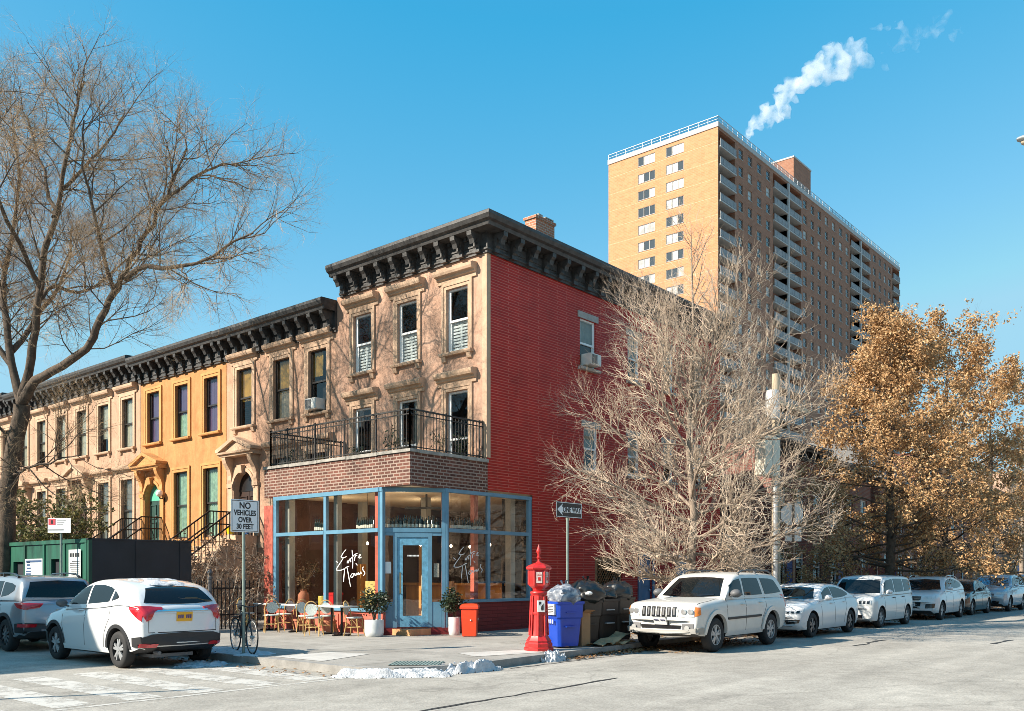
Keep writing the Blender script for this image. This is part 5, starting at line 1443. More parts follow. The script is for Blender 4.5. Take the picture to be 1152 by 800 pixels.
c.plate('r', 0, .84, M_PLATEY, .31, .165, .014)

# --- stone white boxy 4x4, front three-quarter view
c = Car('cream white boxy four-wheel drive with slotted grille and roof rails, nearest car on the right', P_CREAM, (.95, -6.27, 0), R(180), dict(
    L=4.74, W=1.87, fo=.92, wb=2.78, r=.375, arch=1.20, rim=.60, spokes=5, curve=(.16,.10), round=.34, endw=.90, belt=.945, tumble=.22, gcurve=(.14,.08),
    top=[(2.37,.70),(2.34,.98),(2.22,1.065),(1.7,1.115),(1.2,1.15),(.95,1.165),(0,1.17),(-1.5,1.18),(-2.2,1.16),(-2.33,1.06),(-2.37,.95)],
    roof=[(1.12,1.15),(.75,1.42),(.42,1.62),(.1,1.70),(-.5,1.725),(-1.3,1.72),(-1.85,1.68),(-2.05,1.58),(-2.2,1.38),(-2.29,1.18)],
    bot=[(2.37,.42),(2.2,.36),(1.0,.30),(-1.0,.30),(-2.0,.36),(-2.37,.48)],
    sec=[(0,0),(.86,0),(.945,.03),(.965,.12),(.985,.30),(1.0,.55),(.995,.75),(.975,.88),(.94,.955),(.87,.995),(.74,1.01),(.42,1.03),(0,1.035)]))
jeep = c
c.flares(P_CREAM, .085, .035)
ZB = 1.215
c.both('side_window', [(.66,1.44),(.42,1.56),(.13,1.60)], [(.80,ZB),(.4,ZB),(.12,ZB)], M_CARGLASS, nu=10, nv=5)
c.both('side_window', [(.03,1.605),(-.4,1.615),(-.78,1.61)], [(.03,ZB),(-.4,ZB),(-.90,ZB+.01)], M_CARGLASS, nu=10, nv=5)
c.both('side_window', [(-.92,1.605),(-1.4,1.595),(-1.68,1.56)], [(-1.05,ZB+.01),(-1.5,ZB+.02),(-1.98,ZB+.05)], M_CARGLASS, nu=10, nv=5)
c.decal('windscreen', [(-.58,1.60),(-.3,1.625),(0,1.635),(.3,1.625),(.58,1.60)], [(-.74,1.205),(-.3,1.185),(0,1.18),(.3,1.185),(.74,1.205)], 'f', M_CARGLASS, nu=16, nv=8)
ws = [o for o in kids(c.root) if o.name.startswith('windscreen')][0]
for sg in (1, -1):
    a = [(.05*sg,1.205),(.60*sg,1.235)]; c.line('wiper', a, 'f', M_BLKG, w=.012, off=.02, parent=ws)
    # four round lamps under a clear lens
    c.decal('headlamp', [(sg*.50,1.015),(sg*.66,1.02),(sg*.80,1.005)], [(sg*.51,.785),(sg*.66,.775),(sg*.80,.785)], 'f', M_LAMPCLEAR, off=.012, nu=8, nv=4)
    hl = [o for o in kids(c.root) if o.name.startswith('headlamp')][-1]
    for yy in (.59, .73):
        l, n = c.hit((5, sg*yy, .90), (-1,0,0)); mb = MB(); mb.lathe([(.055,l.x+.010),(.065,l.x+.028),(.05,l.x+.034),(.001,l.x+.030)], 16, (0, sg*yy, .90), 'x'); mb.build('lamp_bowl', mat('lamp_reflector', (.50,.50,.50), .15, .6), hl, smooth=True)
    c.decal('turn_lamp', [(sg*.815,.995),(sg*.875,.985)], [(sg*.815,.80),(sg*.875,.81)], 'f', M_AMBER, off=.012, nu=4, nv=3)
    c.decal('turn_lamp', [(2.12,.985),(2.235,.99)], [(2.12,.83),(2.235,.81)], 'l' if sg > 0 else 's', M_AMBER, off=.010, nu=4, nv=3)
    l, n = c.hit((5, sg*.66, .545), (-1,0,0)); mb = MB(); mb.lathe([(.05,l.x+.04),(.058,l.x+.055),(.001,l.x+.06)], 14, (0, sg*.66, .545), 'x'); mb.build('fog_lamp', mat('dim_lens', (.35,.35,.34), .1, coat=1), c.root, smooth=True)
    c.decal('tail_lamp', [(sg*.78,1.20),(sg*.88,1.20)], [(sg*.78,.90),(sg*.88,.90)], 'r', M_LAMPRED, off=.01)
    c.decal('tail_lamp', [(-2.30,1.15),(-2.20,1.15)], [(-2.30,.90),(-2.20,.90)], 'l' if sg > 0 else 's', M_LAMPRED, off=.01)
c.decal('grille', [(-.47,1.0),(0,1.012),(.47,1.0)], [(-.45,.79),(0,.785),(.45,.79)], 'f', P_CREAM, off=.014, nu=14, nv=3)
gr = [o for o in kids(c.root) if o.name.startswith('grille')][-1]
for i in range(7):
    y = -.375+.125*i
    c.decal('grille_slot', [(y-.047,1.0),(y+.047,1.0)], [(y-.047,.79),(y+.047,.79)], 'f', M_BLKG, off=.022, nu=3, nv=2, parent=gr)
    c.decal('slot_bars', [(y-.02,.97),(y+.02,.97)], [(y-.02,.82),(y+.02,.82)], 'f', M_GRAYPL, off=.026, nu=2, nv=2, parent=gr)
c.decal('front_bumper', [(-.83,.55),(-.5,.50),(0,.49),(.5,.50),(.83,.55)], [(-.82,.40),(-.5,.37),(0,.36),(.5,.37),(.82,.40)], 'f', mat('light_grey_plastic', (.30,.29,.27), .55), off=.05, nu=20, nv=4, thick=.06)
c.decal('lower_grille', [(-.50,.60),(.50,.60)], [(-.48,.525),(.48,.525)], 'f', M_BLKG, off=.02, nu=10, nv=2)
for sg in (1,-1): c.decal('bumper_insert', [(sg*.52,.63),(sg*.80,.64)], [(sg*.52,.51),(sg*.80,.52)], 'f', M_GRAYPL, off=.016, nu=8, nv=2)
for sd in 'ls': c.decal('front_bumper', [(2.26,.55),(2.03,.56)], [(2.26,.41),(2.03,.42)], sd, mat('light_grey_plastic', (.30,.29,.27), .55), off=.03, nu=4, nv=3)
c.plate('f', 0.03, .685, M_PLATEW, .31, .165, .05)
c.decal('plate_frame', [(-.135,.775),(.195,.775)], [(-.135,.595),(.195,.595)], 'f', M_BLKG, off=.035, nu=3, nv=2)
c.both('door_moulding', [(.95,.74),(-.72,.76)], [(.95,.69),(-.72,.71)], M_PLASTIC, off=.02, nu=12, nv=1)
c.both('sill_trim', [(1.0,.40),(-1.0,.40)], [(1.0,.31),(-1.0,.31)], M_PLASTIC, off=.014, nu=12, nv=1)
for sd in 'ls':
    c.line('shut_line', [(.98,1.16),(.97,.8),(.92,.42)], sd); c.line('shut_line', [(.05,1.19),(.05,.8),(.04,.42)], sd); c.line('shut_line', [(-1.0,1.2),(-1.02,.95),(-.82,.68),(-.76,.42)], sd)
c.line('shut_line', [(2.18,.80),(1.6,.80),(1.15,.74)], 't'); c.line('shut_line', [(2.18,-.80),(1.6,-.80),(1.15,-.74)], 't')
c.mirror(.72, 1.27, M_GRAYPL, sc_=1.2); c.handle(.22, 1.02, P_CREAM); c.handle(-.72, 1.04, P_CREAM); c.rails(-1.75, .05, M_GRAYPL, .06)
mb = MB(); mb.lathe([(.20,-.012),(.20,.012),(.17,.012),(.17,-.012)], 20, (0,0,0), 'x')
mb.v = [(v[0]*.9+.55-.3*v[2], v[1]-.38+.0, v[2]*.95+1.12) for v in mb.v]; mb.build('steering_wheel', M_PLASTIC, c.root)

# --- white sedan
def sedan_details(c, paint):
    c.both('side_window', [(.55,1.18),(.2,1.30),(-.08,1.345)], [(.62,1.02),(.2,1.025),(-.08,1.03)], M_CARGLASS, nu=10, nv=5)
    c.both('side_window', [(-.14,1.35),(-.55,1.34),(-1.0,1.25),(-1.25,1.16)], [(-.14,1.035),(-.5,1.04),(-.9,1.06),(-1.25,1.11)], M_CARGLASS, nu=12, nv=5)
    c.decal('windscreen', [(-.50,1.32),(0,1.345),(.50,1.32)], [(-.68,1.03),(0,1.0),(.68,1.03)], 'f', M_CARGLASS, nu=14, nv=7)
    for sd in 'ls': c.line('shut_line', [(.86,1.0),(.84,.7),(.78,.3)], sd); c.line('shut_line', [(-.11,1.02),(-.12,.7),(-.10,.3)], sd); c.line('shut_line', [(-1.0,1.04),(-1.02,.8),(-.85,.5),(-.82,.3)], sd)
c = Car('white sedan with beak nose and slim headlamps parked behind the cream four-wheel drive', P_WHITE, (6.72, -6.12, 0), R(180), dict(
    L=4.72, W=1.80, fo=.95, wb=2.78, r=.335, arch=1.13, rim=.72, spokes=5, curve=(.34,.16), round=.5, endw=.80, belt=.93, tumble=.42, gcurve=(.25,.2), rim_m=mat('dark_machined_rim', (.18,.18,.19), .3, .8),
    top=[(2.36,.56),(2.28,.74),(2.0,.86),(1.5,.94),(1.0,.99),(.5,1.0),(-.5,1.03),(-1.4,1.07),(-1.9,1.06),(-2.25,1.0),(-2.36,.9)],
    roof=[(1.12,.98),(.7,1.19),(.3,1.36),(-.1,1.425),(-.6,1.42),(-1.1,1.33),(-1.5,1.18),(-1.85,1.07)],
    bot=[(2.36,.34),(2.2,.20),(1.0,.17),(-1.0,.17),(-2.1,.24),(-2.36,.40)]))
sedan_details(c, P_WHITE)
for sg in (1, -1):
    c.decal('headlamp', [(sg*.34,.70),(sg*.6,.745),(sg*.80,.80)], [(sg*.36,.645),(sg*.6,.655),(sg*.80,.68)], 'f', M_LAMPCLEAR, off=.012, nu=8, nv=3)
    hl = [o for o in kids(c.root) if o.name.startswith('headlamp')][-1]
    for k in range(4): y = sg*(.40+.11*k); c.decal('lamp_bowl', [(y-.03,.69+.012*k),(y+.03,.69+.012*k)], [(y-.03,.655+.004*k),(y+.03,.655+.004*k)], 'f', M_BLKG, off=.018, nu=2, nv=1, parent=hl)
    c.decal('headlamp', [(1.85,.84),(2.1,.80)], [(1.9,.74),(2.1,.70)], 'l' if sg > 0 else 's', M_LAMPCLEAR, off=.01)
    c.decal('air_intake', [(sg*.42,.48),(sg*.78,.50)], [(sg*.46,.37),(sg*.76,.41)], 'f', M_BLKG, off=.014, nu=6, nv=2)
    c.decal('fog_lamp', [(sg*.50,.455),(sg*.72,.465)], [(sg*.52,.42),(sg*.72,.43)], 'f', M_LAMPCLEAR, off=.02, nu=4, nv=1)
c.decal('grille', [(-.32,.71),(0,.66),(.32,.71)], [(-.26,.58),(0,.55),(.26,.58)], 'f', M_BLKG, off=.012, nu=8, nv=2)
c.decal('grille_bar', [(-.34,.73),(0,.70),(.34,.73)], [(-.32,.69),(0,.64),(.32,.69)], 'f', M_CHROME, off=.02, nu=8, nv=1)
c.decal('lower_grille', [(-.34,.44),(.34,.44)], [(-.36,.32),(.36,.32)], 'f', M_BLKG, off=.014)
c.mirror(.60, 1.06, P_WHITE); c.handle(.10, .90, P_WHITE); c.handle(-.85, .92, P_WHITE)
c.plate('f', 0, .50, M_PLATEW, .30, .15, .03)

# --- pale boxy wagon
c = Car('pearl white box-shaped compact wagon parked third in the right-hand row', mat('pearl_white_paint', (.68,.68,.66), .3, coat=.7), (12.35, -6.05, 0), R(180), dict(
    L=4.25, W=1.76, fo=.83, wb=2.6, r=.325, arch=1.12, rim=.66, spokes=7, curve=(.24,.10), round=.34, endw=.88, belt=.955, tumble=.20, gcurve=(.2,.06),
    top=[(2.125,.62),(2.09,.86),(1.9,.97),(1.5,1.02),(1.1,1.05),(.5,1.06),(-1.0,1.08),(-1.9,1.10),(-2.08,1.04),(-2.125,.95)],
    roof=[(1.32,1.04),(.95,1.33),(.66,1.55),(.35,1.63),(-.4,1.65),(-1.3,1.64),(-1.85,1.60),(-2.0,1.50),(-2.07,1.10)],
    bot=[(2.125,.30),(2.0,.20),(1.0,.18),(-1.0,.18),(-2.0,.24),(-2.125,.36)]))
c.both('side_window', [(.86,1.36),(.62,1.49),(.0,1.545)], [(.98,1.11),(.5,1.11),(.0,1.115)], M_CARGLASS, nu=10, nv=5)
c.both('side_window', [(-.09,1.55),(-.6,1.55),(-.98,1.545)], [(-.09,1.115),(-.6,1.12),(-.98,1.125)], M_CARGLASS, nu=10, nv=5)
c.both('side_window', [(-1.07,1.54),(-1.5,1.53),(-1.75,1.50)], [(-1.07,1.13),(-1.5,1.14),(-1.78,1.2)], M_CARGLASS, nu=10, nv=5)
c.decal('windscreen', [(-.62,1.53),(0,1.56),(.62,1.53)], [(-.74,1.09),(0,1.07),(.74,1.09)], 'f', M_CARGLASS, nu=14, nv=7)
for sg in (1, -1):
    c.decal('headlamp', [(sg*.36,.86),(sg*.74,.88)], [(sg*.36,.72),(sg*.74,.74)], 'f', M_LAMPCLEAR, off=.012)
    hl = [o for o in kids(c.root) if o.name.startswith('headlamp')][-1]
    for k in range(3): y = sg*(.44+.11*k); c.decal('lamp_bowl', [(y-.04,.85),(y+.04,.85)], [(y-.04,.76),(y+.04,.76)], 'f', M_BLKG, off=.018, nu=2, nv=1, parent=hl)
c.decal('grille', [(-.32,.84),(.32,.84)], [(-.32,.74),(.32,.74)], 'f', M_GRAYPL, off=.012); c.decal('lower_grille', [(-.5,.42),(.5,.42)], [(-.48,.28),(.48,.28)], 'f', M_BLKG, off=.012)
for sd in 'ls': c.line('shut_line', [(1.0,1.05),(1.0,.7),(.95,.3)], sd); c.line('shut_line', [(-.04,1.1),(-.04,.7),(-.02,.3)], sd); c.line('shut_line', [(-1.02,1.1),(-1.02,.8),(-.86,.5),(-.84,.3)], sd)
c.mirror(.86, 1.13, P_WHITE); c.handle(.12, .94, M_PLASTIC); c.handle(-.85, .96, M_PLASTIC); c.plate('f', 0, .55, M_PLATEW, .30, .15)

# --- white crossover with big dark grille
c = Car('glossy white crossover with big dark upright grille parked fourth in the right-hand row', P_WHITE2, (18.85, -6.10, 0), R(180), dict(
    L=4.40, W=1.83, fo=.88, wb=2.62, r=.345, arch=1.13, rim=.70, spokes=5, curve=(.30,.14), round=.45, endw=.84, belt=.945, tumble=.33,
    top=[(2.2,.66),(2.13,.88),(1.8,.99),(1.3,1.05),(.9,1.08),(0,1.10),(-1.0,1.13),(-1.8,1.15),(-2.1,1.08),(-2.2,.98)],
    roof=[(1.10,1.07),(.7,1.32),(.35,1.50),(0,1.58),(-.6,1.60),(-1.2,1.55),(-1.6,1.45),(-1.9,1.25),(-2.08,1.10)],
    bot=[(2.2,.36),(2.0,.24),(1.0,.21),(-1.0,.21),(-2.0,.28),(-2.2,.42)]))
c.both('side_window', [(.62,1.30),(.3,1.45),(.0,1.505)], [(.74,1.13),(.3,1.135),(.0,1.14)], M_CARGLASS, nu=10, nv=5)
c.both('side_window', [(-.07,1.51),(-.6,1.51),(-1.0,1.46),(-1.4,1.33)], [(-.07,1.145),(-.6,1.16),(-1.0,1.18),(-1.4,1.23)], M_CARGLASS, nu=12, nv=5)
c.decal('windscreen', [(-.54,1.48),(0,1.51),(.54,1.48)], [(-.72,1.12),(0,1.10),(.72,1.12)], 'f', M_CARGLASS, nu=14, nv=7)
for sg in (1, -1):
    c.decal('headlamp', [(sg*.42,.88),(sg*.80,.92)], [(sg*.44,.79),(sg*.80,.80)], 'f', M_LAMPCLEAR, off=.012)
    c.decal('air_intake', [(sg*.50,.60),(sg*.80,.62)], [(sg*.48,.44),(sg*.78,.46)], 'f', M_BLKG, off=.014, nu=6, nv=2)
c.decal('grille', [(-.36,.88),(.36,.88)], [(-.30,.44),(.30,.44)], 'f', M_BLKG, off=.014, nu=8, nv=4)
gr = [o for o in kids(c.root) if o.name.startswith('grille')][-1]
for k in range(5): z = .82-.075*k; c.decal('grille_bar', [(-.31,z),(.31,z)], [(-.31,z-.015),(.31,z-.015)], 'f', M_CHROME, off=.02, nu=6, nv=1, parent=gr)
c.both('sill_trim', [(1.0,.33),(-1.0,.33)], [(1.0,.22),(-1.0,.22)], M_GRAYPL, off=.012, nu=12, nv=1)
for sd in 'ls': c.line('shut_line', [(.9,1.07),(.88,.7),(.82,.3)], sd); c.line('shut_line', [(-.04,1.12),(-.05,.7),(-.03,.3)], sd); c.line('shut_line', [(-1.0,1.15),(-1.04,.85),(-.86,.55),(-.82,.3)], sd)
c.mirror(.70, 1.17, P_WHITE2); c.handle(.12, 1.0, P_WHITE2); c.handle(-.85, 1.02, P_WHITE2); c.rails(-1.4, .1, M_CHROME, .04); c.plate('f', 0, .58, M_PLATEW, .30, .14, .03)

# --- dark sedan, pale blue SUV and the last one
c = Car('glossy black sedan squeezed between the white crossover and the pale blue car', P_BLACK, (23.75, -6.0, 0), R(180), dict(
    L=4.5, W=1.78, fo=.9, wb=2.66, r=.325, arch=1.13, rim=.68, spokes=5, curve=(.32,.16), round=.5, endw=.82, belt=.93, tumble=.40,
    top=[(2.25,.56),(2.18,.76),(1.9,.88),(1.4,.95),(1.0,.99),(.5,1.0),(-.5,1.02),(-1.3,1.05),(-1.8,1.03),(-2.15,.97),(-2.25,.88)],
    roof=[(1.08,.98),(.7,1.2),(.3,1.38),(-.1,1.45),(-.6,1.44),(-1.1,1.33),(-1.5,1.15),(-1.75,1.04)],
    bot=[(2.25,.34),(2.1,.2),(1.0,.17),(-1.0,.17),(-2.0,.24),(-2.25,.40)]))
sedan_details(c, P_BLACK); c.mirror(.6, 1.07, P_BLACK)
for sg in (1, -1): c.decal('headlamp', [(sg*.42,.74),(sg*.76,.80)], [(sg*.44,.66),(sg*.76,.68)], 'f', M_LAMPCLEAR, off=.012)
c.decal('grille', [(-.36,.66),(.36,.66)], [(-.3,.5),(.3,.5)], 'f', M_GRAYPL, off=.012)
M_SKYGL = mat('sky_mirroring_windscreen', (.30,.36,.40), .05, .85)
def far_suv(label, paint, loc):
    c = Car(label, paint, loc, R(180), dict(
        L=4.5, W=1.84, fo=.9, wb=2.66, r=.355, arch=1.13, rim=.68, spokes=5, curve=(.28,.12), round=.45, endw=.84, belt=.945, tumble=.30,
        top=[(2.25,.68),(2.17,.92),(1.8,1.03),(1.3,1.09),(.9,1.12),(0,1.14),(-1.0,1.16),(-1.9,1.17),(-2.15,1.10),(-2.25,1.0)],
        roof=[(1.12,1.1),(.7,1.37),(.35,1.57),(0,1.66),(-.6,1.68),(-1.3,1.64),(-1.75,1.55),(-2.0,1.38),(-2.12,1.14)],
        bot=[(2.25,.36),(2.05,.25),(1.0,.23),(-1.0,.23),(-2.0,.28),(-2.25,.42)]))
    c.both('side_window', [(.62,1.34),(.3,1.50),(.0,1.56)], [(.74,1.17),(.3,1.175),(.0,1.18)], M_CARGLASS, nu=10, nv=5)
    c.both('side_window', [(-.07,1.565),(-.6,1.57),(-1.0,1.54),(-1.5,1.45)], [(-.07,1.185),(-.6,1.19),(-1.0,1.21),(-1.5,1.28)], M_CARGLASS, nu=12, nv=5)
    c.decal('windscreen', [(-.56,1.54),(0,1.57),(.56,1.54)], [(-.74,1.16),(0,1.14),(.74,1.16)], 'f', M_SKYGL, nu=14, nv=7)
    for sg in (1, -1): c.decal('headlamp', [(sg*.46,.88),(sg*.84,.93)], [(sg*.48,.78),(sg*.84,.80)], 'f', M_LAMPCLEAR, off=.012)
    c.decal('grille', [(-.4,.82),(.4,.82)], [(-.36,.64),(.36,.64)], 'f', M_GRAYPL, off=.012); c.decal('lower_grille', [(-.6,.50),(.6,.50)], [(-.56,.36),(.56,.36)], 'f', M_BLKG, off=.012)
    c.mirror(.70, 1.2, paint); c.both('sill_trim', [(1.0,.35),(-1.0,.35)], [(1.0,.24),(-1.0,.24)], M_PLASTIC, off=.012, nu=12, nv=1)

far_suv('pale blue sport utility car whose windscreen mirrors the sky, sixth in the right-hand row', P_LBLUE, (29.0, -6.3, 0))
far_suv('silver blue car cut off by the right edge of the view', mat('sky_blue_car_paint', (.22,.42,.58), .28, .3, coat=.9), (34.6, -6.5, 0))

# ------------------------------------------------------------------ street furniture
G = .144
M_FIRE = mat('fire_red_paint', (.48,.018,.016), .42, var=.25, scale=9, coat=.2)
fa = thing('fire_alarm_box', 'red cast-iron fire alarm pillar with torch finial at the corner kerb', 'fire alarm box', (-3.98,-5.0,G), R(12)); fa.scale = (.84,.84,.84)
mb = MB(); e8 = R(22.5)
mb.lathe([(.36,0),(.36,.07),(.33,.09),(.335,.17),(.30,.21),(.31,.24),(.265,.30),(.235,.36)], 8, rot=e8)
mb.lathe([(.225,.355),(.20,.5),(.185,1.0),(.18,1.34),(.20,1.36),(.215,1.40),(.20,1.43),(.16,1.45)], 16, rot=e8)
for k in range(8):
    a = k*math.pi/4+e8; mb.bar((.232*math.cos(a),.232*math.sin(a),.37), (.19*math.cos(a),.19*math.sin(a),1.33), .03)
mb.lathe([(.19,.86),(.205,.88),(.205,.92),(.19,.94)], 16, rot=e8)
mb.build('pedestal', M_FIRE, fa, smooth=True, sharp=28)
mb = MB()
mb.lathe([(.13,1.44),(.15,1.50),(.20,1.54),(.235,1.57),(.245,1.60),(.245,1.93),(.235,1.95)], 6)
mb.lathe([(.255,1.95),(.30,1.97),(.315,2.0),(.305,2.03),(.26,2.06),(.17,2.10),(.08,2.13),(.05,2.16)], 6)
for k in range(6):
    a = k*math.pi/3; mb.bar((.245*math.cos(a),.245*math.sin(a),1.6), (.245*math.cos(a),.245*math.sin(a),1.94), .035)
mb.build('alarm_head', M_FIRE, fa, smooth=True, sharp=25)
mb = MB(); mb.lathe([(.045,2.12),(.03,2.16),(.028,2.22),(.05,2.24),(.055,2.26),(.035,2.28),(.03,2.33),(.055,2.38),(.06,2.42),(.035,2.48),(.02,2.54),(.002,2.58)], 12); mb.build('torch_finial', M_FIRE, fa, smooth=True)
def face_at(ang, r):
    a = ang; n = (math.cos(a), math.sin(a)); t = (-math.sin(a), math.cos(a))
    return FG((n[0]*r, n[1]*r), t, n)
for ang in (R(210), R(270)):
    T = face_at(ang, .214)
    mb = MB(); mb.tbox(T, -.07, -.01, 1.64, .07, .012, 1.90); p = mb.build('call_plate', mat('faded_white_plate', (.58,.50,.47), .5, var=.3, scale=30), fa)
    mb = MB(); mb.tbox(T, -.03, .0, 1.70, .03, .02, 1.78)
    for z in (1.82,1.85): mb.tbox(T, -.05, .0, z, .05, .016, z+.012)
    mb.build('call_button', M_FIRE, p)
T = face_at(R(222), .20); mb = MB(); mb.tbox(T, -.085, -.01, .94, .085, .03, 1.22); p = mb.build('white_notice', M_WHITE, fa)
mb = MB()
mb.tplate(T, [(-.06,1.19),(.0,1.19),(-.01,1.14),(-.05,1.10)], .031, .034); mb.tplate(T, [(.0,1.08),(.055,1.15),(.06,1.0),(.01,.97),(-.01,1.02)], .031, .034)
mb.build('notice_print', mat('black_ink', (.03,.03,.03), .6), p)

M_BIN = mat('blue_bin_plastic', (.008,.055,.42), .35, var=.08, coat=.2)
M_BBIN = mat('dark_brown_bin_plastic', (.028,.020,.017), .5, var=.15)
def wheelie(name, label, m, loc, rotz, h=1.0, lid=None, group=None, w=.60, d=.62):
    t = thing(name, label, 'bin', loc, rotz, group); mb = MB()
    b, tp = .40, .5
    V = []
    for (z, ww, dd) in ((.03,w*.78,d*.72),(.62,w*.90,d*.88),(.64,w*.97,d*.96),(h-.06,w,d),(h-.055,w*1.07,d*1.06),(h,w*1.07,d*1.06)):
        c = .05
        V.append([(-ww/2+c,-dd/2,z),(ww/2-c,-dd/2,z),(ww/2,-dd/2+c,z),(ww/2,dd/2-c,z),(ww/2-c,dd/2,z),(-ww/2+c,dd/2,z),(-ww/2,dd/2-c,z),(-ww/2,-dd/2+c,z)])
    vs = [p for r_ in V for p in r_]; n = 8
    mb.add(vs, [(i*n+j, i*n+(j+1) % n, (i+1)*n+(j+1) % n, (i+1)*n+j) for i in range(len(V)-1) for j in range(n)]+[tuple(range(n))[::-1]])
    # open top: inner floor a little below the rim
    r_ = V[-1]; mb.add([(x*.93,y*.93,h) for x,y,z in r_]+list(r_)+[(x*.9,y*.9,h-.12) for x,y,z in r_], [(j,(j+1)%n,n+(j+1)%n,n+j) for j in range(n)]+[(j,(j+1)%n,2*n+(j+1)%n,2*n+j) for j in range(n)]+[tuple(range(2*n,3*n))])
    mb.build('bin_body', m, t, bevel=.008)
    for s in (-1, 1):
        kb = MB(); xs = sorted((s*(w/2-.06), s*(w/2+.02))); kb.lathe([(.11,xs[0]),(.11,xs[1])], 18, (0,d/2-.02,.11), 'x'); kb.build('wheel', M_RUBBER, t, smooth=True)
    kb = MB(); kb.tube([(-w*.4,d/2,h-.06),(-w*.4,d/2+.08,h-.02),(w*.4,d/2+.08,h-.02),(w*.4,d/2,h-.06)], .016, 6); kb.build('handle', m, t)
    kb = MB()
    for z in (.74,.44): kb.box(-.14,-d*.5-.015,z,.12,-d*.40,z+.02)
    kb.build('lift_bar', mat('pale_scuff', (.45,.45,.45), .5) if 'blue' not in label else m, t)
    return t
b = wheelie('recycling_bin', 'bright blue wheeled recycling bin heaped with a clear rubbish bag', M_BIN, (-3.0,-4.9,G), R(-18), .98, w=.68, d=.58)
mb = MB(); mb.box(-.385,-.20,.70,-.345,.16,.93); q = mb.build('white_label', mat('bin_label', (.6,.62,.64), .5), b)
mb = MB()
for i in range(5): mb.box(-.389,-.17,.735+i*.035,-.384,.13-.05*(i%2),.75+i*.035)
mb.build('label_print', mat('black_ink', (.03,.03,.03), .6), q)
mb = MB()
for i in range(4): mb.box(-.362,-.12+i*.08,.52,-.350,-.075+i*.08,.60)
mb.build('bin_lettering', mat('white_bin_print', (.7,.72,.75), .5), b)
def bag(name, label, m, loc, r, seed, sz=1.0, tie=True, group=None, cr=.16):
    from mathutils import noise
    bm = bmesh.new(); bmesh.ops.create_icosphere(bm, subdivisions=4, radius=1)
    for v in bm.verts:
        p = v.co.copy(); d = noise.fractal(p*1.6+Vector((seed,0,0)), .9, 2.1, 4)*cr + abs(noise.noise(p*5+Vector((0,seed,0))))*.10
        # gathered folds toward the knot
        a = math.atan2(p.y, p.x); d += .05*math.sin(a*11+seed)*max(0, p.z)
        q = p*(1+d); zz = max(q.z, -.72)
        v.co = Vector((q.x*r[0], q.y*r[1], (zz+.72)*r[2]*sz))
    if tie:
        c = Vector((.1*r[0], 0, (1.72)*r[2]*sz))
        for k in range(5):
            a = k*1.26; v = [bm.verts.new(c+Vector((.02*math.cos(a+s),.02*math.sin(a+s),-.04))) for s in (0,.9)] + [bm.verts.new(c+Vector((.11*math.cos(a+s),.11*math.sin(a+s),.07+.03*(k%2)))) for s in (0,.6)]
            bm.faces.new((v[0],v[1],v[3],v[2]))
    me = bpy.data.meshes.new(name); bm.to_mesh(me); bm.free(); me.materials.append(m)
    me.polygons.foreach_set('use_smooth', [True]*len(me.polygons)); me.set_sharp_from_angle(angle=R(50))
    o = bpy.data.objects.new(name, me); COL.objects.link(o); o.location = loc
    return props(o, label, 'rubbish bag', group)
def film_mat():
    m, nt, out = _new('clear_bag_film'); L = nt.links.new
    p = N(nt, 'BsdfPrincipled', Roughness=.22); tc = N(nt, 'TexCoord'); no = N(nt, 'TexNoise', Scale=5.5, Detail=4, Distortion=.8); L(tc.outputs['Object'], no.inputs['Vector'])
    rp = N(nt, 'ValToRGB'); L(no.outputs[0], rp.inputs[0]); e = rp.color_ramp.elements
    e[0].position = .35; e[0].color = (.07,.09,.13,1); e[1].position = .68; e[1].color = (.46,.48,.50,1); x = e.new(.5); x.color = (.19,.22,.27,1)
    L(rp.outputs[0], p.inputs['Base Color']); L(p.outputs[0], out.inputs[0])
    return m
M_FILM = film_mat(); M_BAG = mat('black_bag_film', (.010,.011,.012), .32, spec=.6, coat=.15, bump=.35, bscale=12)
bag('clear_rubbish_bag', 'bluish clear rubbish bag of bottles on top of the blue bin', M_FILM, (-3.0,-4.9,G+.90), (.38,.33,.25), 3.1)
wheelie('rubbish_bin', 'dark wheeled bin under the first black bag, nearest the blue bin', M_BBIN, (-2.02,-4.72,G), R(-14), .98, group='dark wheeled bins by the kerb')
wheelie('rubbish_bin', 'dark wheeled bin in the middle of the dark row, behind the flattened cardboard', M_BBIN, (-1.30,-4.68,G), R(-10), 1.0, group='dark wheeled bins by the kerb')
wheelie('rubbish_bin', 'dark wheeled bin nearest the cream four-wheel drive', M_BBIN, (-.60,-4.66,G), R(-8), 1.02, group='dark wheeled bins by the kerb')
bag('rubbish_bag', 'black rubbish bag with white paper showing, on the dark bin next to the blue one', M_BAG, (-2.0,-4.74,G+.90), (.46,.40,.30), 7.7)
bag('rubbish_bag', 'low shiny black rubbish bag on the middle dark bin', M_BAG, (-1.28,-4.66,G+.93), (.36,.36,.20), 2.2)
bag('rubbish_bag', 'black rubbish bag on the dark bin nearest the cream four-wheel drive', M_BAG, (-.60,-4.64,G+.93), (.38,.36,.27), 5.5)
mb = MB(); 
for k in range(10):
    a = rnd.uniform(0,6.28); mb.box(0,0,0,0,0,0) if False else None
props(MB().sphere((0,0,0), .10, 6, .5).build('crumpled_paper', M_WHITE), 'crumpled white paper sticking out of the black bag next to the blue bin', 'paper').location = (-2.28,-5.02,G+1.14)
M_CARD = mat('brown_cardboard', (.36,.20,.10), .85, var=.12, scale=4)
t = thing('cardboard_box', 'tall brown cardboard box wedged between blue bin and dark bins', 'box', (-2.45,-4.92,G), R(-12))
mb = MB(); mb.box(-.13,-.2,0,.13,.2,.72); mb.build('carton', M_CARD, t, bevel=.006)
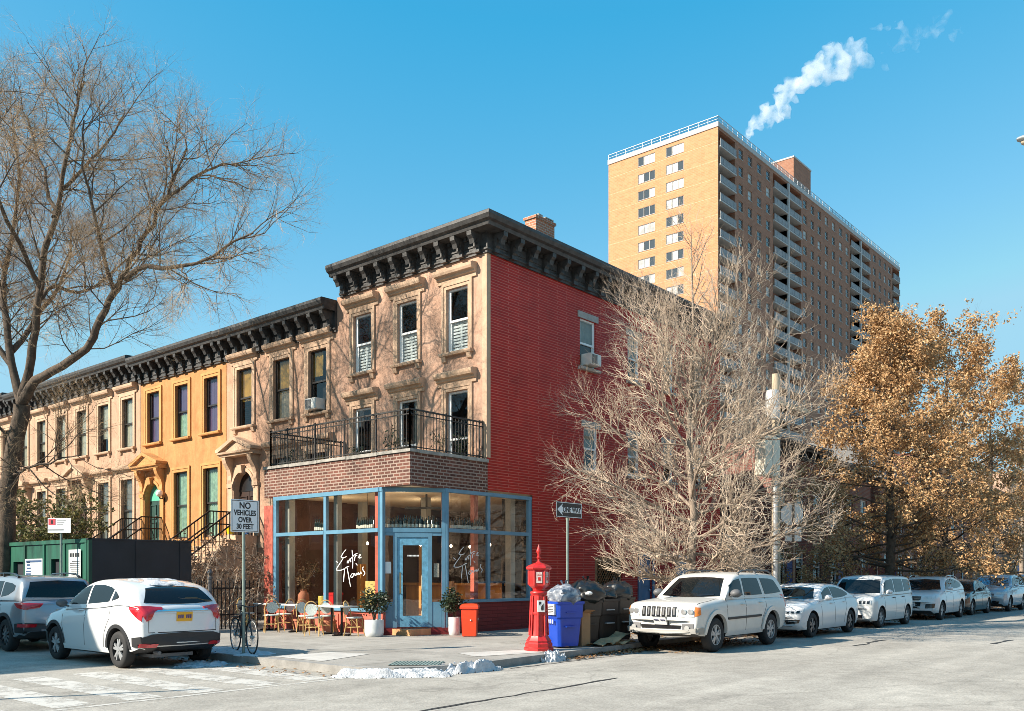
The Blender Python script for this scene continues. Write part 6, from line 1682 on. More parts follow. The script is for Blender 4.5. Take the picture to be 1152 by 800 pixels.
mb = MB(); mb.add([(-.13,-.2,.72),(.13,-.2,.72),(.15,-.34,.78),(-.12,-.33,.80)], [(0,1,2,3)]); mb.add([(.13,-.2,.72),(.13,.2,.72),(.27,.18,.70),(.27,-.18,.68)], [(0,1,2,3)]); mb.build('flap', M_CARD, t)
def flat_card(label, loc, rz, w_, d_, tilt):
    mb = MB(); n = 8; A = []
    V = [( -w_/2+w_*i/n, -d_/2+d_*j/3, .02+tilt*(i/n)**1.5+.03*math.sin(i*1.3+j)) for i in range(n+1) for j in range(4)]
    F = [(i*4+j, (i+1)*4+j, (i+1)*4+j+1, i*4+j+1) for i in range(n) for j in range(3)]
    mb.add(V, F); mb.add([(x,y,z+.012) for x,y,z in V], F)
    o = mb.build('flattened_cardboard', mat('pale_cardboard', (.42,.30,.17), .85, var=.2, scale=5)); o.location = loc; o.rotation_euler = (0,0,rz); return props(o, label, 'cardboard')
flat_card('flattened cardboard with pale tip sloping up in front of the dark bins', (-1.75,-5.22,G), R(8), 1.5, .42, .20)
flat_card('small dark flattened carton lying on the kerb below the other cardboard', (-1.55,-5.38,G), R(2), 1.0, .22, .03)

# red litter box and the two white planters
t = thing('litter_box', 'orange-red upright litter box beside the right-hand white planter', 'litter box', (-1.78,-1.02,.14), R(38))
M_ORED = mat('orange_red_plastic', (.72,.055,.012), .35, coat=.3)
mb = MB(); V = []
for (z, w_) in ((0,.20),(.68,.225)): V += [(-w_,-w_*.9,z),(w_,-w_*.9,z),(w_,w_*.9,z),(-w_,w_*.9,z)]
mb.add(V, [(0,3,2,1),(4,5,6,7),(0,1,5,4),(1,2,6,5),(2,3,7,6),(3,0,4,7)]); mb.build('box_body', M_ORED, t, bevel=.02)
mb = MB(); mb.lathe([(.33,.685),(.335,.70),(.335,.74),(.31,.79),(.24,.815),(.001,.825)], 4, rot=R(45)); mb.build('lid', M_ORED, t, bevel=.02)
mb = MB(); mb.box(-.05,-.212,.40,-.02,-.200,.43); mb.box(.03,-.212,.42,.06,-.200,.45); mb.box(-.232,-.05,.40,-.218,-.02,.43); mb.build('sticker', M_WHITE, t)

def leafblob(mb, c, rad, n, s, r, flat=False):
    for i in range(n):
        v = Vector((r.gauss(0,1), r.gauss(0,1), r.gauss(0,1))).normalized()*(r.random()**.4)
        p = Vector(c)+Vector((v.x*rad[0], v.y*rad[1], v.z*rad[2])); ss = s*r.uniform(.6,1.3)
        u = Vector((r.gauss(0,1), r.gauss(0,1), r.gauss(0,.6))).normalized(); w_ = u.orthogonal().normalized(); q = r.uniform(0,6.28); w_ = w_*math.cos(q)+u.cross(w_)*math.sin(q)
        mb.add([p-u*ss, p-w_*ss*.45+u*.1*ss, p+u*ss, p+w_*ss*.45+u*.1*ss], [(0,1,2,3)])
M_BAY = leaf_mat('dark_shrub_leaf', [(.012,.022,.012),(.03,.045,.022),(.075,.085,.045)], 14, .15, .4)
M_POT = mat('white_fibre_pot', (.58,.60,.60), .6, var=.12, scale=5)
def planter(label, loc, r, h, bush, seed):
    t = thing('potted_shrub', label, 'planter', loc); mb = MB()
    mb.lathe([(r*.80,0),(r*.95,.04),(r,.12),(r,h-.02),(r*.98,h),(r*.90,h),(r*.88,h-.06),(.001,h-.06)], 24); mb.build('pot', M_POT, t, smooth=True)
    mb = MB()
    rr = random.Random(seed)
    for k in range(7):
        a = k*.9; mb.tube([(0,0,h-.08),(.05*math.cos(a),.05*math.sin(a),h+.15),(bush[0]*.5*math.cos(a),bush[0]*.5*math.sin(a),h+bush[1]*.9)], [.016,.012,.006], 5)
    mb.build('stem', mat('shrub_bark', (.10,.07,.045), .9), t)
    mb = MB()
    for k in range(9):
        a = rr.uniform(0,6.28); q = rr.random()**.5*bush[0]*.6; leafblob(mb, (q*math.cos(a), q*math.sin(a), h+bush[1]*rr.uniform(.55,1.25)), (bush[0]*.55, bush[0]*.55, bush[1]*.42), 95, .05, rr)
    mb.build('foliage', M_BAY, t, fix=False)
planter('larger white round planter with dark shrub left of the blue door', (-3.42,.72,.14), .24, .42, (.44,.52), 1)
planter('smaller white planter with dark shrub right of the blue door', (-1.72,-.42,.14), .15, .46, (.40,.48), 2)

# café chairs and tables
M_CANE = mat('golden_cane', (.50,.32,.12), .45, var=.25, scale=9)
M_WEAVE = mat('pale_woven_seat', (.50,.55,.52), .6, var=.3, scale=40)
def cafe_chair(label, loc, rz, group='woven café chairs on the sidewalk'):
    t = thing('cafe_chair', label, 'chair', loc, rz, group)
    mb = MB(); mb.lathe([(.19,.445),(.205,.45),(.205,.47),(.19,.478),(.001,.48)], 16); mb.build('seat', M_WEAVE, t, smooth=True, sharp=60)
    mb = MB(); P = []
    for i in range(13):
        a = math.pi*i/12; P.append((-.20-.05*math.sin(a), .185*math.cos(a), .62+.26*math.sin(a)))
    P = [(-.17,.185,.44)]+P+[(-.17,-.185,.44)]
    mb.tube(P, .014, 6); mb.build('back_frame', M_CANE, t, smooth=True)
    mb = MB(); V = [(-.215,.0,.66)]; n = 14
    for k in range(n): a = 2*math.pi*k/n; V.append((-.225-.02*math.sin(a), .15*math.cos(a), .67+.15*math.sin(a)))
    mb.add(V, [(0,1+k,1+(k+1)%n) for k in range(n)]); mb.add([(x-.012,y,z) for x,y,z in V], [(0,1+k,1+(k+1)%n) for k in range(n)]); mb.build('backrest', M_WEAVE, t)
    for sx, sy in ((1,1),(1,-1),(-1,1),(-1,-1)):
        mb = MB(); mb.tube([(sx*.14,sy*.15,.45),(sx*.16,sy*.165,.25),(sx*.20,sy*.185,0)], .013, 6); mb.build('leg', M_CANE, t, smooth=True)
    mb = MB(); P = [(.19*math.cos(2*math.pi*k/12), .19*math.sin(2*math.pi*k/12), .22) for k in range(13)]; mb.tube(P, .009, 5); mb.tube([(.16,.16,.25),(0,.15,.43),(-.16,.16,.25)], .008, 5); mb.tube([(.16,-.16,.25),(0,-.15,.43),(-.16,-.16,.25)], .008, 5); mb.build('stretcher', M_CANE, t)
    return t
ch0 = cafe_chair('woven café chair at the far left end of the tables, nearest the bicycle', (-3.85,5.62,.14), R(-75))
CH_ = [((-3.45,4.45,.14), 100, 'woven café chair with its back to the red pier side of the left table'), ((-4.1,4.1,.14), 60, 'woven café chair on the street side of the left table'),
       ((-3.75,3.05,.14), -100, 'woven café chair seen side-on between the left and middle tables'), ((-3.35,2.65,.14), 40, 'woven café chair with pale round back close under the lettered window'),
       ((-4.25,2.05,.14), 35, 'golden café chair with its round back turned to the street, in the middle'), ((-3.55,.98+.35,.14), -65, 'golden café chair seen side-on next to the larger white planter')]
for p, a, l in CH_: dup(ch0, p, R(a), l)
def cafe_table(label, loc):
    t = thing('cafe_table', label, 'table', loc, 0, 'small square café tables'); mb = MB(); mb.box(-.32,-.32,.72,.32,.32,.75); mb.build('table_top', mat('white_table_top', (.62,.63,.62), .35), t, bevel=.006)
    mb = MB(); mb.lathe([(.03,.04),(.03,.72)], 10); mb.build('pillar', M_BLACK, t)
    mb = MB(); mb.bar((-.28,0,.02),(.28,0,.02),.06,.04); mb.bar((0,-.28,.02),(0,.28,.02),.06,.041); mb.build('foot', M_BLACK, t)
    return t
tb0 = cafe_table('white-topped café table at the left end near the red pier', (-3.55,5.0,.14))
dup(tb0, (-3.6,3.62,.14), 0, 'white-topped café table in the middle of the row under the first window'); dup(tb0, (-3.72,1.62,.14), 0, 'white-topped café table nearest the larger white planter'); dup(tb0, (-3.5,2.3,.14), 0, 'white-topped café table under the hand-lettered window')
for i, (x, y, l) in enumerate(((-3.25,4.0,'terracotta pot under the café chairs on the left'), (-3.2,2.75,'terracotta pot under the café chairs in the middle'))):
    mb = MB(); mb.lathe([(.10,0),(.16,.28),(.18,.28),(.18,.33),(.15,.33),(.14,.28),(.001,.27)], 16); o = mb.build('clay_pot', M_TERRA, None, smooth=True); o.location = (x,y,.14); props(o, l, 'pot')
# menu board behind the planter
t = thing('menu_board', 'gold menu board standing in the lettered window above the planter', 'menu board', (-2.70,1.65,.8), R(-90), None)
mb = MB(); mb.box(-.24,-.01,.10,.24,.02,.72); mb.build('board', mat('gold_poster', (.62,.43,.13), .6, var=.3, scale=6), t)
mb = MB()
for k in range(14):
    x, z = rnd.uniform(-.17,.1), .16+.035*k; mb.box(x,-.016,z,x+rnd.uniform(.04,.14),-.011,z+.014)
mb.build('menu_print', mat('black_ink', (.03,.03,.03), .6), t)
mb = MB(); mb.box(-.2,0,0,-.17,.03,.1); mb.box(.17,0,0,.2,.03,.1); mb.build('stand', M_WOODD, t)
# things inside the window
t = thing('dried_plant_vase', 'clay vase of dry branches inside the leftmost restaurant window', 'vase', (-2.35,5.05,.3))
mb = MB(); mb.lathe([(.12,.5),(.17,.62),(.16,.8),(.09,.92),(.10,.95),(.001,.94)], 14); mb.lathe([(.2,0),(.2,.5)], 12); mb.build('vase', M_TERRA, t, smooth=True)
mb = MB(); rr = random.Random(4)
for k in range(18): a = rr.uniform(0,6.28); l = rr.uniform(.2,.45); mb.tube([(0,0,.9),(.1*math.cos(a),.1*math.sin(a),1.2),(l*math.cos(a),l*math.sin(a),1.35+rr.random()*.5)], [.008,.006,.003], 4)
leafblob(mb, (0,0,1.15), (.22,.22,.22), 60, .05, rr); mb.build('branches', mat('dry_stems', (.20,.12,.06), .9), t, fix=False)
mb = MB(); mb.box(-.16,-.2,.3,.16,.2,.82); mb.box(-.18,-.22,.82,.18,.22,.88); props(mb.build('red_crate', mat('bright_red_plastic', (.6,.02,.02), .4)), 'bright red crate inside the leftmost restaurant window', 'crate').location = (-2.3,3.75,.3)
mb = MB(); mb.lathe([(.13,.3),(.15,.75),(.14,.78),(.001,.76)], 14); props(mb.build('yellow_bucket', mat('mustard_enamel', (.55,.42,.08), .4), smooth=True), 'mustard bucket beside the red crate in the leftmost window', 'bucket').location = (-2.3,4.2,.3)

# sign poles
M_SIGNW = mat('sign_white', (.70,.72,.74), .4); M_INK = mat('sign_black', (.012,.012,.014), .45)
def post(t, h, r=.03, m=None):
    mb = MB(); mb.lathe([(r,0),(r,h),(.001,h+.01)], 10); mb.lathe([(r+.05,0),(r+.03,.03)], 10); return mb.build('post', m or M_GREENPOST, t, smooth=True, sharp=40)
M_GREENPOST = mat('grey_green_post', (.20,.25,.22), .5, .3, var=.2, scale=5)
t = thing('traffic_sign', 'white NO VEHICLES OVER 30 FEET sign on a thin post by the bicycle', 'sign', (-8.4,-1.2,G)); post(t, 2.98)
mb = MB(); mb.box(-.31,-.045,2.37,.31,-.035,3.0); p = mb.build('sign_panel', M_SIGNW, t, bevel=.004)
mb = MB()
for (x0,z0,x1,z1) in ((-.29,2.39,.29,2.40),(-.29,2.97,.29,2.98),(-.29,2.40,-.28,2.97),(.28,2.40,.29,2.97)): mb.box(x0,-.048,z0,x1,-.0451,z1)
mb.build('sign_border', M_INK, p)
for s_, z, sz, xs in (('NO',2.88,.135,.95),('VEHICLES',2.74,.115,.80),('OVER',2.605,.11,.86),('30 FEET',2.475,.11,.82)):
    text_mesh(s_, sz*1.25, 'sign_lettering', M_INK, p, basis((0,-.047,z), (1,0,0), (0,0,1)), .004, xs)
t = thing('one_way_sign', 'black ONE WAY sign with white left arrow on a post behind the bins', 'sign', (-2.5,-4.62,G)); post(t, 3.06, .03)
mb = MB(); mb.box(-.47,-.05,2.79,.47,-.04,3.13); p = mb.build('sign_panel', M_INK, t, bevel=.004)
mb = MB()
for (x0,z0,x1,z1) in ((-.46,2.80,.46,2.812),(-.46,3.108,.46,3.12),(-.46,2.812,-.448,3.108),(.448,2.812,.46,3.108)): mb.box(x0,-.054,z0,x1,-.0502,z1)
a = FY(0); mb.tplate(lambda h,d,z: (h, -.0502-d, z), [(-.43,2.96),(-.24,3.09),(-.27,3.02),(.42,3.02),(.42,2.90),(-.27,2.90),(-.24,2.83)], 0, .004); mb.build('white_arrow', M_SIGNW, p)
text_mesh('ONE WAY', .165, 'sign_lettering', M_INK, p, basis((.09,-.0565,2.96), (1,0,0), (0,0,1)), .004, .85)
t = thing('street_sign', 'small white sign with red square on a post in front of the green hoarding', 'sign', (-8.38,6.95,G)); post(t, 2.82, .03)
mb = MB(); D = FG((-.04,.0), (.55,-.835), (-.835,-.55)); mb.tbox(D, -.31, .0, 2.60, .31, .012, 2.97); p = mb.build('sign_panel', M_SIGNW, t)
mb = MB(); mb.tbox(D, -.29, .013, 2.80, -.10, .016, 2.95); mb.build('red_square', mat('sign_red', (.55,.06,.08), .45), p)
mb = MB(); mb.tbox(D, -.30, .013, 2.665, .12, .016, 2.685)
for k in range(3): mb.tbox(D, -.06, .013, 2.90-.05*k, .18-.04*k, .016, 2.91-.05*k)
mb.tbox(D, -.22, .0165, 2.83, -.17, .018, 2.92)
mb.build('sign_print', M_INK, p)

# bicycle locked to the post
bk = thing('bicycle', 'dark thin-framed bicycle locked to the sign post', 'bicycle', (-8.22,-.92,G), R(255))
def ring(mb, c, r, t_, n=28): mb.tube([(c[0]+r*math.cos(2*math.pi*i/n), c[1], c[2]+r*math.sin(2*math.pi*i/n)) for i in range(n+1)], t_, 6, cap=False)
M_BIKE = mat('dark_bike_frame', (.03,.035,.04), .35, .2)
for x in (.51, -.50):
    mb = MB(); ring(mb, (x,0,.34), .33, .014); wh = mb.build('wheel', M_RUBBER, bk, smooth=True)
    mb = MB(); ring(mb, (x,0,.34), .305, .009)
    for k in range(20): a = k*math.pi/10; mb.bar((x,0,.34),(x+.30*math.cos(a),0,.34+.30*math.sin(a)),.004)
    mb.lathe([(.03,-.04),(.03,.04)], 8, (x,0,.34), 'y'); mb.build('rim', M_STEEL, wh)
mb = MB(); bb = (-.07,0,.30); st_ = (-.20,0,.82); hd = (.34,0,.80); hb = (.37,0,.68)
for a_, b_ in ((bb,st_),(bb,hb),((-.185,0,.76),hd),(hd,hb),(hb,(.51,0,.34)),(bb,(-.50,0,.34)),((-.19,0,.78),(-.50,0,.34))): mb.tube([a_, b_], .016, 6)
mb.tube([hd,(.35,0,.92)], .014, 6); mb.build('frame', M_BIKE, bk, smooth=True)
mb = MB(); mb.tube([(.33,.28,.98),(.40,.18,.96),(.36,.05,.92),(.36,-.05,.92),(.40,-.18,.96),(.33,-.28,.98)], .012, 6); mb.build('handlebar', M_BIKE, bk, smooth=True)
mb = MB(); mb.tube([(-.20,0,.82),(-.215,0,.90)], .013, 6); mb.lathe([(.02,-.14),(.075,.02),(.075,.10),(.03,.13)], 8, (-.22,0,.92), 'x'); sd = mb.build('saddle', M_PLASTIC, bk, smooth=True)
mb = MB(); ring(mb, (-.07,.04,.30), .09, .008, 16); mb.bar((-.07,.06,.30),(-.02,.06,.14),.02); mb.bar((-.07,-.06,.30),(-.12,-.06,.46),.02); mb.box(-.05,.05,.125,.03,.14,.15); mb.box(-.16,-.14,.45,-.08,-.05,.475); mb.build('crank', M_GRAYPL, bk)
mb = MB(); mb.box(-.42,-.06,.74,-.02,.06,.76); mb.box(-.62,-.07,.70,-.22,.07,.715); mb.build('rear_rack', M_BIKE, bk)

# green hoarding
M_GPLY = mat('green_painted_plywood', (.007,.075,.046), .55, var=.5, scale=3, streak=True)
M_NAVY = mat('navy_black_panel', (.012,.014,.020), .6, var=.3, scale=1.5)
hd_ = thing('site_hoarding', 'green plywood site hoarding with one long black side and pasted notices', 'hoarding', (-8,6.3,.14), world=True)
H0 = FX(-8.0)
mb = MB(); wall(mb, H0, 6.31, 11.4, .14, 2.5, [(10.25,10.95,.5,2.05),(7.95,8.45,.14,2.1)], .12); mb.tbox(H0, 6.3, -.05, 2.5, 11.42, .04, 2.6); mb.add([H0(6.31,-.12,.14),H0(11.4,-.12,.14),H0(11.4,-.12,2.5),H0(6.31,-.12,2.5)], [(0,1,2,3)])
for h in (6.36,7.6,8.85,10.1,11.35): mb.tbox(H0, h-.05, .0, .14, h+.05, .035, 2.499)
mb.build('green_panel', M_GPLY, hd_, fix=False)
for a_, b_, z_, e_ in ((10.26,10.94,.5,2.04),(7.96,8.44,.14,2.09)):
    mb = MB(); mb.tbox(H0, a_, -.118, z_, b_, -.10, e_); mb.build('dark_opening', M_NAVY, hd_)
mb = MB(); mb.box(-8.0,6.24,.14,-5.2,6.295,2.57); mb.box(-8.04,6.22,2.571,-5.18,6.32,2.61)
for x in (-6.8,-5.55): mb.box(x,6.225,.14,x+.02,6.239,2.57)
mb.build('black_side', M_NAVY, hd_)
mb = MB(); mb.box(-8.02,6.22,.14,-7.93,6.30,2.6); mb.build('corner_post', M_GPLY, hd_)
M_INKB = mat('blue_print', (.03,.07,.16), .6); PAP = mat('pasted_paper', (.60,.62,.62), .7, var=.1, scale=8)
for (h0,h1,z0,z1,k) in ((8.9,10.02,.7,2.12,0),(6.62,7.30,1.55,2.33,1),(6.75,7.1,.9,1.35,2)):
    mb = MB(); mb.tbox(H0, h0, .036, z0, h1, .042, z1); p = mb.build('notice', PAP if k < 2 else mat('green_notice', (.03,.12,.09), .6), hd_); mb = MB()
    if k == 0:
        for q in range(16): mb.tbox(H0, 9.62+rnd.uniform(0,.1), .043, .8+.08*q, 9.85+rnd.uniform(0,.14), .045, .83+.08*q+rnd.uniform(0,.03))
        mb.tbox(H0, 8.95, .043, 2.02, 9.98, .045, 2.08)
        mb.build('notice_print', M_INKB, p)
    elif k == 1:
        for q, (a, b_) in enumerate(((6.68,6.80),(6.83,6.93),(6.97,7.08),(7.12,7.24))): mb.tbox(H0, a, .043, 2.14, b_, .045, 2.24)
        for q in range(9): mb.tbox(H0, 6.67, .043, 1.62+.05*q, 7.1+rnd.uniform(0,.15), .045, 1.64+.05*q)
        mb.build('notice_print', M_INK, p)
    else:
        for q in range(3): mb.tbox(H0, 6.8, .043, 1.0+.1*q, 7.03, .045, 1.03+.1*q)
        mb.build('notice_print', M_WHITE, p)

# iron fence of the front yard
f = thing('iron_fence', 'black wrought-iron picket fence in front of the bare shrub', 'fence', (-4.6,6.3,.14), world=True)
mb = MB(); mb.box(-4.75,6.3,.14,-4.45,10.2,.42); mb.build('stone_base', M_STONE, f)
mb = MB()
for i in range(30):
    y = 6.35+i*.13; mb.bar((-4.6,y,.42),(-4.6,y,1.42),.022); mb.lathe([(.001,1.54),(.022,1.46),(.012,1.42)], 5, (-4.6,y,0))
for z in (.55,1.30): mb.bar((-4.6,6.3,z),(-4.6,10.2,z),.04); mb.bar((-4.6,6.3,z),(-2.95,6.3,z),.04)
for i in range(12):
    x = -4.5+i*.13; mb.bar((x,6.3,.14),(x,6.3,1.42),.022); mb.lathe([(.001,1.54),(.022,1.46),(.012,1.42)], 5, (x,6.3,0))
mb.build('pickets', M_BLACK, f)
for y in (6.3, 8.2, 10.2):
    mb = MB(); mb.lathe([(.06,.42),(.06,1.55),(.08,1.57),(.08,1.62),(.04,1.66),(.09,1.74),(.04,1.83),(.001,1.85)], 10, (-4.6,y,0)); mb.build('gate_post', mat('grey_iron_post', (.10,.10,.105), .5, .3), f, smooth=True)
mb = MB(); mb.lathe([(.11,0),(.14,.22),(.15,.24),(.13,.25),(.001,.22)], 14); props(mb.build('yellow_pot', mat('yellow_glaze', (.75,.55,.02), .3), smooth=True), 'bright yellow plant pot on the stoop landing of the tan row house', 'pot').location = (-.80,11.3,3.09)
mb = MB(); mb.lathe([(.09,0),(.12,.30),(.13,.34),(.11,.35),(.001,.32)], 14); props(mb.build('blue_pot', mat('blue_glaze', (.03,.16,.50), .3), smooth=True), 'blue plant pot by the dark arched door of the tan row house', 'pot').location = (-.36,10.98,3.09)

# balcony pots and bench
rr = random.Random(21); M_DRYG = leaf_mat('dull_winter_leaf', [(.05,.05,.03),(.10,.085,.05),(.17,.13,.08)], 14, .15)
def balcony_pot(label, x, y, h, dry, z=4.2):
    h *= 1.4
    t = thing('balcony_plant', label, 'potted plant', (x,y,z), 0, 'potted plants on the balcony'); mb = MB(); mb.lathe([(.13,0),(.19,.34),(.2,.36),(.17,.36),(.001,.32)], 12); mb.build('pot', M_TERRA, t, smooth=True)
    mb = MB()
    for k in range(12): a = rr.uniform(0,6.28); q = rr.uniform(.1,.3); mb.tube([(0,0,.3),(q*.4*math.cos(a),q*.4*math.sin(a),.3+h*.5),(q*math.cos(a),q*math.sin(a),.3+h*rr.uniform(.7,1))], [.01,.007,.003], 4)
    leafblob(mb, (0,0,.3+h*.6), (.26,.26,h*.45), 70, .05, rr); mb.build('foliage', M_DRYG if dry else M_BAY, t, fix=False)
for a in (('leftmost potted plant on the balcony, against the row house side', -2.45,5.5,.6,0), ('dry potted plant on the balcony left of the bench', -2.5,4.9,.55,1), ('low dark potted plant on the balcony under the left door', -2.45,2.55,.5,0), ('tall dark potted plant in front of the middle balcony door', -1.9,1.75,.95,0), ('leafy potted plant at the outer corner of the balcony', -2.5,.55,.5,1), ('dry climbing plant on the shaded balcony end', -1.35,.5,.9,1), ('dark potted plant on the shaded balcony end nearest the red wall', -.6,.45,.8,0)): balcony_pot(*a)
t = thing('balcony_bench', 'dark slatted bench on the balcony behind the railing', 'bench', (-1.5,4.3,4.2))
mb = MB(); 
for i in range(4): mb.box(-.2+.11*i,-.75,.42,-.11+.11*i,.75,.45)
mb.build('seat', M_WOODD, t); mb = MB()
for i in range(3): mb.box(.22,-.75,.58+.14*i,.25,.75,.68+.14*i)
mb.build('backrest', M_WOODD, t)
for y in (-.65,.65):
    mb = MB(); mb.box(-.2,y-.03,0,-.14,y+.03,.42); mb.box(.2,y-.03,0,.26,y+.03,.98); mb.build('leg', M_BLACK, t)

# utility pole, stop sign, street lamp
t = thing('utility_pole', 'pale wooden utility pole with cable box and crossarm among the branches', 'utility pole', (8.85,-4.35,G), R(0))
M_POLEW = mat('pale_weathered_wood', (.42,.35,.25), .85, var=.25, scale=4, streak=True, bump=.3)
mb = MB(); mb.lathe([(.15,0),(.12,7.9),(.001,7.92)], 12); mb.build('pole', M_POLEW, t, smooth=True, sharp=50)
mb = MB(); mb.box(-1.25,-.22,4.6,-.15,.12,5.85); mb.build('cable_box', mat('cream_box_paint', (.58,.55,.45), .6, var=.2, scale=3), t, bevel=.015)
mb = MB(); mb.box(-.72,-.225,4.65,-.70,-.219,5.8); mb.box(-1.25,-.226,5.86,-.15,.13,5.89); mb.build('box_seam', M_GRAYPL, t)
mb = MB(); mb.box(-.2,-.1,6.95,2.5,.0,7.08); mb.build('crossarm', M_POLEW, t)
mb = MB(); mb.lathe([(.2,6.4),(.22,6.5),(.22,7.2),(.18,7.3)], 14, (-.45,-.1,0)); mb.build('transformer', mat('grey_white_can', (.55,.57,.57), .4, .2), t, smooth=True, sharp=40)
mb = MB(); mb.tube([(-.17,-.06,0),(-.17,-.06,4.6)], .07, 10); mb.build('conduit', mat('bright_conduit', (.62,.64,.64), .35, .5), t, smooth=True)
t = thing('stop_sign', 'back of a pale octagonal sign with a small plate below, right of the utility pole', 'sign', (9.75,-4.55,G)); post(t, 3.95, .035, mat('brown_rust_post', (.22,.14,.09), .7))
mb = MB(); D = FG((0,.05), (.63,-.78), (.78,.63)); mb.tplate(D, [(.38*math.cos(R(22.5+45*k)), 3.5+.38*math.sin(R(22.5+45*k))) for k in range(8)], 0, .012); mb.build('octagon_plate', mat('bare_aluminium', (.62,.63,.62), .4, .3), t)
mb = MB(); mb.tplate(D, [(-.22,2.62),(.30,2.62),(.30,3.08),(-.22,3.08)], 0, .012); mb.build('lower_plate', mat('bare_aluminium', (.62,.63,.62), .4, .3), t)
lx, ly, lz = -1.43, -13.29, 8.90
t = thing('street_lamp', 'grey cobra-head street lamp reaching in at the right edge of the sky', 'street lamp', (lx+.648*3.4, ly-.762*3.4, 0))
def lp(s, z): return (.648*(s-3.4), -.762*(s-3.4), z)
mb = MB(); mb.lathe([(.12,0),(.07,9.0)], 12); mb.tube([lp(3.4,8.6), lp(2.6,8.95), lp(1.2,9.02), lp(.5,8.97)], [.04,.035,.03,.03], 8); mb.build('pole', M_STEEL, t, smooth=True, sharp=50)
mb = MB(); mb.sphere((0,0,0), 1, 12); mb.v = [(.648*(x*.33+.20-3.4)+.762*y*.13, -.762*(x*.33+.20-3.4)+.648*y*.13, 8.93+z*(.085 if z > 0 else .05)) for x, y, z in mb.v]; mb.build('lamp_head', mat('grey_lamp_metal', (.36,.38,.38), .4, .3), t, smooth=True)
mb = MB(); mb.sphere((0,0,0), 1, 10); mb.v = [(.648*(x*.2+.14-3.4)+.762*y*.1, -.762*(x*.2+.14-3.4)+.648*y*.1, 8.885+z*.06) for x, y, z in mb.v]; mb.build('lens', mat('amber_glass_lens', (.5,.42,.3), .2), t, smooth=True)
# pole across the way whose thin shadow falls over the crosswalk
t = thing('shadow_pole', 'tall thin street pole whose shadow runs across the crosswalk', 'pole', (-21.4,.55,0))
mb = MB(); mb.lathe([(.055,0),(.045,7.4)], 10); mb.build('pole', M_STEEL, t); mb = MB(); mb.box(-.1,-.3,4.4,-.06,.3,5.1); mb.build('sign_panel', M_SIGNW, t)

# ------------------------------------------------------------------ trees
class Grow:
    def __init__(s, seed): s.r = random.Random(seed); s.p = []          # list of (points, radii, level)
    def dirn(s, d, ang):
        o = d.orthogonal().normalized(); q = s.r.uniform(0, 2*math.pi); o = o*math.cos(q)+d.cross(o)*math.sin(q)
        return (d*math.cos(ang)+o*math.sin(ang)).normalized()
    def branch(s, p, d, L, r0, lev, P, inside=None):
        r = s.r; k = P['seg'][lev]; step = L/k; pts = [p.copy()]; rad = [r0]; dd = d.normalized(); q = p.copy()
        for i in range(k):
            j = Vector((r.gauss(0,1), r.gauss(0,1), r.gauss(0,1)))*P['jit'][lev]
            dd = (dd + j + Vector((0,0,P['up'][lev]))).normalized()
            q = q + dd*step
            if inside and not inside(q) and i > 0: break
            pts.append(q.copy()); rad.append(r0*(1-(i+1)/k*(1-P['tip'][lev])))
        if len(pts) < 2: return
        s.p.append((pts, rad, lev))
        if lev+1 < len(P['n']):
            s.kids(pts, rad, lev, P, inside)
    def kids(s, pts, rad, lev, P, inside, n=None, f0=None):
        r = s.r; n = n if n is not None else P['n'][lev+1]
        n = max(1, int(n*r.uniform(.75,1.25))); f0 = P['from'][lev+1] if f0 is None else f0
        m = len(pts)-1
        for i in range(n):
            t = f0+(1-f0)*((i+r.random())/n); x = t*m; a = min(int(x), m-1); fr = x-a
            p = pts[a].lerp(pts[a+1], fr); d = (pts[a+1]-pts[a]).normalized(); rr = rad[a]+(rad[min(a+1,m)]-rad[a])*fr
            nd = s.dirn(d, R(r.uniform(*P['ang'][lev+1])))
            if P.get('planar') and lev >= 1: nd.z *= P['planar']; nd.normalize()
            L = P['len'][lev+1]*r.uniform(.6,1.25)*(1-.45*t)
            s.branch(p, nd, L, min(rr*.7, P['rad'][lev+1]*r.uniform(.8,1.2)), lev+1, P, inside)
    def mesh(s, levs, sides):
        mb = MB()
        for pts, rad, lev in s.p:
            if lev in levs: mb.tube(pts, rad, sides[lev], cap=False)
        return mb

M_BARK = mat('grey_brown_bark', (.085,.062,.045), .95, var=.4, scale=7, bump=.6, bscale=30)
M_TWIGD = mat('dark_twig_bark', (.080,.058,.042), .9, var=.25, scale=3)
M_TWIGO = mat('ochre_twig_bark', (.46,.315,.18), .9, var=.35, scale=2)
M_TWIGL = mat('pale_tan_twig', (.50,.395,.30), .9, var=.3, scale=2)
M_BARKL = mat('tan_grey_bark', (.25,.195,.15), .95, var=.35, scale=6, bump=.5, bscale=30)

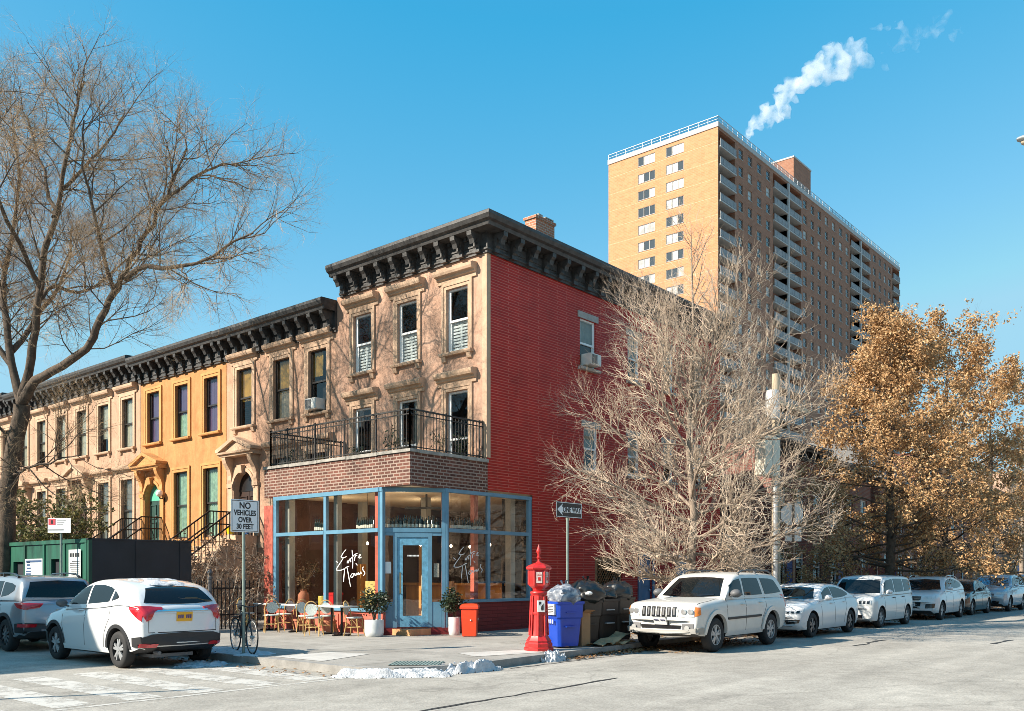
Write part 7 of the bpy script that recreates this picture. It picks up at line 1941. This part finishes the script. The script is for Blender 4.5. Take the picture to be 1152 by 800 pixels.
# the big bare tree at the left
LIMB = {
'A':[(-8.15,11.6,.0),(-8.08,11.5,1.34),(-7.98,11.38,3.9),(-7.85,11.23,5.44),(-7.81,10.88,6.55)],
'mid':[(-7.81,10.88,6.55),(-7.75,10.49,7.53),(-7.8,9.94,8.55),(-7.76,9.58,10.22),(-7.62,9.11,11.62),(-7.55,8.72,12.99),(-7.48,8.33,14.59),(-7.37,7.89,15.91)],
'left':[(-7.81,10.88,6.55),(-7.9,11.29,7.75),(-7.95,11.66,9.08),(-7.87,12.02,10.47),(-7.58,12.14,12.16),(-7.36,12.19,14.1),(-7.38,12.53,16.06)],
'right':[(-7.81,10.88,6.55),(-7.69,10.11,7.16),(-7.41,9.17,7.46),(-7.14,8.24,7.9),(-7.11,7.58,8.52),(-6.96,7.09,9.17),(-6.9,6.72,9.53),(-6.82,6.31,9.98),(-6.69,5.85,10.55),(-6.54,5.37,11.25),(-6.43,4.94,12.03),(-6.33,4.51,12.84)],
'right2':[(-6.9,6.72,9.53),(-6.79,5.66,9.61),(-6.62,4.85,9.47),(-6.4,3.97,9.38),(-6.19,3.11,9.63),(-5.82,2.36,9.95)],
'mid2':[(-7.78,9.76,9.27),(-7.28,9.94,9.87),(-6.55,10.01,9.86),(-5.86,9.81,10.45),(-5.15,9.6,11.44)],
'mid3':[(-7.62,9.11,11.62),(-7.44,10.13,13.2),(-7.47,10.78,14.92),(-7.55,11.19,16.05)],
'mid4':[(-7.51,8.82,12.55),(-6.92,8.9,13.64),(-6.33,8.82,14.71),(-5.81,8.83,15.94)],
'r3':[(-6.54,5.37,11.25),(-5.88,5.52,12.16),(-5.13,5.26,13.05),(-4.53,5.01,13.31)],
'r4':[(-6.96,7.09,9.17),(-7.6,6.6,10.6),(-8.0,6.5,12.2),(-8.1,6.3,13.6)],
'far':[(-7.9,11.29,7.75),(-8.27,12.5,8.91),(-8.77,13.86,10.9),(-9.29,14.46,13.56)],
'back':[(-7.85,11.4,8.2),(-6.6,12.4,9.8),(-5.6,13.1,11.6),(-5.2,13.6,13.6)],
'front':[(-7.76,9.7,9.6),(-8.9,8.9,11.0),(-9.8,8.3,12.8),(-10.2,8.0,14.4)],
'low':[(-7.85,11.23,5.44),(-8.49,11.21,6.12),(-9.32,11.42,6.77)],
'low2':[(-7.93,11.33,4.42),(-7.88,10.34,4.73),(-7.65,9.45,4.8),(-7.27,8.39,4.95)]}
LR = {'A':(.28,.215),'mid':(.15,.026),'left':(.14,.026),'right':(.15,.024),'right2':(.08,.022),'mid2':(.07,.02),'mid3':(.07,.02),'mid4':(.06,.02),'r3':(.055,.02),'r4':(.06,.02),'far':(.10,.03),'back':(.09,.025),'front':(.08,.025),'low':(.06,.02),'low2':(.05,.015)}
t = thing('bare_street_tree', 'huge bare dark-limbed street tree at the left edge, arching over the row houses', 'tree', (-8.15,11.6,.14), world=True)
g = Grow(3); mb = MB(); PL = dict(seg=[1,6,5,4,3], jit=[0,.16,.2,.24,.28], up=[0,.05,.05,.04,.03], tip=[1,.25,.3,.35,.5], n=[1,12,11,8,5], len=[0,2.8,1.45,.75,.42], rad=[0,.022,.0085,.0042,.0027], ang=[(0,0),(28,70),(25,60),(25,60),(20,60)], **{'from':[0,.15,.15,.15,.1]})
for k, pts in LIMB.items():
    P_ = [Vector((p[0], p[1], p[2] if p[2] < 11 else 11+(p[2]-11)*.80)) for p in pts]; r0, r1 = LR[k]
    # smooth, knobbly path
    Q = []
    for i in range(len(P_)-1):
        a = P_[max(i-1,0)]; b = P_[i]; c_ = P_[i+1]; d = P_[min(i+2,len(P_)-1)]
        for q in range(3):
            x = q/3; Q.append(.5*((2*b)+(c_-a)*x+(2*a-5*b+4*c_-d)*x*x+(3*b-a-3*c_+d)*x**3) + Vector((g.r.gauss(0,1),g.r.gauss(0,1),g.r.gauss(0,1)))*.028)
    Q.append(P_[-1]); m = len(Q)-1
    rad = [(r0+(r1-r0)*(i/m)**.8)*g.r.uniform(.92,1.08) for i in range(m+1)]
    if k == 'A': rad[0] *= 1.35; rad[1] *= 1.12
    mb.tube(Q, rad, 9)
    if k == 'A': continue
    ln = sum((b-a).length for a, b in zip(Q, Q[1:]))
    g.kids(Q, rad, 0, PL, None, n=ln*2.6+2, f0=.22 if k in ('right','mid','left') else .12)
mb.build('trunk', M_BARK, t, smooth=True, sharp=60, fix=False)
g.mesh((1,2), {1:5,2:4}).build('branches', M_TWIGD, t, fix=False)
g.mesh((3,4), {3:3,4:3}).build('twigs', M_TWIGO, t, fix=False)

# the pale upswept bare tree in front of the red wall
def upswept(label, base, H, seed, inside, nl=13, sc_=1.0, fork=1.75, mt=M_BARKL, mtw=M_TWIGL, dens=1.0, name='bare_street_tree'):
    t = thing(name, label, 'tree', base, world=True); g = Grow(seed); r = g.r
    B = Vector(base); mb = MB()
    tr = [B+Vector((0,0,-.05)), B+Vector((.02,0,fork*.5)), B+Vector((-.03,.02,fork)), B+Vector((.05,-.05,fork+1.6)), B+Vector((-.08,.05,fork+3.4)), B+Vector((.1,0,H*.75)), B+Vector((.15,.1,H*.97))]
    tr = [B+(p-B)*1.0 for p in tr]; tp = [.17*sc_,.145*sc_,.13*sc_,.10*sc_,.07*sc_,.035*sc_,.012*sc_]
    mb.tube(tr, tp, 9); mb.build('trunk', mt, t, smooth=True, sharp=60)
    P = dict(seg=[8,6,5,4], jit=[.10,.13,.17,.2], up=[.05,.07,.09,.08], tip=[.2,.3,.35,.5], n=[1,16*dens,8*dens,4*dens], len=[4.6,2.2,1.1,.6], rad=[.055*sc_,.023*sc_,.0125,.008], ang=[(0,0),(22,55),(22,55),(18,50)], **{'from':[0,.08,.1,.1]})
    for i in range(nl):
        f = (i+.5)/nl; h = fork-.25 + (H*.62-fork)*f**1.25
        az = i*2.39996+r.uniform(-.3,.3); el = R(-12+70*f+r.uniform(-8,8))
        d = Vector((math.cos(az)*math.cos(el), math.sin(az)*math.cos(el), math.sin(el)))
        L = (4.9-1.6*f)*r.uniform(.85,1.1)*sc_
        g.branch(B+Vector((0,0,h)), d, L, (.058-.02*f)*sc_, 0, P, inside)
    g.kids(tr, tp, 0, P, inside, n=26, f0=.45)
    g.mesh((0,1), {0:6,1:4}).build('branches', mt, t, fix=False)
    g.mesh((2,3), {2:3,3:3}).build('twigs', mtw, t, fix=False)
    return t
C0 = Vector((3.5,-4.3,4.3))
def ins(p):
    d = p-C0; rz = 7.6 if d.z > 0 else 2.9; rx = 4.5
    return (d.x/rx)**2+(d.y/rx)**2+(d.z/rz)**2 < 1 and p.y < -.25
upswept('wide pale bare tree with dense upswept twigs behind the cream four-wheel drive', (3.55,-4.3,.14), 11.4, 8, ins, nl=25, fork=1.55)
upswept('thin bare tree rising behind the roof of the red-walled corner building', (12.5,9.5,0), 13.2, 5, None, nl=8, fork=6.5, mt=M_BARKL, mtw=M_TWIGO, dens=.55)

# oaks that kept their brown leaves
M_OAK = leaf_mat('brown_oak_leaf', [(.14,.06,.025),(.37,.20,.085),(.62,.41,.21),(.74,.56,.35)], 7, .3)
def oak(label, base, H, seed, prof, nb, leaf_n, ls=.13, sparse=0.0, lean=(0,0)):
    t = thing('oak_tree', label, 'tree', base, world=True); g = Grow(seed); r = g.r; B = Vector(base)
    mb = MB(); tr = [B+Vector((lean[0]*f*H, lean[1]*f*H, H*f)) + Vector((r.gauss(0,.05), r.gauss(0,.05), 0)) for f in (0,.12,.25,.4,.55,.7,.85,1)]
    tr[0] = B.copy(); tp = [.24,.2,.18,.15,.12,.08,.045,.012]; mb.tube(tr, tp, 9); mb.build('trunk', M_BARK, t, smooth=True, sharp=60)
    P = dict(seg=[7,5,4], jit=[.13,.17,.2], up=[.03,.03,.02], tip=[.15,.3,.5], n=[1,9,5], len=[3,1.5,.75], rad=[.05,.02,.009], ang=[(0,0),(25,60),(25,60)], **{'from':[0,.2,.15]})
    for i in range(nb):
        f = .14+.84*(i+r.random())/nb; x = f*7; a = min(int(x), 6); p = tr[a].lerp(tr[a+1], x-a)
        az = i*2.39996+r.uniform(-.5,.5); el = R(-8+48*f+r.uniform(-10,10)); d = Vector((math.cos(az)*math.cos(el), math.sin(az)*math.cos(el), math.sin(el)))
        g.branch(p, d, prof(f)*r.uniform(.75,1.15), .06*(1.1-f), 0, P)
    g.mesh((0,1,2), {0:6,1:4,2:3}).build('branches', M_TWIGD, t, fix=False)
    tips = [(pts, lev) for pts, rad, lev in g.p if lev >= 1]
    mb = MB(); n = 0
    while n < leaf_n:
        pts, lev = r.choice(tips); i = r.randrange(1, len(pts)); p = pts[i]
        if sparse and math.sin(p.x*1.9+1)+math.sin(p.y*2.3)+math.sin(p.z*1.7) < sparse*2-1.6: 
            n += 1; continue
        for k in range(r.randint(3,7)):
            q = p+Vector((r.gauss(0,.13), r.gauss(0,.13), r.gauss(-.05,.11))); s = ls*r.uniform(.6,1.25)
            u = Vector((r.gauss(0,1), r.gauss(0,1), r.gauss(-.5,.8))).normalized(); w_ = u.orthogonal().normalized(); a = r.uniform(0,6.28); w_ = w_*math.cos(a)+u.cross(w_)*math.sin(a); nn = u.cross(w_)
            mb.add([q-u*s*.5, q-w_*s*.30+nn*s*.1, q+u*s*.6-nn*s*.15, q+w_*s*.30+nn*s*.1], [(0,1,2,3)]); n += 1
    mb.build('crown', M_OAK, t, fix=False)
    return t
oak('dense conical oak with light brown dead leaves behind the pearl box-shaped wagon', (20.5,-4.2,.14), 11.6, 31, lambda f: 5.3*(1-f)**.8+.5, 70, 34000, .14)
oak('sparser oak with darker brown leaves at right, sky showing through', (27.3,-4.3,.14), 12.6, 17, lambda f: 6.0*(1-f*.7)**.8, 50, 32000, .15, .38, (.02,-.02))
oak('low brown-leaved oak over the far end of the parked cars', (37.5,-4.2,.14), 11.5, 44, lambda f: 4.6*(1-f*.6), 34, 12000, .17, .5)
# far bare trees down the street
for i, (x, y, h, l) in enumerate(((47,-3.9,11,'distant bare tan tree at the right edge beyond the last parked car'), (58,2,15,'taller distant bare tree far down the side street'), (33,9,13.5,'thin bare tree rising behind the brick houses on the side street'))):
    upswept(l, (x,y,.1), h, 60+i, None, nl=11, fork=3 if h < 14 else 6, mt=M_BARKL, mtw=M_TWIGO, dens=.5)

# evergreen behind the hoarding
M_YEW = leaf_mat('yellow_green_needles', [(.03,.035,.012),(.09,.095,.03),(.24,.20,.07)], 4, .2)
t = thing('evergreen_shrub', 'yellow-green evergreen shrub spreading behind the green hoarding', 'shrub', (-4.4,16.4,.14), world=True)
rr = random.Random(9); mb = MB(); lb = MB()
for k in range(46):
    a = rr.uniform(0,6.28); q = rr.uniform(.8,2.7); z1 = rr.uniform(1.6,4.7); e = Vector((-4.4+q*math.cos(a)*.8, 16.4+q*math.sin(a)*1.35, z1))
    b = Vector((-4.4,16.4,.4+z1*.35)); c_ = b.lerp(e,.5)+Vector((0,0,.25)); mb.tube([b,c_,e],[.04,.025,.008],4)
    for s in range(10):
        p = b.lerp(c_, s/5) if s < 5 else c_.lerp(e, (s-4)/5)
        leafblob(lb, p+Vector((rr.gauss(0,.15),rr.gauss(0,.15),rr.gauss(0,.1))), (.42,.42,.16), 26, .085, rr)
mb.tube([(-4.4,16.4,.1),(-4.4,16.4,2.6)],[.12,.05],7); mb.build('stem', M_BARK, t, fix=False); lb.build('foliage', M_YEW, t, fix=False)
# bare shrubs with dry flower heads in the front yard
M_HYD = leaf_mat('dry_flower_heads', [(.10,.055,.035),(.26,.16,.10),(.44,.31,.21)], 9, .2)
def dry_shrub(label, c, n, h, spread, seed, heads, ang=1.0):
    t = thing('dry_shrub', label, 'shrub', c, world=True); rr = random.Random(seed); mb = MB(); lb = MB(); g = Grow(seed)
    P = dict(seg=[5,4,3], jit=[.15,.2,.25], up=[.06,.04,.03], tip=[.3,.4,.5], n=[1,5,4], len=[2,.8,.4], rad=[.014,.008,.005], ang=[(0,0),(20,55),(20,60)], **{'from':[0,.3,.2]})
    for k in range(n):
        a = rr.uniform(0,6.28); e = R(rr.uniform(38,85)); d = Vector((math.cos(a)*math.cos(e), math.sin(a)*math.cos(e), math.sin(e)))
        g.branch(Vector(c)+Vector((rr.gauss(0,.3)*spread[0], rr.gauss(0,.3)*spread[1], 0)), d, h*rr.uniform(.6,1.05), .016, 0, P)
    g.mesh((0,1,2), {0:4,1:3,2:3}).build('stem', M_TWIGL, t, fix=False)
    tips = [pts[-1] for pts, rad, lev in g.p if lev >= 1]
    for k in range(heads): leafblob(lb, rr.choice(tips), (.11,.11,.09), 16, .045, rr)
    lb.build('flower_heads', M_HYD, t, fix=False)
dry_shrub('bare brown shrub with dry tan flower heads beside the black hoarding side', (-3.9,7.7,.2), 44, 2.6, (1.0,2.4), 3, 330)
dry_shrub('thicket of pale bent dry leaves against the red restaurant pier', (-1.9,6.9,.3), 26, 2.5, (1.2,.9), 6, 300)

# ------------------------------------------------------------------ houses across both streets (behind the camera's left and back): seen in the window reflections, shading the left street
def plain_house(x0, y0, x1, y1, h, m, label, faces):
    r = thing('row_house', label, 'house', (x0, y0, 0), world=True); mb = MB()
    mb.box(x0, y0, 0, x1, y1, h); mb.build('wall', m, r)
    cb = MB(); cb.box(x0-.3, y0-.3, h, x1+.3, y1+.3, h+.35); cb.build('cornice', M_CORN, r)
    for f in faces:
        T = (lambda hh, d, z: (x1+d, hh, z)) if f == 'e' else (lambda hh, d, z: (hh, y1+d, z))
        a, b = (y0, y1) if f == 'e' else (x0, x1); n = max(1, int((b-a)/2.1)); s = (b-a)/n
        for i in range(n):
            for k in range(3):
                c = a+s*(i+.5); z = .9+k*3.1; wb = MB(); wb.tbox(T, c-.55, 0, z-.1, c+.55, .08, z); wb.tbox(T, c-.55, 0, z+1.9, c+.55, .08, z+2.05)
                wb.tbox(T, c-.5, 0, z, c-.42, .05, z+1.9); wb.tbox(T, c+.42, 0, z, c+.5, .05, z+1.9); wb.tbox(T, c-.42, 0, z+.92, c+.42, .05, z+.99); wo = wb.build('window', M_TRIM, r)
                pb = MB(); pb.tquad(T, c-.42, z, c+.42, z+1.9, .02); pb.build('pane', M_TG, wo, fix=False)
M_OPP = [mat('red_brown_facade', (.34,.18,.12), .85, var=.15), mat('tan_facade', (.46,.34,.24), .85, var=.15), mat('grey_facade', (.38,.36,.33), .85, var=.15)]
for i in range(5): plain_house(-38, 9.2+i*7.02, -27.5, 16.2+i*7.02, (12.9,13.3,12.8,13.2,12.8)[i], M_OPP[i % 3], ('corner red-brown','second tan','third grey','fourth red-brown','fifth tan')[i]+' row house across the left street from the restaurant terrace', 'e')
for i in range(2): plain_house(-38, -46+i*9.02, -27.5, -37+i*9.02, 10+i, M_OPP[i], ('tall red-brown','wide tan')[i]+' corner house diagonally across the crossing from the restaurant', 'e')
plain_house(-15.1, -38, -6.1, -28, 10.2, M_OPP[2], 'grey corner house facing the restaurant across the side street', 'n')
for i in range(6): plain_house(-6+i*9.02, -38, 3+i*9.02, -28, (7.4,7.8,7.2,7.6,7.4,7.8)[i], M_OPP[(i+1) % 3], ('first tan','second grey','third red-brown','fourth tan','fifth grey','sixth red-brown')[i]+' row house across the side street from the parked cars', 'n')
